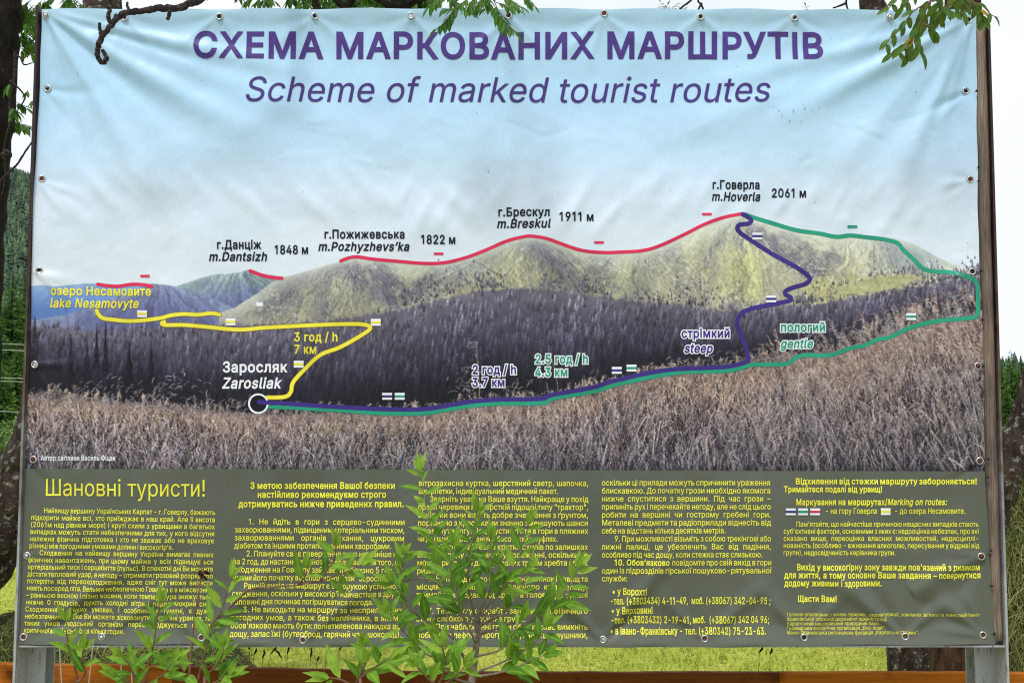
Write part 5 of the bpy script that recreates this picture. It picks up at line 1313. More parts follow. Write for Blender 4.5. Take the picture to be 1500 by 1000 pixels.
# ------------------------------------------------------------------ eyelets and the bolts in them
M_ZINC = noise_mat('zinc eyelet', [(0.3, (0.42, 0.42, 0.41)), (0.7, (0.72, 0.72, 0.70))], 90, rough=0.35, bump=0.15, metal=0.85, dist=0.001)
M_RUST = noise_mat('rusty bolt', [(0.35, (0.06, 0.018, 0.010)), (0.7, (0.24, 0.07, 0.03))], 160, rough=0.9, bump=0.6, dist=0.001)
M_HOLE = noise_mat('dark bolt hole', [(0.3, (0.008, 0.007, 0.006)), (0.7, (0.03, 0.022, 0.018))], 160, rough=0.8, bump=0.2, dist=0.001)
M_STEELHEAD = noise_mat('bright bolt', [(0.3, (0.5, 0.5, 0.5)), (0.7, (0.75, 0.75, 0.75))], 90, rough=0.28, bump=0.1, metal=0.9, dist=0.001)


def lathe(prof, n=24):
    mb = MB()
    V, F = [], []
    for (r, y) in prof:
        V += [(r * math.cos(2 * math.pi * k / n), y, r * math.sin(2 * math.pi * k / n)) for k in range(n)]
    for i in range(len(prof) - 1):
        F += [(i * n + k, i * n + (k + 1) % n, (i + 1) * n + (k + 1) % n, (i + 1) * n + k) for k in range(n)]
    mb.add(V, F)
    return mb


RING = lathe([(.0130, .001), (.0128, -.0015), (.0114, -.0034), (.0098, -.0040), (.0082, -.0032), (.0073, -.0012), (.0070, .003)]).mesh('grommet', True); RING.materials.append(M_ZINC)
DOME = lathe([(.0068, .0015), (.0068, -.003), (.0058, -.0065), (.0038, -.0085), (.0006, -.0092)], 18).mesh('bolt', True)
FLAT = lathe([(.0069, .001), (.0069, -.0006), (.0045, -.0012), (.0006, -.0012)], 18).mesh('bolt', True)
BOLTS = {}
for k, (msh, m_) in {'d': (FLAT, M_HOLE), 'r': (DOME, M_RUST), 's': (DOME, M_STEELHEAD), 'f': (FLAT, M_RUST), 'w': (FLAT, M_STEELHEAD)}.items():
    c = msh.copy(); c.materials.append(m_); BOLTS[k] = c
SPOTS = [(69.5, 24.5, 's'), (185, 28.5, 'd'), (323, 27, 'd'), (462, 25.5, 'd'), (602.5, 25, 'w'), (745, 24, 'd'), (884.5, 22, 'f'), (1025, 27, 'd'), (1163, 27, 'd'), (1302, 27, 's'), (1417, 31, 'd'),
         (70, 130, 'd'), (62.5, 262.5, 'f'), (59, 397, 'd'), (52, 534, 'w'), (50, 672.5, 'r'), (41.5, 813, 's'), (36.5, 931.5, 'f'), (151, 931, 's'), (297, 932, 'f'), (445, 935.5, 'f'), (591, 936.5, 'f'), (736, 935, 'w'), (882.5, 934.5, 'w'),
         (1031, 933.5, 'f'), (1176, 931.5, 'd'), (1324, 930.5, 'f'), (1437.5, 928.5, 'f'), (1415, 133, 'd'), (1420, 263.5, 'f'), (1423, 398, 'd'), (1431, 536, 'r'), (1434, 674.5, 'r'), (1435.5, 814, 'r')]
for (px, py, k) in SPOTS:
    p = cloth(np.array([px]), np.array([py]), .0005)[0]
    g = bpy.data.objects.new('grommet', RING); g.parent = banner; g.location = p; COL.objects.link(g)
    g.rotation_euler = (random.uniform(-.15, .15), random.uniform(0, 6), random.uniform(-.15, .15))
    b = bpy.data.objects.new('bolt', BOLTS[k]); b.parent = g; COL.objects.link(b)
    b.location = (random.uniform(-.001, .001), 0, random.uniform(-.001, .001))
# ------------------------------------------------------------------ ground, hills
def ground_z(x, y): return 0.0


M_GROUND, n_, l_, b_ = mat_base('lawn soil')
tc = n_.new('ShaderNodeTexCoord')
na = n_.new('ShaderNodeTexNoise'); na.inputs['Scale'].default_value = 3.5; na.inputs['Detail'].default_value = 9; na.inputs['Roughness'].default_value = .7
nb = n_.new('ShaderNodeTexNoise'); nb.inputs['Scale'].default_value = 45; nb.inputs['Detail'].default_value = 5
ra = ramp(n_, [(.3, (.28, .34, .04)), (.5, (.43, .49, .07)), (.7, (.56, .55, .14))])
rb = ramp(n_, [(.3, (.55, .55, .55)), (.7, (1.2, 1.2, 1.2))])
mm_ = n_.new('ShaderNodeMix'); mm_.data_type = 'RGBA'; mm_.blend_type = 'MULTIPLY'; mm_.inputs['Factor'].default_value = 1
l_.new(tc.outputs['Object'], na.inputs['Vector']); l_.new(tc.outputs['Object'], nb.inputs['Vector'])
l_.new(na.outputs['Fac'], ra.inputs['Fac']); l_.new(nb.outputs['Fac'], rb.inputs['Fac'])
l_.new(ra.outputs['Color'], mm_.inputs['A']); l_.new(rb.outputs['Color'], mm_.inputs['B'])
l_.new(mm_.outputs['Result'], b_.inputs['Base Color'])
b_.inputs['Roughness'].default_value = 1; b_.inputs['Specular IOR Level'].default_value = .05
bp = n_.new('ShaderNodeBump'); bp.inputs['Strength'].default_value = .8; bp.inputs['Distance'].default_value = .04
l_.new(nb.outputs['Fac'], bp.inputs['Height']); l_.new(bp.outputs['Normal'], b_.inputs['Normal'])
mb = MB()
mb.add([(-4000, -300, 0), (4000, -300, 0), (4000, 6000, 0), (-4000, 6000, 0)], [(0, 1, 2, 3)])
tag(mb.build('ground', M_GROUND), kind='structure')


def hill_h(x, y):
    """a wooded ridge across the valley: high on the left, low on the right"""
    t = np.clip((y - 420) / 900, 0, 1)
    prof = np.interp(x, [-1800, -900, -520, -300, 0, 300, 560, 900, 1800], [250, 285, 268, 215, 150, 95, 62, 70, 60])
    s = t * t * (3 - 2 * t)
    return prof * s + 10 * np.sin(x / 90.0) * s + 7 * np.sin(x / 37.0 + y / 70) * s - 0.5


hx, hy = np.meshgrid(np.linspace(-1800, 1800, 121), np.linspace(400, 2000, 41))
hz = hill_h(hx, hy)
Vh = np.stack([hx, hy, hz], -1).reshape(-1, 3)
ii = np.arange(121 * 41).reshape(41, 121)
Fh = np.stack([ii[:-1, :-1], ii[:-1, 1:], ii[1:, 1:], ii[1:, :-1]], -1).reshape(-1, 4)
M_HILL = noise_mat('wooded hillside', [(.3, (.03, .045, .035)), (.7, (.06, .085, .06))], .03, rough=1, bump=0, spec=0)
me = bpy.data.meshes.new('hills'); me.from_pydata(Vh.tolist(), [], Fh.tolist()); me.update()
tag(link('hills', me, M_HILL), kind='structure')


def quick_mesh(name, V, F, tint, mat, smooth=False):
    me = bpy.data.meshes.new(name)
    V = np.asarray(V, np.float32).reshape(-1, 3); F = np.asarray(F, np.int32)
    k = F.shape[1]
    me.vertices.add(len(V)); me.vertices.foreach_set('co', V.ravel())
    me.loops.add(F.size); me.loops.foreach_set('vertex_index', F.ravel())
    me.polygons.add(len(F)); me.polygons.foreach_set('loop_start', np.arange(0, F.size, k, dtype=np.int32))
    me.update(calc_edges=True)
    at = me.attributes.new('tint', 'FLOAT', 'POINT'); at.data.foreach_set('value', np.asarray(tint, np.float32))
    if smooth: me.polygons.foreach_set('use_smooth', np.ones(len(F), bool))
    me.materials.append(mat)
    return me


def tint_mat(name, stops, rough=.9, trans=0.0, spec=.1):
    if trans:
        return leaf_mat(name, stops[0][1], stops[1][1], stops[2][1], trans, rough)
    m, n, l, b = mat_base(name)
    at = n.new('ShaderNodeAttribute'); at.attribute_name = 'tint'
    r = ramp(n, stops)
    l.new(at.outputs['Fac'], r.inputs['Fac']); l.new(r.outputs['Color'], b.inputs['Base Color'])
    b.inputs['Roughness'].default_value = rough; b.inputs['Specular IOR Level'].default_value = spec
    return m


# unseen gravel sheet added in front of the sign for neutral bounce and fill
M_BOUNCE_GRAVEL = noise_mat('pale bounce gravel', [(.3, (.24, .23, .22)), (.7, (.44, .43, .41))], 60, rough=1, bump=.7, spec=.05)
mb = MB(); mb.add([(-14, -9, .004), (14, -9, .004), (14, 2.7, .004), (-14, 2.7, .004)], [(0, 1, 2, 3)])
tag(mb.build('path', M_BOUNCE_GRAVEL), kind='structure')  # added bounce sheet, outside the view

# far forest: one wood nobody could count
M_FOREST = tint_mat('far forest', [(0, (.032, .055, .036)), (.5, (.070, .110, .062)), (1, (.14, .20, .085))])
n = 38000
fx = np.concatenate([rng.uniform(-800, -150, 30000), rng.uniform(-150, 1300, 8000)]); fy = rng.uniform(430, 1500, n)
fz = hill_h(fx, fy)
fh = rng.uniform(6, 13, n); fw = fh * rng.uniform(.20, .34, n)
V, F, T = [], [], []
K = 7
base = rng.random(n)
for lay, (z0, z1, rw) in enumerate(((.05, .6, 1.0), (.35, .82, .72), (.6, 1.0, .45))):
    ang = np.arange(K) / K * 2 * math.pi
    jr = rng.uniform(.7, 1.2, (n, K))
    rx = fx[:, None] + np.cos(ang) * jr * (fw * rw)[:, None]; ry = fy[:, None] + np.sin(ang) * jr * (fw * rw)[:, None]
    rz = (fz + fh * z0)[:, None] + rng.uniform(-.05, .05, (n, K)) * fh[:, None]
    ringv = np.stack([rx, ry, rz], -1)
    tip = np.stack([fx, fy, fz + fh * z1], -1)[:, None, :]
    vv = np.concatenate([ringv, tip], 1)
    off = lay * n * (K + 1)
    b0 = (np.arange(n) * (K + 1))[:, None] + off
    F.append(np.stack([b0 + np.arange(K), b0 + (np.arange(K) + 1) % K, b0 + K + 0 * np.arange(K)], -1).reshape(-1, 3))
    V.append(vv.reshape(-1, 3)); T.append(np.repeat(np.clip(base * .8 + rng.normal(0, .1, n), 0, 1), K + 1))
me = quick_mesh('forest', np.concatenate(V), np.concatenate(F), np.concatenate(T), M_FOREST)
tag(link('forest', me), 'dark conifer forest covering the far hillside', 'forest', kind='stuff')

# ------------------------------------------------------------------ conifers in the middle distance
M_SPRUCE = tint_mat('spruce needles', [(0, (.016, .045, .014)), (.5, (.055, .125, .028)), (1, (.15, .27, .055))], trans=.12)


def conifer_mesh(seed, hgt, wid):
    r = np.random.default_rng(seed)
    V, F, T = [], [], []
    nb_ = 520
    for i in range(nb_):
        t = (i + r.random()) / nb_                           # 0 bottom, 1 tip
        z = hgt * (.06 + .92 * t)
        L = wid * .5 * ((1 - t) ** .85 + .03) * r.uniform(.65, 1.15)
        a = r.uniform(0, 2 * math.pi)
        ca, sa = math.cos(a), math.sin(a)
        droop = -.25 * L
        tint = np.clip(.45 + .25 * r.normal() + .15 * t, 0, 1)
        for s in range(7):                                   # sprays along the branch
            u = .25 + .75 * s / 6 + r.uniform(-.05, .05)
            c = np.array((ca * L * u, sa * L * u, z + droop * u * u + .1 * L * u))
            for q in range(2):
                d1 = r.normal(0, 1, 3); d1[2] *= .45
                d1 = d1 / np.linalg.norm(d1) * L * .20 * (1.2 - .5 * u) + np.array((ca, sa, -.3)) * L * .08
                d2 = r.normal(0, 1, 3); d2 = d2 / np.linalg.norm(d2) * L * .09
                k = len(V)
                V += [c - d2, c + d2, c + d1 * 1.3]
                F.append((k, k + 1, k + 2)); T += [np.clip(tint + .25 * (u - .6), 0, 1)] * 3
    return quick_mesh('crown', V, F, T, M_SPRUCE)


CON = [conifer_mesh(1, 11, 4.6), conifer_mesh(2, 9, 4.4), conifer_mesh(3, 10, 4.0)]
tb = MB(); tb.tube([(0, 0, 0), (0, 0, 4), (0, 0, 9)], [.17, .12, .03], 8)
TRUNK_C = tb.mesh('trunk', True); TRUNK_C.materials.append(M_BARK_DARK)


def conifer(px, Y, top, mesh, h0, label, group):
    dx, dy, dz = ray(px, 633)
    X = float(dx / dy * Y)
    _, dy, dz = ray(px, top)
    h = float(CAM_Z + dz / dy * Y)
    o = empty('conifer_tree', (X, Y, 0))
    s = h / h0
    c = bpy.data.objects.new('crown', mesh); c.parent = o; COL.objects.link(c); c.scale = (s, s, s)
    k = bpy.data.objects.new('trunk', TRUNK_C); k.parent = o; COL.objects.link(k); k.scale = (s * 1.0, s * 1.0, s)
    c.rotation_euler.z = k.rotation_euler.z = random.uniform(0, 6)
    tag(o, label, 'tree', group)


GC = 'conifers at the foot of the hill'
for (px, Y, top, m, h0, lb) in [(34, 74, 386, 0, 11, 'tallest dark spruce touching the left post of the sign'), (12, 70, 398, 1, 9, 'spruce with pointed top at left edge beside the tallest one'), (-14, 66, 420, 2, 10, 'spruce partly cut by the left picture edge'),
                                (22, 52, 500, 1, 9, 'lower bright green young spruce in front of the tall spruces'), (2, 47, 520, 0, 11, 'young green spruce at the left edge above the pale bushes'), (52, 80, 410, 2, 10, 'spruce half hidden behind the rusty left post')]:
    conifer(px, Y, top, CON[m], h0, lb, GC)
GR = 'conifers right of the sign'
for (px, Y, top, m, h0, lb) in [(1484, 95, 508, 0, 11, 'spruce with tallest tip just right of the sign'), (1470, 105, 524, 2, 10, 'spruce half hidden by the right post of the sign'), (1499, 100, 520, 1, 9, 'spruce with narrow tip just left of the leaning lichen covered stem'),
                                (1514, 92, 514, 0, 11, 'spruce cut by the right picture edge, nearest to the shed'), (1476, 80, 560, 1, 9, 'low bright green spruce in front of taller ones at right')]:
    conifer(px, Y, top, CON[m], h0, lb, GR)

# ------------------------------------------------------------------ leaves
def leaf(mb, base, dirv, up, L, W, tint, curl=.25, foldv=.35, n=6, shape=(.8, 1.3)):
    """one leaf blade: folded along its midrib, bent towards its tip"""
    d = Vector(dirv).normalized()
    s = d.cross(Vector(up))
    if s.length < 1e-4: s = d.orthogonal()
    s.normalize()
    u = s.cross(d).normalized()
    V, F = [], []
    p = Vector(base)
    step = L / n
    tm = shape[0] / (shape[0] + shape[1])
    PEAK = tm ** shape[0] * (1 - tm) ** shape[1]
    for i in range(n + 1):
        t = i / n
        w = (max(t, 0) ** shape[0]) * ((1 - t) ** shape[1])
        w = W * w / PEAK * .5
        if i == 0: w = W * .05
        if i == n: w = 0
        V += [p - s * w + u * w * foldv, p, p + s * w + u * w * foldv]
        ang = curl / n
        d2 = (d * math.cos(ang) - u * math.sin(ang)); u = (u * math.cos(ang) + d * math.sin(ang)); d = d2
        p = p + d * step
    for i in range(n):
        a = i * 3
        F += [(a, a + 1, a + 4, a + 3), (a + 1, a + 2, a + 5, a + 4)]
    mb.add(V, F, tint, rib=[0.0, 1.0, 0.0] * (n + 1))


def path3(pts, Y, rise=0.0, step=8):
    """curve through photo positions at distance Y (Y may grow along it by 'rise')"""
    p = smooth_path([q[:2] for q in pts], step)
    t = np.linspace(0, 1, len(p))
    return [P(x, y, Y + rise * tt) for (x, y), tt in zip(p, t)]


def along(path):
    L = [0]
    for a, b in zip(path, path[1:]): L.append(L[-1] + (b - a).length)
    return L


def at_len(path, L, s):
    i = 0
    while i < len(L) - 2 and L[i + 1] < s: i += 1
    t = (s - L[i]) / max(L[i + 1] - L[i], 1e-9)
    p = path[i].lerp(path[i + 1], min(max(t, 0), 1))
    return p, (path[i + 1] - path[i]).normalized()


CAMV = Vector((0, 0, CAM_Z))


def shoot(stem, fol, pts, Y, rise=0.0, r0=.005, r1=.0015, leaf_from=.35, gap=.022, LL=.07, WW_=.024, tint=.5, terminal=True, small_tip=.6):
    path = path3(pts, Y, rise)
    L = along(path)
    n = len(path)
    stem.tube(path, [r0 + (r1 - r0) * i / (n - 1) for i in range(n)], 7, wob=.08)
    s = L[-1] * leaf_from
    az = random.uniform(0, 6)
    while s < L[-1] - .004:
        p, d = at_len(path, L, s)
        f = s / L[-1]
        side = d.orthogonal().normalized()
        r = Matrix.Rotation(az, 3, d) @ side
        # leaves turn their upper side to the light
        dirv = d * random.uniform(.45, .85) + r * random.uniform(.75, 1.05)
        dirv.y *= .6
        up = Vector((random.gauss(0, .35), -.75, .55 + random.gauss(0, .25))) + d * .2
        k = (1 - (1 - small_tip) * max(0, f - .55) / .45) * random.uniform(.72, 1.18)
        petiole = p + dirv.normalized() * .004
        leaf(fol, petiole, dirv, up, LL * k, WW_ * k * random.uniform(.85, 1.15), (1.0 if random.random() < .035 else min(1, max(0, random.gauss(tint - .06 + .3 * (f - .5), .17)))), random.uniform(-.2, .75), random.uniform(.15, .5))
        az += 2.4 + random.uniform(-.4, .4)
        s += gap * random.uniform(.7, 1.25)
    if terminal:
        p, d = path[-1], (path[-1] - path[-2]).normalized()
        for k in range(3):
            rr = Matrix.Rotation(k * 2.1 + az, 3, d) @ d.orthogonal().normalized()
            leaf(fol, p, d + rr * random.uniform(.15, .55), Vector((random.gauss(0, .3), -.7, .4)), LL * random.uniform(.5, .8), WW_ * .75, min(1, tint + .3), .1, .4)


# ------------------------------------------------------------------ the shrub in front of the sign
YB = 3.45
root = empty('shrub', (P(690, 1000, YB).x, YB, 0))
tag(root, 'tall leafy shrub in front of the middle of the banner', 'shrub')
st, fo = MB(), MB()
b0 = P(689, 1012, YB)
st.tube([Vector((b0.x + .02, YB, 0)), Vector((b0.x + .01, YB, .3)), b0, P(695, 965, YB), P(700, 932, YB), P(701, 905, YB)], [.016, .013, .0105, .0095, .0075, .006], 9, wob=.1)
SH = [  # photo path from base to tip, offset in depth, depth change, leaf start, leaf length
    ([(690, 985), (668, 940), (656, 905), (645, 850), (637, 805), (629, 765), (622, 730), (616, 690)], 0, .05, .30, .085, .6, 9),
    ([(700, 925), (690, 880), (686, 850), (687, 815), (694, 780), (698, 748)], .02, -.05, .25, .080, .55, 0),
    ([(701, 910), (704, 890), (716, 868), (719, 830), (719, 790)], -.02, -.08, .20, .078, .5, 0),
    ([(697, 935), (712, 900), (730, 870), (748, 840), (762, 810), (774, 768)], -.03, -.05, .30, .080, .6, 0),
    ([(700, 930), (735, 918), (770, 905), (801, 894), (826, 876), (838, 852), (846, 832)], .02, .02, .42, .085, .58, 0),
    ([(692, 986), (736, 969), (768, 952), (790, 934), (800, 918)], -.08, -.08, .35, .078, .5, 0),
    ([(648, 862), (636, 851), (612, 846), (592, 850), (588, 836), (592, 812)], -.02, -.06, .45, .070, .6, 0),
    ([(665, 935), (640, 918), (618, 905), (602, 892), (592, 872), (576, 852)], -.03, -.07, .25, .082, .55, 0),
    ([(672, 960), (640, 962), (622, 955), (598, 932), (582, 914), (570, 896)], -.06, -.1, .25, .085, .55, 0),
    ([(698, 940), (680, 905), (668, 870), (660, 835), (664, 800)], -.06, -.08, .25, .082, .45, 0),
    ([(700, 915), (735, 900), (756, 875), (770, 848), (778, 832)], .05, .06, .3, .075, .5, 0),
    ([(690, 1000), (664, 992), (655, 978), (650, 955), (640, 935)], -.12, -.08, .35, .080, .5, 0),
    ([(695, 990), (730, 985), (760, 975), (780, 965), (800, 958)], -.12, -.05, .3, .070, .35, 0),
    ([(700, 960), (735, 950), (752, 925), (765, 905)], -.08, -.06, .3, .078, .4, 0),
]
for (pts, dY, rise, lf, LL, tn, _) in SH:
    shoot(st, fo, pts, YB + dY, rise, .0036, .0011, min(lf * .75 + .12, .62), .0148, LL * 1.06, .0258, tn)
# dry tip and bare twiglets
st.tube(path3([(772, 772), (776, 756), (781, 738)], YB - .08), [.0022, .0018, .002], 5)
for (x0, y0, x1, y1) in ((700, 905, 690, 872), (700, 905, 722, 870), (698, 925, 676, 884), (703, 900, 708, 866), (696, 940, 660, 880), (702, 918, 735, 886), (680, 960, 652, 935)):
    st.tube(path3([(x0, y0), ((x0 + x1) / 2 + 4, (y0 + y1) / 2), (x1, y1)], YB + random.uniform(-.03, .03)), [.0030, .0022, .0012], 5)
for k in range(70):                                          # old buds and stubs
    x = random.uniform(662, 735); y = random.uniform(880, 935)
    p = P(x, y, YB + random.uniform(-.04, .04))
    st.tube([p, p + Vector((random.uniform(-.004, .004), 0, random.uniform(.003, .008)))], [.002, .0008], 4)
st.build('stem', M_TWIG, root, True)
fo.build('foliage', M_LEAF, root, True)


def small_shrub(label, base_px, Y, shoots, group=None, LL=.072, gap=.018, tint=.55):
    root = empty('young_shrub', (P(base_px, 1000, Y).x, Y, 0))
    tag(root, label, 'shrub', group)
    st, fo = MB(), MB()
    for (pts, dY, rise, lf, tn) in shoots:
        p0 = P(pts[0][0], pts[0][1], Y + dY)
        gx_ = root.location.x + random.uniform(-.02, .02)
        if pts[0][1] > 955:                                   # stems run down to the soil
            st.tube([Vector((gx_, Y, 0)), Vector(((gx_ + p0.x) / 2, Y + dY * .6, p0.z * .5)), p0], [.006, .005, .0042], 7, wob=.08)
        shoot(st, fo, pts, Y + dY, rise, .0034, .0011, lf, gap * .98, LL * random.uniform(1.0, 1.2), .0248, tn)
    st.build('stem', M_SHOOT, root, True)
    fo.build('foliage', M_LEAF, root, True)
    return root


GS = 'young shrubs sprouting in front of the sign'
small_shrub('small reddish stemmed shrub sprouting beside the left steel post', 112, 3.3, [([(116, 1004), (108, 972), (103, 957), (98, 932), (97, 908)], 0, -.05, .30, .62), ([(112, 1000), (125, 985), (120, 965), (122, 950)], -.05, -.05, .35, .6)], GS, gap=.02)
small_shrub('broad leaved shrub rising before the second lower eyelet from the left', 214, 3.25, [([(212, 1004), (219, 970), (226, 938), (229, 915), (234, 884)], 0, -.06, .18, .66), ([(213, 1002), (196, 988), (188, 970), (180, 962)], -.06, -.06, .3, .6),
             ([(215, 1002), (236, 990), (246, 978), (256, 965)], -.06, -.06, .3, .62), ([(205, 1006), (190, 1000), (172, 990)], -.08, -.04, .2, .55)], GS, LL=.078)
small_shrub('shrub with upright shoot and long arching side branch left of centre', 290, 3.35, [([(288, 1004), (298, 963), (306, 936), (310, 914), (322, 899), (331, 873), (339, 846)], 0, -.05, .22, .68), ([(318, 905), (328, 898), (347, 879), (369, 862), (404, 859), (437, 856), (470, 850), (505, 838), (530, 826)], .02, -.12, .74, .62),
             ([(470, 851), (478, 836), (489, 820), (492, 800)], -.08, -.03, .25, .7), ([(437, 856), (447, 843), (449, 832)], -.05, -.02, .3, .6), ([(300, 990), (316, 975), (325, 960), (328, 945)], -.05, -.05, .25, .58),
             ([(286, 1004), (270, 985), (262, 972)], -.06, -.05, .3, .55), ([(300, 1006), (322, 995), (335, 988)], -.08, -.05, .25, .62)], GS)
small_shrub('low shoot with few pointed leaves just left of the tall shrub', 520, 3.2, [([(518, 1006), (532, 980), (537, 962), (534, 945)], 0, -.05, .15, .68), ([(520, 1006), (500, 995), (482, 992)], -.04, -.04, .3, .6), ([(528, 992), (552, 975), (572, 963)], -.03, -.04, .3, .62)], GS, LL=.082, gap=.02)
small_shrub('low leafy shoot crowding the base of the tall shrub', 640, 3.2, [([(640, 1006), (650, 985), (652, 965), (648, 945)], 0, -.05, .2, .68), ([(640, 1004), (622, 988), (610, 975)], -.04, -.04, .3, .62), ([(648, 1004), (668, 990), (680, 976)], -.04, -.04, .3, .6)], GS, LL=.075)

# a withered, leafless stem
root = empty('dry_stem', (P(279, 1000, 3.42).x, 3.42, 0))
tag(root, 'withered reddish brown stem with shrivelled leaf at its tip', 'dry plant')
mb = MB()
pth = path3([(276, 1006), (279, 967), (283, 921), (290, 875), (295, 838), (295.5, 822)], 3.42)
mb.tube([Vector((root.location.x, 3.42, 0))] + pth, [.0045] + [.0038 - .0022 * i / len(pth) for i in range(len(pth))], 7, wob=.15)
for k in range(30):
    i = random.randrange(4, len(pth)); p = pth[i]
    mb.tube([p, p + Vector((random.choice((-1, 1)) * random.uniform(.004, .009), 0, random.uniform(.002, .008)))], [.0018, .0006], 4)
mb.build('stem', M_SHOOT, root, True)
mb = MB()
M_DRY = tint_mat('withered leaf', [(0, (.03, .012, .01)), (.5, (.08, .035, .025)), (1, (.15, .07, .05))])
for (x, y, dx, dz) in ((296, 838, .3, -1), (297, 842, .9, -.9), (294, 834, -.2, -1), (298, 836, .7, -.3)):
    leaf(mb, P(x, y, 3.41), (dx, -.3, dz), (0, -1, .2), .024, .009, random.random() * .4, 1.6, .9)
mb.build('dead_leaf', M_DRY, root, True)

# ------------------------------------------------------------------ compound leaves and the trees behind the sign
def pinnate(mb, wood, path, pairs, LL, WW_, tint=.5, droop=.35, start=.2):
    """a rowan leaf: a midrib with pairs of narrow leaflets"""
    L = along(path)
    wood.tube(path, [.0016 - .0009 * i / (len(path) - 1) for i in range(len(path))], 5)
    tn = random.gauss(tint, .12)
    for k in range(pairs):
        s = L[-1] * (start + (1 - start) * (k + .5) / (pairs + .5))
        p, d = at_len(path, L, s)
        up = Vector((0, -.5, .9))
        side = d.cross(up)
        side = side.normalized() if side.length > .1 else d.orthogonal().normalized()
        for sg in (-1, 1):
            f = math.sin(math.pi * (k + 1.2) / (pairs + 1.6)) * .35 + .68
            dv = side * sg * random.uniform(.8, 1.0) + d * random.uniform(.5, .8) + Vector((0, random.uniform(-.25, .1), -droop * random.uniform(.4, 1.4)))
            leaf(mb, p, dv, up + Vector((random.uniform(-.3, .3), 0, 0)), LL * f * random.uniform(.85, 1.12), WW_ * f, min(1, max(0, random.gauss(tn, .08))), random.uniform(.0, .7), random.uniform(.1, .4), 4, (.6, .9))
    leaf(mb, path[-1], (path[-1] - path[-2]), (0, -.5, .8), LL * .9, WW_, min(1, max(0, tn)), .3, .3, 4, (.6, .9))


def random_pinnate(mb, wood, p, d, length, pairs, LL, WW_, tint):
    d = Vector(d).normalized()
    path = [Vector(p)]
    for i in range(6):
        path.append(path[-1] + d * length / 6)
        d = (d + Vector((0, 0, -.16))).normalized()
    pinnate(mb, wood, path, pairs, LL, WW_, tint)


def tree_trunk(root, pts, radii, mat, seed=0, name='trunk'):
    """knotty trunk along world points (ground to top)"""
    r = random.Random(seed)
    P_ = [Vector(p) for p in pts]
    fine, rad = [], []
    for i in range(len(P_) - 1):
        k = 9
        for j in range(k):
            t = j / k
            fine.append(P_[i].lerp(P_[i + 1], t) + Vector((r.uniform(-.008, .008), r.uniform(-.008, .008), 0)))
            rad.append((radii[i] + (radii[i + 1] - radii[i]) * t) * r.uniform(.95, 1.06))
    fine.append(P_[-1]); rad.append(radii[-1])
    mb = MB(); mb.tube(fine, rad, 22, wob=.035)
    return mb.build(name, mat, root, True)


def crown_leaves(root, mat, blobs, n, LL=.055, seed=3, zmin=3.9, extra=()):
    """crown above the sign: twigs with compound leaves spread through a few uneven clumps"""
    rs = random.Random(seed)
    mb, wood = MB(), MB()
    for (c, R) in blobs:
        c = Vector(c)
        for i in range(5):
            q = c + Vector((rs.uniform(-1, 1), rs.uniform(-1, 1), rs.uniform(-.7, .7))) * R
            wood.tube([c + Vector((0, 0, -R * .9)), c.lerp(q, .5) + Vector((0, 0, .05)), q], [.022, .012, .005], 6)
    for i in range(n):
        c, R = rs.choice(blobs)
        v = Vector((rs.gauss(0, 1), rs.gauss(0, 1), rs.gauss(0, .75)))
        v = v.normalized() * R * rs.random() ** .45
        p = Vector(c) + v
        if p.z < zmin + .2: p.z = zmin + .2 + rs.random() * .3
        d = v.normalized() + Vector((rs.uniform(-.6, .6), rs.uniform(-.6, .6), rs.uniform(-.7, .3)))
        random_pinnate(mb, wood, p, d, rs.uniform(.14, .24), 6, LL, LL * .3, rs.uniform(.2, .75))
    for (pts, Y, pairs, l, w, tn) in extra:
        pinnate(mb, wood, path3(pts, Y, 0, 6), pairs, l, w, tn)
    mb.build('foliage', mat, root, False)
    wood.build('twig', M_DEAD, root, False)


def px_run(x0, x1, y0, y1, Y, n, LL, seed, tn=.4, down=.6, L0=14, L1=34):
    """compound leaves hanging into a strip of the photo"""
    rs = random.Random(seed)
    out = []
    for i in range(n):
        x = rs.uniform(x0, x1); y = rs.uniform(y0, y1)
        a = rs.uniform(-1, 1); L = rs.uniform(L0, L1)
        out.append(([(x, y), (x + L * .5 * a, y + L * .4 * down), (x + L * a, y + L * down)], Y + rs.uniform(-.3, .3), 5, LL * rs.uniform(.8, 1.1), LL * .3, rs.uniform(tn - .2, tn + .25)))
    return out


# 1. dark trunk at the left picture edge
def tree(label, loc, group='trees standing behind the sign'):
    o = empty('tree', loc); tag(o, label, 'tree', group); return o


Yt = 6.6
o = tree('dark slanting tree trunk at the left picture edge', (P(-75, 900, Yt).x, Yt, 0))
tree_trunk(o, [(P(-70, 900, Yt).x, Yt, -.05), P(-58, 720, Yt), P(-44, 480, Yt), P(-27, 240, Yt), P(-8, 60, Yt), P(2, -60, Yt), P(10, -300, Yt)], [.22, .17, .155, .14, .13, .125, .10], M_BARK_DARK, 1)
mb = MB()
for pts, r in (([(22, 75), (22, 95), (20, 120), (14, 150), (15, 175), (8, 205), (5, 225), (8, 245), (6, 268), (2, 288)], .008), ([(22, 80), (30, 85), (35, 95), (48, 92)], .006), ([(14, 118), (26, 128), (36, 142), (30, 156), (20, 168)], .006), ([(-12, 290), (4, 262), (24, 242), (40, 218), (56, 196)], .009)):
    pp = path3(pts, Yt - .15, 0, 5)
    mb.tube(pp, [r * (1 - .6 * i / len(pp)) for i in range(len(pp))], 6, wob=.2)
p = P(8, 228, Yt - .15)
mb.tube([p + Vector((0, 0, .035)), p + Vector((.01, 0, .015)), p, p - Vector((0, 0, .03))], [.006, .028, .03, .008], 8, wob=.2)
mb.build('bare_twig', M_DEAD, o)
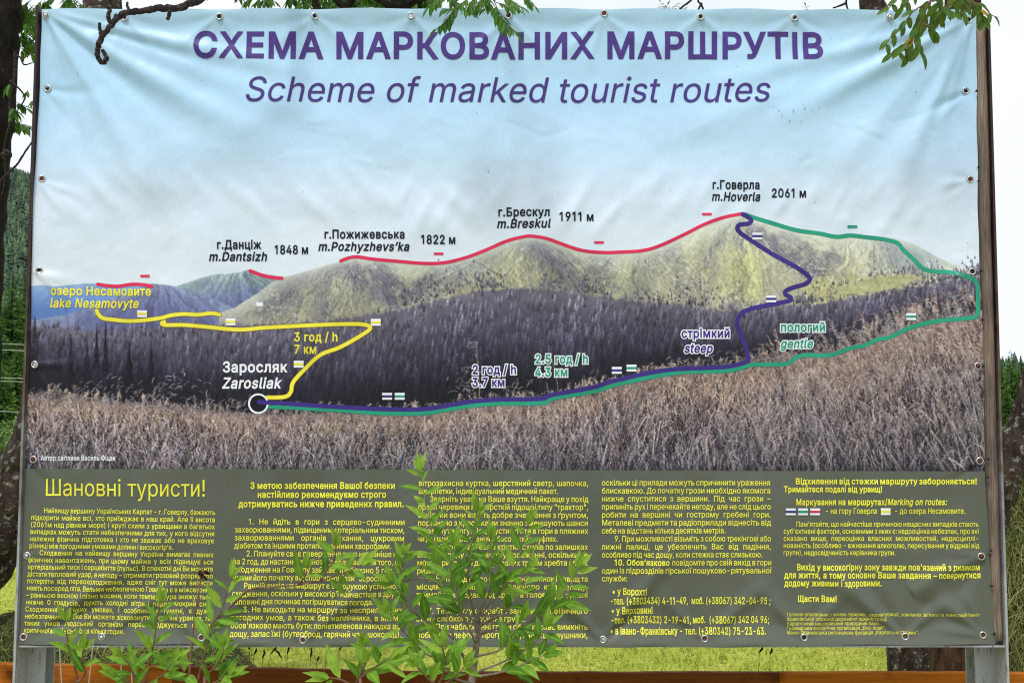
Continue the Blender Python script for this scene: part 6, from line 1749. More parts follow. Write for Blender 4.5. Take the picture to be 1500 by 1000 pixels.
crown_leaves(o, M_ROWAN, [((-3.0, 6.5, 5.2), 1.0), ((-2.2, 7.2, 5.6), .9)], 160, .06, 21, 4.2,
             px_run(28, 58, -10, 60, 6.9, 26, .07, 1, .45, .8, 16, 40) + px_run(10, 34, 120, 180, 6.5, 8, .07, 2, .5, .5, 12, 26) + px_run(36, 56, 130, 150, 6.6, 2, .05, 4, .5, .5, 8, 14) + px_run(60, 120, -14, 4, 7.0, 12, .06, 3, .45, .5))

# 2. lichen covered trunk on the left, leaning to the right behind the banner
Yt = 5.4
o = tree('leaning lichen covered tree trunk behind the left post', (P(-110, 900, Yt).x, Yt, 0))
tree_trunk(o, [(P(-120, 900, Yt).x, Yt, -.05), P(-38, 850, Yt), P(2, 780, Yt), P(43, 680, Yt), P(73, 590, Yt), P(100, 420, Yt + .2), P(128, 200, Yt + .4), P(150, 0, Yt + .6), P(168, -180, Yt + .8)], [.17, .118, .117, .115, .11, .105, .10, .097, .085], M_BARK_LICHEN, 2)
mbr = MB()
DB = [(1, [(158, 88), (157, 87), (150, 92.5), (144, 85), (143, 74), (149, 54), (164, 36), (176, 24), (188, 18), (212, 16), (238, 12), (260, 12), (276, 6), (292, 0), (330, -22), (380, -70)], .0085, .0165), (0, [(150, 73), (154, 80), (157, 87)], .007, .008), (0, [(149, 53), (147, 46), (145.6, 35)], .0075, .006), (0, [(162, 33), (159, 28), (160, 16), (158, 9)], .008, .006),
      (0, [(189, 17), (187, 11), (186, 4)], .006, .004), (0, [(250, 13), (248, 22), (245, 28)], .0075, .007), (0, [(172, 28), (169, 24), (170, 22)], .007, .006)]
for m_, pts, r0, r1 in DB:
    pp = path3(pts[1:] if m_ else pts, 3.8, 0, 3.5)
    k = len(pp)
    pp = [q + Vector((random.uniform(-.0016, .0016), random.uniform(-.004, .004), random.uniform(-.0016, .0016))) for q in pp]
    rad = [(r0 + (r1 - r0) * i / (k - 1)) * random.uniform(.88, 1.13) * .88 for i in range(k)]
    if m_:                                                   # and back over the sign to its tree
        pp += [Vector((-.75, 4.4, 4.2)), P(168, -170, Yt + .75)]; rad += [.03, .045]
    mbr.tube(pp, rad, 10, wob=.09)
t = mbr.build('dead_branch', M_DEAD, o)
t['label'] = 'bare dead branch hanging over the upper left corner of the banner'
crown_leaves(o, M_ROWAN, [((-1.9, 6.6, 5.6), .9), ((-1.2, 7.0, 5.9), .8)], 130, .06, 22, 4.3)

# 3. trunk behind the middle, its leaves hang over the heading
Yt = 7.5
o = tree('rowan tree whose trunk shows above the banner middle, leaves hanging over the heading', (P(225, 633, Yt).x, Yt, 0))
tree_trunk(o, [(P(225, 633, Yt).x, Yt, -.05), P(300, 900, Yt), P(470, 400, Yt), P(598, 10, Yt), P(604, -120, Yt), P(612, -300, Yt)], [.13, .115, .11, .112, .12, .08], M_BARK_DARK, 3)
mbw = MB()
for pts in ([(596, 6), (620, -10), (660, -40)], [(586, 12), (560, 2), (520, -25)], [(604, -40), (680, -70), (760, -80)], [(466, 18), (463, 8), (461, -12)], [(506, 16), (502, 8), (492, 0), (480, -22)], [(505, 14), (512, 6), (520, -6)]):
    pp = path3(pts, Yt - .2, 0, 6); mbw.tube(pp, [.028 * (1 - .5 * i / len(pp)) for i in range(len(pp))], 7, wob=.1)
mbw.build('limb', M_BARK_DARK, o)
# bough reaching forward over the top rail
mbw = MB(); mbf = MB()
mbw.tube([P(612, -200, Yt), Vector((-.25, 5.6, 4.5)), Vector((-.1, 4.4, 3.55)), P(722, -40, 3.8), P(724, 2, 3.78)], [.04, .028, .015, .008, .004], 7, wob=.1)
mbw.tube([P(722, -40, 3.8), P(690, -15, 3.8), P(662, 6, 3.8)], [.007, .005, .003], 6)
mbw.tube([P(722, -40, 3.8), P(760, -25, 3.8), P(778, -6, 3.8)], [.007, .005, .003], 6)
for pts, n_p, l, w, tn in (([(724, 2), (729, 14), (739, 31), (752, 45)], 5, .058, .020, .38), ([(672, 8), (661, 21), (651, 33), (641, 42)], 4, .052, .020, .32), ([(690, -6), (676, 6), (660, 14), (646, 12)], 5, .046, .017, .4), ([(700, -8), (690, 4), (684, 14), (688, 18)], 4, .044, .016, .4),
                           ([(712, -10), (704, 2), (692, 14)], 4, .046, .017, .34), ([(735, -8), (752, 4), (762, 10)], 4, .044, .016, .42), ([(765, -12), (774, 0), (782, 9)], 4, .036, .013, .5), ([(662, -8), (640, 0), (628, 12)], 4, .042, .015, .45),
                           ([(640, -12), (634, 0), (632, 10)], 4, .038, .014, .5), ([(726, 4), (742, 8), (756, 14)], 3, .042, .016, .4), ([(708, -10), (718, 4), (712, 12)], 4, .042, .016, .38), ([(655, -14), (664, -2), (672, 6)], 4, .044, .016, .4),
                           ([(748, 44), (752, 46), (757, 47)], 2, .024, .007, .5)):
    pinnate(mbf, mbw, path3(pts, 3.78 + random.uniform(-.06, .06), 0, 5), n_p + 1, l * .98, w * .95, tn, .5, .1)
mbw.build('branch', M_SHOOT, o)
mbf.build('hanging_leaves', M_ROWAN, o)
crown_leaves(o, M_ROWAN, [((-.5, 7.4, 5.6), .9), ((.2, 7.6, 6.0), .9), ((-1.1, 7.6, 5.8), .8)], 220, .06, 23, 4.3,
             px_run(425, 565, -16, 4, 7.6, 34, .075, 5, .3, .7, 14, 32) + px_run(340, 400, -16, 0, 7.6, 6, .075, 6, .4, .5, 12, 26) + px_run(610, 660, -10, 6, 7.4, 9, .06, 7, .5, .6) + px_run(500, 570, -16, 2, 7.6, 12, .08, 8, .25, .7))

# 4. slender trunk right of the heading, thin twigs to its left
Yt = 7.0
o = tree('slender leaning tree trunk above the right part of the banner', (P(1318, 633, Yt).x, Yt, 0))
tree_trunk(o, [(P(1330, 633, Yt).x, Yt, -.05), P(1310, 400, Yt), P(1280, 15, Yt), P(1270, -60, Yt), P(1255, -260, Yt)], [.14, .11, .075, .07, .05], M_BARK_LICHEN, 4)
mbw = MB()
for pts, r in (([(1245, 20), (1240, 8), (1238, -10), (1225, -40), (1258, -90)], .009), ([(1220, 12), (1230, 9), (1239, 5)], .007), ([(1032, 20), (1028, 8), (1024, -4), (1060, -50), (1240, -130)], .010), ([(1020, 20), (1025, 10), (1028, 5)], .008), ([(990, 20), (1000, 10), (1012, 1), (1035, -25)], .009)):
    pp = path3(pts, Yt, 0, 5); mbw.tube(pp, [r * (.55 + .6 * i / len(pp)) for i in range(len(pp))], 6, wob=.15)
mbw.build('bare_twig', M_DEAD, o)
crown_leaves(o, M_ROWAN, [((1.9, 7.0, 5.6), .9), ((1.3, 7.3, 6.0), .8)], 130, .06, 24, 4.3,
             [([(972, 18), (973, 12), (968, 4)], 7.0, 3, .045, .012, .6), ([(990, 20), (985, 12), (990, 8)], 7.0, 4, .045, .013, .6), ([(996, 18), (1000, 11), (1002, 9)], 7.0, 3, .045, .013, .6), ([(980, 20), (976, 15), (978, 8)], 7, 3, .04, .012, .6), ([(1181, 22), (1181, 15), (1180, 9)], 7.0, 3, .03, .010, .7)])

# 5. tree on the right: upright stem and a lichen covered leaning stem, creeper leaves over the corner
Yt = 5.9
o = tree('rough brown tree behind the right post with second lichen covered leaning stem', (P(1402, 990, Yt).x, Yt, 0))
tree_trunk(o, [(P(1402, 990, Yt).x, Yt, -.05), P(1402, 985, Yt), P(1408, 700, Yt + .1), P(1412, 300, Yt + .2), P(1413, 10, Yt + .3), P(1414, -260, Yt + .4)], [.17, .13, .118, .105, .095, .07], M_BARK_BROWN, 5)
s2 = tree_trunk(o, [P(1412, 905, Yt - .1), P(1440, 800, Yt - .15), P(1470, 705, Yt - .2), P(1496, 618, Yt - .2), P(1525, 530, Yt - .2), P(1570, 380, Yt - .1), P(1640, 150, Yt)], [.085, .08, .072, .064, .058, .05, .04], M_BARK_LICHEN, 6, 'leaning_stem')
mbw, mbf = MB(), MB()
mbw.tube([P(1414, -200, Yt + .3), Vector((2.0, 5.0, 4.1)), Vector((1.75, 4.3, 3.5)), P(1385, -30, 3.85), P(1360, 6, 3.8)], [.03, .02, .012, .008, .004], 7, wob=.1)
VN = [([(1372, -8), (1357, 12), (1348, 33), (1338, 55), (1326, 68), (1330, 84)], .016, .048), ([(1352, 8), (1337, 18), (1323, 37), (1309, 50), (1300, 62), (1292, 74)], .022, .036), ([(1385, -20), (1376, -2), (1380, 12), (1390, 18)], .014, .044), ([(1330, 68), (1318, 72), (1308, 78)], .014, .038), ([(1338, 62), (1345, 68), (1346, 76)], .014, .046), ([(1322, -12), (1312, 2), (1302, 12), (1298, 20)], .02, .034), ([(1340, -14), (1330, 0), (1322, 12)], .018, .036),
      ([(1385, -30), (1410, -10), (1425, 4), (1436, 18), (1440, 28)], .013, .040), ([(1425, 4), (1440, 10), (1452, 22), (1462, 26)], .018, .030), ([(1400, -16), (1398, 2), (1388, 10), (1378, 20)], .015, .040), ([(1360, 6), (1370, 18), (1373, 28)], .014, .046), ([(1410, -10), (1416, 6), (1412, 18), (1404, 22)], .014, .040), ([(1350, 34), (1362, 40), (1370, 50)], .016, .048)]
for pts, gap, LL in VN:
    pp = path3(pts, 3.82 + random.uniform(-.07, .05), 0, 5)
    mbw.tube(pp, [.0024 - .0012 * i / len(pp) for i in range(len(pp))], 5)
    Lc = along(pp); s = .01; sd = 1
    while s < Lc[-1]:
        p, d = at_len(pp, Lc, s)
        dv = Vector((sd * random.uniform(.3, 1), random.uniform(-.35, .15), random.uniform(-.9, -.1))) + d * .7
        tn = min(.6, random.gauss(.36, .12))
        if random.random() < .06: tn = random.uniform(.85, 1)
        leaf(mbf, p, dv, (random.uniform(-.4, .4), -.8, .5), LL * random.uniform(.95, 1.5), LL * .47, min(1, max(0, tn)), random.uniform(-.1, .9), random.uniform(.15, .55), 5, (.6, .75))
        sd = -sd; s += gap * random.uniform(.7, 1.3)
mbw.build('branch', M_SHOOT, o)
mbf.build('hanging_leaves', M_VINE, o, True)
crown_leaves(o, M_ROWAN, [((2.5, 6.2, 5.4), .9), ((2.9, 6.4, 5.9), .9)], 130, .06, 25, 4.3)

# ------------------------------------------------------------------ steel frame of the sign
M_STEEL = None
M_STEEL, n_, l_, b_ = mat_base('painted steel')
tc = n_.new('ShaderNodeTexCoord'); sep = n_.new('ShaderNodeSeparateXYZ')
no = n_.new('ShaderNodeTexNoise'); no.inputs['Scale'].default_value = 14; no.inputs['Detail'].default_value = 7
ad = n_.new('ShaderNodeMath'); ad.operation = 'MULTIPLY_ADD'; ad.inputs[1].default_value = .35
# below, the posts still wear grey paint; above, red-brown primer shows
rp = ramp(n_, [(.0, (.42, .43, .44)), (.36, (.40, .405, .41)), (.45, (.26, .26, .26)), (.55, (.12, .09, .07)), (.66, (.045, .016, .012)), (1, (.022, .009, .008))])
sc_ = n_.new('ShaderNodeMath'); sc_.operation = 'MULTIPLY'; sc_.inputs[1].default_value = .33
l_.new(tc.outputs['Object'], sep.inputs[0]); l_.new(sep.outputs['Z'], sc_.inputs[0])
l_.new(tc.outputs['Object'], no.inputs['Vector'])
l_.new(no.outputs['Fac'], ad.inputs[0]); l_.new(sc_.outputs[0], ad.inputs[2]); 
sb = n_.new('ShaderNodeMath'); sb.operation = 'SUBTRACT'; sb.inputs[1].default_value = .14
l_.new(ad.outputs[0], sb.inputs[0]); l_.new(sb.outputs[0], rp.inputs['Fac'])
rust_map = n_.new('ShaderNodeMapping'); rust_map.inputs['Scale'].default_value = (1, 1, .22)
nr = n_.new('ShaderNodeTexNoise'); nr.inputs['Scale'].default_value = 75; nr.inputs['Detail'].default_value = 6; nr.inputs['Roughness'].default_value = .7
rr2 = ramp(n_, [(.56, (0, 0, 0)), (.70, (.85, .85, .85))])
mxr = n_.new('ShaderNodeMix'); mxr.data_type = 'RGBA'; mxr.inputs['B'].default_value = (.07, .045, .032, 1)
l_.new(tc.outputs['Object'], rust_map.inputs['Vector']); l_.new(rust_map.outputs['Vector'], nr.inputs['Vector']); l_.new(nr.outputs['Fac'], rr2.inputs['Fac'])
l_.new(rr2.outputs['Color'], mxr.inputs['Factor']); l_.new(rp.outputs['Color'], mxr.inputs['A']); l_.new(mxr.outputs['Result'], b_.inputs['Base Color'])
b_.inputs['Roughness'].default_value = .45; b_.inputs['Metallic'].default_value = .25
bp = n_.new('ShaderNodeBump'); bp.inputs['Strength'].default_value = .12; bp.inputs['Distance'].default_value = .003
l_.new(no.outputs['Fac'], bp.inputs['Height']); l_.new(bp.outputs['Normal'], b_.inputs['Normal'])
M_WOODB, n_, l_, b_ = mat_base('weathered batten wood')
tc = n_.new('ShaderNodeTexCoord'); mp = n_.new('ShaderNodeMapping'); mp.inputs['Scale'].default_value = (1, 1, .045)
n1 = n_.new('ShaderNodeTexNoise'); n1.inputs['Scale'].default_value = 260; n1.inputs['Detail'].default_value = 4
n2 = n_.new('ShaderNodeTexNoise'); n2.inputs['Scale'].default_value = 3.0; n2.inputs['Detail'].default_value = 4
r1 = ramp(n_, [(.3, (.10, .075, .058)), (.55, (.22, .165, .125)), (.75, (.33, .27, .22))])
r2 = ramp(n_, [(.35, (.5, .46, .44)), (.65, (1.1, 1.05, 1.0))])
mx = n_.new('ShaderNodeMix'); mx.data_type = 'RGBA'; mx.blend_type = 'MULTIPLY'; mx.inputs['Factor'].default_value = 1
l_.new(tc.outputs['Object'], mp.inputs['Vector']); l_.new(mp.outputs['Vector'], n1.inputs['Vector']); l_.new(tc.outputs['Object'], n2.inputs['Vector'])
l_.new(n1.outputs['Fac'], r1.inputs['Fac']); l_.new(n2.outputs['Fac'], r2.inputs['Fac'])
l_.new(r1.outputs['Color'], mx.inputs['A']); l_.new(r2.outputs['Color'], mx.inputs['B']); l_.new(mx.outputs['Result'], b_.inputs['Base Color'])
b_.inputs['Roughness'].default_value = .8
bp = n_.new('ShaderNodeBump'); bp.inputs['Strength'].default_value = .5; bp.inputs['Distance'].default_value = .002
l_.new(n1.outputs['Fac'], bp.inputs['Height']); l_.new(bp.outputs['Normal'], b_.inputs['Normal'])

frame = empty('sign_frame', (0, BY + .1, 0))
tag(frame, 'steel sign frame of two channel posts, thin rails and a weathered wooden batten', 'sign frame')
ZT, ZB = P(750, 13.5, BY).z, P(750, 943.6, BY).z


def poly_prism(outline, z0, z1):
    mb = MB(); n = len(outline)
    mb.add([(x, y, z0) for x, y in outline] + [(x, y, z1) for x, y in outline],
           [tuple(range(n - 1, -1, -1)), tuple(range(n, 2 * n))] + [(i, (i + 1) % n, n + (i + 1) % n, n + i) for i in range(n)])
    return mb


for sg in (-1, 1):
    # channel section: web towards the viewer, flange at the outer side standing proud
    xi, xo = 1.53, (1.595 if sg > 0 else 1.589)
    outl = [(xi, BY + .075), (xo, BY + .075), (xo, BY - .022), (xo + .0075, BY - .022), (xo + .0075, BY + .165), (xi, BY + .165), (xi, BY + .157), (xo, BY + .157), (xo, BY + .083), (xi, BY + .083)]
    if sg < 0: outl = [(-x, y) for x, y in outl][::-1]
    mb = poly_prism(outl, -.3, P(1448 if sg > 0 else 60, 30 if sg > 0 else 11, BY).z)
    t = mb.mesh('post')
    if sg < 0:                                       # this post leans out a little at its foot
        for v in t.vertices: v.co.x -= .012 * (ZT - v.co.z) / 2.1
    link('post', t, M_STEEL, frame)
mb = MB(); mb.box(-1.588, 1.594, BY + .028, BY + .033, ZT - .045, ZT); mb.box(-1.588, 1.594, BY + .033, BY + .074, ZT - .006, ZT - .001)
mb.build('top_rail', M_STEEL, frame)
mb = MB(); mb.box(-1.594, 1.594, BY - .019, BY + .074, ZB - .0050, ZB - .0005); mb.box(-1.592, 1.594, BY + .03, BY + .036, ZB, ZB + .045)
mb.build('bottom_rail', M_STEEL, frame)
# batten: a planed pole, rounded towards the viewer
prof = [(1.5585, BY + .024)] + [(1.577 - .0185 * math.cos(a), BY + .006 - .021 * math.sin(a)) for a in np.linspace(.0, math.pi, 9)] + [(1.5955, BY + .024)]
zb0, zb1 = ZB + .014, P(1440, 36, BY).z
mb = MB(); V, F = [], []
NB = 60
for i in range(NB + 1):
    z = zb0 + (zb1 - zb0) * i / NB
    w = .0012 * math.sin(z * 3.1) + .0007 * math.sin(z * 11)
    k = 1 + .05 * math.sin(z * 5.3)
    V += [(1.577 + (x - 1.577) * k + w, y - (.002 * math.sin(z * 4)), z) for x, y in prof]
m_ = len(prof)
for i in range(NB):
    F += [(i * m_ + j, i * m_ + (j + 1) % m_, (i + 1) * m_ + (j + 1) % m_, (i + 1) * m_ + j) for j in range(m_)]
F += [tuple(range(m_ - 1, -1, -1)), tuple(NB * m_ + j for j in range(m_))]
mb.add(V, F)
bat = mb.build('wooden_batten', M_WOODB, frame, True)
for (px, py) in ((1431, 133), (1434, 245), (1434, 265), (1438, 397), (1440, 468), (1441, 536), (1448, 672), (1447, 699), (1450, 812), (1453, 858), (1457, 928), (1452, 806)):
    p = P(px, py, BY - .0155)
    nb_ = MB(); nb_.tube([p + Vector((0, .004, 0)), p + Vector((0, -.0012, 0))], [.0042, .0036], 9)
    nb_.build('nail_head', M_HOLE, bat)

# ------------------------------------------------------------------ cords
M_CORD = noise_mat('grey cord', [(.3, (.25, .24, .22)), (.7, (.45, .44, .42))], 200, rough=.9, bump=.3, dist=.001)
for i, (x0, y0, x1, y1, lb) in enumerate([(87, 946, 91, 1010, 'grey cord hanging below the banner nearest the left post'), (137, 938, 129, 1010, 'slanting grey cord below the banner, second from left post'), (179, 946, 176, 1010, 'left one of two close grey cords below the banner'), (191, 946, 194, 1010, 'right one of two close grey cords below the banner')]):
    a, b = P(x0, y0, BY - .03), P(x1, y1, BY - .03)
    d = (b - a)
    pts = [a + d * t for t in np.linspace(0, 1, 8)]
    pts += [Vector((b.x + d.x * .5, b.y, .3)), Vector((b.x + d.x, b.y, .0))]
    mb = MB(); mb.tube(pts, .0021, 6, wob=.1)
    tag(mb.build('hanging_cord', M_CORD), lb, 'cord', 'grey cords hanging below the banner')

# ------------------------------------------------------------------ plank fence behind the sign
M_PLANK, n_, l_, b_ = mat_base('orange stained plank')
tc = n_.new('ShaderNodeTexCoord'); mp = n_.new('ShaderNodeMapping'); mp.inputs['Scale'].default_value = (.06, 1, 1)
n1 = n_.new('ShaderNodeTexNoise'); n1.inputs['Scale'].default_value = 70; n1.inputs['Detail'].default_value = 5
n2 = n_.new('ShaderNodeTexNoise'); n2.inputs['Scale'].default_value = 5; n2.inputs['Detail'].default_value = 6
n3 = n_.new('ShaderNodeAttribute'); n3.attribute_name = 'tint'
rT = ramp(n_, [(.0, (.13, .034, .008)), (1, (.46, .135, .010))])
r1 = ramp(n_, [(.32, (.72, .69, .67)), (.5, (.97, .97, .97)), (.7, (1.15, 1.15, 1.15))])
r2 = ramp(n_, [(.30, (.25, .22, .2)), (.42, (1, 1, 1))])
m1 = n_.new('ShaderNodeMix'); m1.data_type = 'RGBA'; m1.blend_type = 'MULTIPLY'; m1.inputs['Factor'].default_value = 1
m2 = n_.new('ShaderNodeMix'); m2.data_type = 'RGBA'; m2.blend_type = 'MULTIPLY'; m2.inputs['Factor'].default_value = 1
l_.new(tc.outputs['Object'], mp.inputs['Vector']); l_.new(mp.outputs['Vector'], n1.inputs['Vector']); l_.new(tc.outputs['Object'], n2.inputs['Vector'])
l_.new(n3.outputs['Fac'], rT.inputs['Fac']); l_.new(n1.outputs['Fac'], r1.inputs['Fac']); l_.new(n2.outputs['Fac'], r2.inputs['Fac'])
l_.new(rT.outputs['Color'], m1.inputs['A']); l_.new(r1.outputs['Color'], m1.inputs['B']); l_.new(m1.outputs['Result'], m2.inputs['A']); l_.new(r2.outputs['Color'], m2.inputs['B'])
l_.new(m2.outputs['Result'], b_.inputs['Base Color']); b_.inputs['Roughness'].default_value = .7; b_.inputs['Specular IOR Level'].default_value = .12
YF = 4.5
fence = empty('plank_fence', (0, YF, 0))
tag(fence, 'low fence of orange brown stained planks behind the sign', 'fence')
tops = [(-60, 969), (255, 974.5), (390, 977.5), (600, 983), (900, 983.5), (1140, 983), (1440, 983.5), (1600, 986)]
tops = [P(x, y, YF) for x, y in tops]
segs = [(0, 1, .88), (1, 5, .16), (5, 7, .92)]  # middle run darker: shade on the fence put into its tint
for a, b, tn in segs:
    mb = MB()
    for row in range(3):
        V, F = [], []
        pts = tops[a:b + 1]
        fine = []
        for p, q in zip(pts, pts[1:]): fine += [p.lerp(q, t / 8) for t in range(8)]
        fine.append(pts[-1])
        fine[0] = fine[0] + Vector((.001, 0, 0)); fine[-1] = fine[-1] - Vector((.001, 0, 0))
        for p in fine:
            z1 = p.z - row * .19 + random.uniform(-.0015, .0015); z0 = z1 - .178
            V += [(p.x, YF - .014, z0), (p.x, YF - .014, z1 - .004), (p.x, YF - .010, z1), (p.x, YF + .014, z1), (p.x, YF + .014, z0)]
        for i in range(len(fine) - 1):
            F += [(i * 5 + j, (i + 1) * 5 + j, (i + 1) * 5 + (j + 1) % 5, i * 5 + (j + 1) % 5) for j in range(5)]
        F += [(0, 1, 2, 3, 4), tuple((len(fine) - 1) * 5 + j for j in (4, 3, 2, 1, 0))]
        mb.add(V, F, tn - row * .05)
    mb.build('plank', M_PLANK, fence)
for x in (-1.9, -.95, .98, 1.95):
    mb = MB(); mb.box(x - .04, x + .04, YF + .016, YF + .09, -.2, .60, .15); mb.build('post', M_PLANK, fence)

# ------------------------------------------------------------------ hay
M_HAYIN = noise_mat('hay heap', [(.3, (.035, .04, .015)), (.7, (.14, .145, .05))], 30, rough=1, bump=.8, spec=0)
M_HAY = tint_mat('hay stalk', [(0, (.03, .042, .012)), (.5, (.19, .21, .065)), (1, (.46, .45, .21))], trans=.15)


def haystack(label, c, rx, ry, h, n, seed, sharp=2.2):
    r = np.random.default_rng(seed)
    root = empty('haystack', c); tag(root, label, 'haystack')
    V, F = [], []
    NU, NV_ = 40, 14
    lump = vnoise(NV_ + 1, NU, 4, seed)
    lump[:, -1] = lump[:, 0]
    prof = lambda t: (1 - t ** sharp) ** (1 / sharp)
    for j in range(NV_ + 1):
        t = j / NV_ * .995
        for i in range(NU):
            a = 2 * math.pi * i / NU
            k = prof(t) * (.92 + .16 * lump[j, i])
            V.append((c[0] + rx * k * math.cos(a), c[1] + ry * k * math.sin(a), c[2] + h * t - .02))
    for j in range(NV_):
        F += [(j * NU + i, j * NU + (i + 1) % NU, (j + 1) * NU + (i + 1) % NU, (j + 1) * NU + i) for i in range(NU)]
    F.append(tuple(NV_ * NU + i for i in range(NU)))
    mb = MB(); mb.add(V, F); mb.build('heap', M_HAYIN, root, True)
    # loose stalks combed downwards
    a = r.uniform(0, 2 * math.pi, n); t = r.random(n) ** 1.0 * .98
    k = prof(t) * r.uniform(.97, 1.06, n)
    p = np.stack([c[0] + rx * k * np.cos(a), c[1] + ry * k * np.sin(a), c[2] + h * t], -1)
    nrm = np.stack([np.cos(a), np.sin(a), t * .9], -1); nrm /= np.linalg.norm(nrm, axis=1, keepdims=True)
    tang = np.stack([-np.sin(a), np.cos(a), 0 * a], -1)
    dn = np.cross(tang, nrm)
    ang = r.normal(0, .75, n)
    d = dn * np.cos(ang)[:, None] + tang * np.sin(ang)[:, None]
    d *= np.where((d[:, 2] > .2) & (r.random(n) < .7), -1, 1)[:, None]
    L = r.uniform(.06, .20, n)[:, None]
    w = r.uniform(.0012, .0028, n)[:, None]
    side = np.cross(d, nrm)
    q1 = p + d * L * .5 + nrm * r.uniform(.0, .02, (n, 1)); q2 = p + d * L + nrm * r.uniform(-.02, .02, (n, 1)) + np.array((0, 0, -1)) * L * .25
    VV = np.stack([p - side * w, p + side * w, q1 - side * w, q1 + side * w, q2 - side * w * .4, q2 + side * w * .4], 1)
    b = (np.arange(n) * 6)[:, None]
    FF = np.concatenate([b + np.array([0, 1, 3, 2]), b + np.array([2, 3, 5, 4])])
    patchy = np.clip(.42 + .22 * np.sin(a * 3 + t * 5) + r.normal(0, .24, n), 0, 1)
    me = quick_mesh('hay_stalks', VV.reshape(-1, 3), FF, np.repeat(patchy, 6), M_HAY)
    t_ = link('hay_stalks', me, None, root)
    t_['kind'] = 'stuff'


YH = 8.2
haystack('tall rounded haystack behind the right post of the sign', (P(1540, 633, YH).x, YH, 0), .92, .8, P(1540, 640, YH).z, 30000, 5)
haystack('low heap of dry cut hay behind the lower left of the banner', (P(120, 633, 6.9).x, 6.9, 0), 1.0, .7, P(120, 890, 6.9).z, 20000, 6)

# ------------------------------------------------------------------ shed roof far right, bushes far left, cables
M_SHEET = noise_mat('grey sheet roof', [(.3, (.22, .22, .22)), (.7, (.36, .36, .36))], 5, rough=.6, bump=.1)
M_SHEDW = noise_mat('brown shed boards', [(.3, (.06, .035, .022)), (.7, (.15, .09, .06))], 12, rough=.9, stretch=(1, 1, .2))
Ys = 17.0
sx0 = P(1462, 700, Ys).x
shed = empty('shed', (sx0 + 1.5, Ys, 0)); tag(shed, 'low grey roofed shed between haystack and leaning trunk at right edge', 'shed')
za, zb = P(1462, 722, Ys).z, P(1520, 668, Ys).z
mb = MB()
mb.add([(sx0 - .1, Ys - .3, za), (sx0 + 1.2, Ys - .3, zb + .25), (sx0 + 3.2, Ys - .3, za), (sx0 - .1, Ys + 3, za), (sx0 + 1.2, Ys + 3, zb + .25), (sx0 + 3.2, Ys + 3, za)] +
       [(sx0 - .1, Ys - .3, za - .05), (sx0 + 1.2, Ys - .3, zb + .20), (sx0 + 3.2, Ys - .3, za - .05), (sx0 - .1, Ys + 3, za - .05), (sx0 + 1.2, Ys + 3, zb + .20), (sx0 + 3.2, Ys + 3, za - .05)],
       [(0, 1, 4, 3), (1, 2, 5, 4), (6, 9, 10, 7), (7, 10, 11, 8), (0, 6, 7, 1), (1, 7, 8, 2), (3, 4, 10, 9), (4, 5, 11, 10), (0, 3, 9, 6), (2, 8, 11, 5)])
mb.build('roof', M_SHEET, shed)
mb = MB(); mb.add([(sx0 + .05, Ys + .3, 0), (sx0 + 3.0, Ys + .3, 0), (sx0 + 3.0, Ys + .3, za - .06), (sx0 + 1.2, Ys + .3, zb + .15), (sx0 + .05, Ys + .3, za - .02)], [(0, 1, 2, 3, 4)])
mb.box(sx0 + .05, sx0 + .12, Ys + .3, Ys + 2.8, 0, za - .08); mb.box(sx0 + 2.93, sx0 + 3.0, Ys + .3, Ys + 2.8, 0, za - .1)
mb.build('wall', M_SHEDW, shed)
px_ = P(1488, 700, Ys - .35).x
mb = MB(); mb.box(px_ - .05, px_ + .05, Ys - .42, Ys - .32, 0, P(1488, 655, Ys - .35).z); mb.build('post', M_SHEDW, shed)

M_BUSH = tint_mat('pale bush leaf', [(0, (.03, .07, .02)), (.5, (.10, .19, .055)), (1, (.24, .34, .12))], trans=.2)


def bush(px, Y, top, wid, label, seed):
    r = np.random.default_rng(seed)
    c = P(px, 633, Y); h = P(px, top, Y).z
    root = empty('bush', (c.x, Y, 0)); tag(root, label, 'bush', 'pale bushes at the meadow edge')
    n = 5000
    v = r.normal(0, 1, (n, 3)); v /= np.linalg.norm(v, axis=1, keepdims=True); v *= r.random((n, 1)) ** .4
    cl_ = r.normal(0, .35, (14, 3))
    v = v * .55 + cl_[r.integers(0, 14, n)]
    p = v * np.array((wid, wid * .8, h * .5)) * .7 + np.array((c.x, Y, h * .52))
    p[:, 2] = np.clip(p[:, 2], .05, h * 1.05)
    d1 = r.normal(0, 1, (n, 3)) * .09; d2 = r.normal(0, 1, (n, 3)) * .06
    VV = np.stack([p - d2, p + d1, p + d2, p - d1], 1)
    FF = np.arange(n * 4).reshape(-1, 4)
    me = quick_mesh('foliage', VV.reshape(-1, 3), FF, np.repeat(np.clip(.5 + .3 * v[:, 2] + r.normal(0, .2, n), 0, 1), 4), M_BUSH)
    link('foliage', me, None, root)
    mb = MB()
    for k in range(5): mb.tube([(c.x, Y, 0), (c.x + random.uniform(-.4, .4) * wid, Y, h * .4), (c.x + random.uniform(-.7, .7) * wid, Y, h * .75)], [.05, .03, .012], 6)
    mb.build('stem', M_BARK_DARK, root)


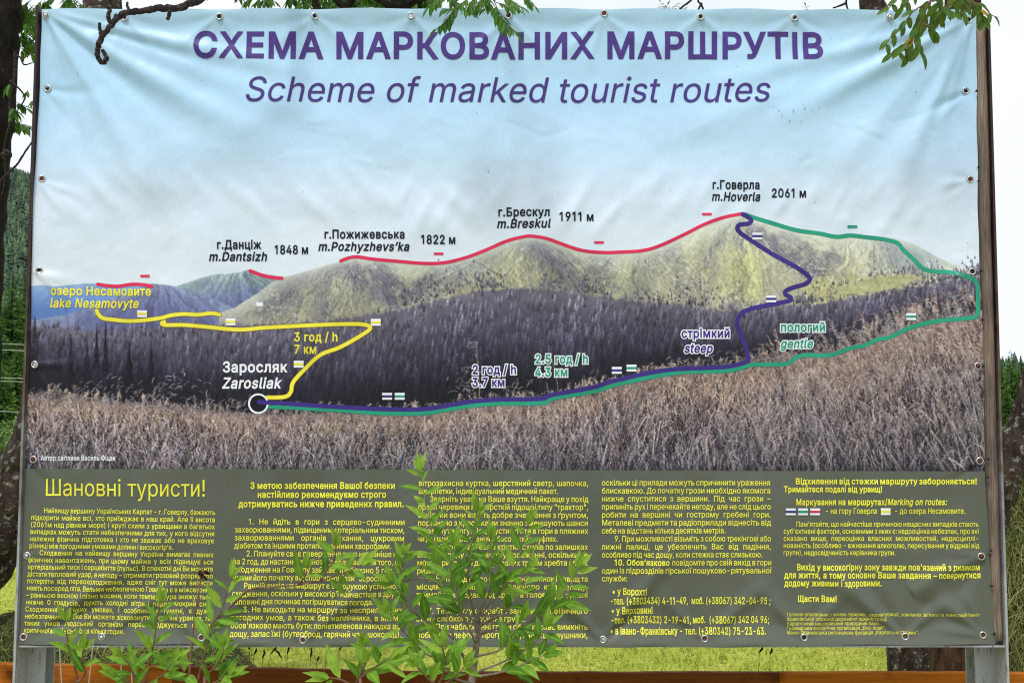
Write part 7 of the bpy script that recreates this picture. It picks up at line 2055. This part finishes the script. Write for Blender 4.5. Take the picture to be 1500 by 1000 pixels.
bush(20, 38, 612, 1.3, 'pale green bush above the lichen covered trunk at left edge', 31)
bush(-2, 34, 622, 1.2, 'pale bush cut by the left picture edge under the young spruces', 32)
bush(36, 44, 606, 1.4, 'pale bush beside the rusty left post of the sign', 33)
M_CABLE = noise_mat('pale cable', [(.3, (.30, .33, .32)), (.7, (.42, .45, .44))], 4, rough=.6, bump=0)
Yc = 30.0
xe = P(300, 600, Yc).x
for (y0, y1, lb) in ((503, 506, 'topmost of the overhead cables left of the sign'), (512, 515, 'second overhead cable from the top, left of the sign'), (553, 555, 'third overhead cable from the top, left of the sign'), (558, 560, 'fourth overhead cable, close under the third, left of the sign'), (602, 605, 'lowest overhead cable left of the sign')):
    a = P(-900, y0 - 40, Yc); b = P(0, y0, Yc); c = P(60, y1, Yc); d = Vector((xe, Yc, c.z + .15))
    mb = MB(); mb.tube([a, b, c, d], .008, 6)
    tag(mb.build('overhead_cable', M_CABLE), lb, 'cable', 'overhead cables left of the sign')
pole = empty('utility_pole', (xe, Yc, 0)); tag(pole, 'wooden pole carrying the overhead cables, behind the banner', 'pole')
mb = MB(); mb.tube([(xe, Yc + .1, 0), (xe, Yc + .1, 2.5), (xe, Yc + .1, 5.2)], [.11, .10, .09], 12); mb.build('shaft', M_SHEDW, pole, True)
mb = MB(); mb.box(xe - .05, xe + .05, Yc - .5, Yc + .0, 4.3, 4.4); mb.build('crossarm', M_SHEDW, pole)

# ------------------------------------------------------------------ grass of the meadow (only where it can be seen closely)
M_GRASS = tint_mat('meadow grass', [(0, (.22, .29, .035)), (.5, (.46, .53, .07)), (1, (.68, .65, .20))], trans=.3)
n = 95000
y = 4.75 + (rng.random(n) ** 1.35) * 17
x = rng.uniform(-1, 1, n) * (.47 * y + .3)
L = rng.uniform(.015, .045, n) * (1 + .9 * (rng.random(n) < .06)); w = rng.uniform(.0016, .0036, n) * (1 + y / 14)
an = rng.uniform(0, 2 * math.pi, n); lean = rng.uniform(.4, 1.6, n) * L
base = np.stack([x, y, 0 * x], -1)
sd = np.stack([np.cos(an), np.sin(an), 0 * an], -1) * w[:, None]
tip = base + np.stack([np.cos(an + 1.3) * lean, np.sin(an + 1.3) * lean, L], -1)
mid = base * .5 + tip * .5 + np.array((0, 0, 1)) * (L * .18)[:, None]
VV = np.stack([base - sd, base + sd, mid - sd * .8, mid + sd * .8, tip], 1).reshape(-1, 3)
b = (np.arange(n) * 5)[:, None]
FF = np.concatenate([b + np.array([0, 1, 3]), b + np.array([0, 3, 2]), b + np.array([2, 3, 4])])
pn = vnoise(260, 260, 9, 123); pn2 = vnoise(260, 260, 26, 124)
ti = np.clip(.02 + .6 * pn[(y * 11).astype(int) % 260, ((x + 12) * 11).astype(int) % 260] + .35 * pn2[(y * 11).astype(int) % 260, ((x + 12) * 11).astype(int) % 260] + rng.normal(0, .22, n), 0, 1)
me = quick_mesh('grass', VV, FF, np.repeat(ti, 5), M_GRASS)
tag(link('grass', me), 'short bright green meadow grass behind the fence', 'grass', kind='stuff')

# ------------------------------------------------------------------ dark seed heads of weeds under the banner
M_SEED = noise_mat('dark seed head', [(.3, (.012, .012, .008)), (.7, (.05, .05, .03))], 120, rough=.9, bump=.6, dist=.002)
WE = [(366, 950, -8, 8), (372, 958, 4, 10), (396, 958, 12, 16), (412, 962, -10, 12), (421, 957, 2, 16), (455, 962, 1, 14), (478, 950, 6, 10), (497, 952, 5, 12), (464, 968, 3, 8), (555, 966, 2, 12), (583, 958, 4, 8), (567, 971, -5, 8), (385, 964, 2, 14), (1128, 958, 3, 10), (1112, 955, 6, 8)]
NTH = ['leftmost', 'second from left', 'third from left', 'fourth from left', 'fifth from left', 'sixth from left', 'seventh from left', 'eighth from left', 'ninth from left', 'tenth from left', 'eleventh from left', 'twelfth from left', 'thirteenth from left', 'second from right', 'rightmost']
for i, (x, yy, dx, ln) in enumerate(sorted(WE)):
    Yw = 4.62
    a = P(x, yy, Yw); b = P(x + dx, yy - ln, Yw)
    o = empty('weed_stalk', (a.x, Yw, 0))
    tag(o, 'thin weed stalk with dark seed head under the banner, %s of them all' % NTH[i], 'weed', 'weed stalks with dark seed heads between banner and fence')
    mb = MB(); mb.tube([Vector((a.x + random.uniform(-.05, .05), Yw, 0)), Vector((a.x - .01, Yw, a.z * .6)), a], [.0016, .0013, .0010], 5); mb.build('stem', M_TWIG, o)
    mb = MB(); m_ = a.lerp(b, .5) + Vector((.003, 0, .002))
    mb.tube([a - (b - a) * .1, a.lerp(b, .2), m_, a.lerp(b, .85), b], [.001, .0034, .0042, .003, .0006], 7, wob=.25); mb.build('seed_head', M_SEED, o)
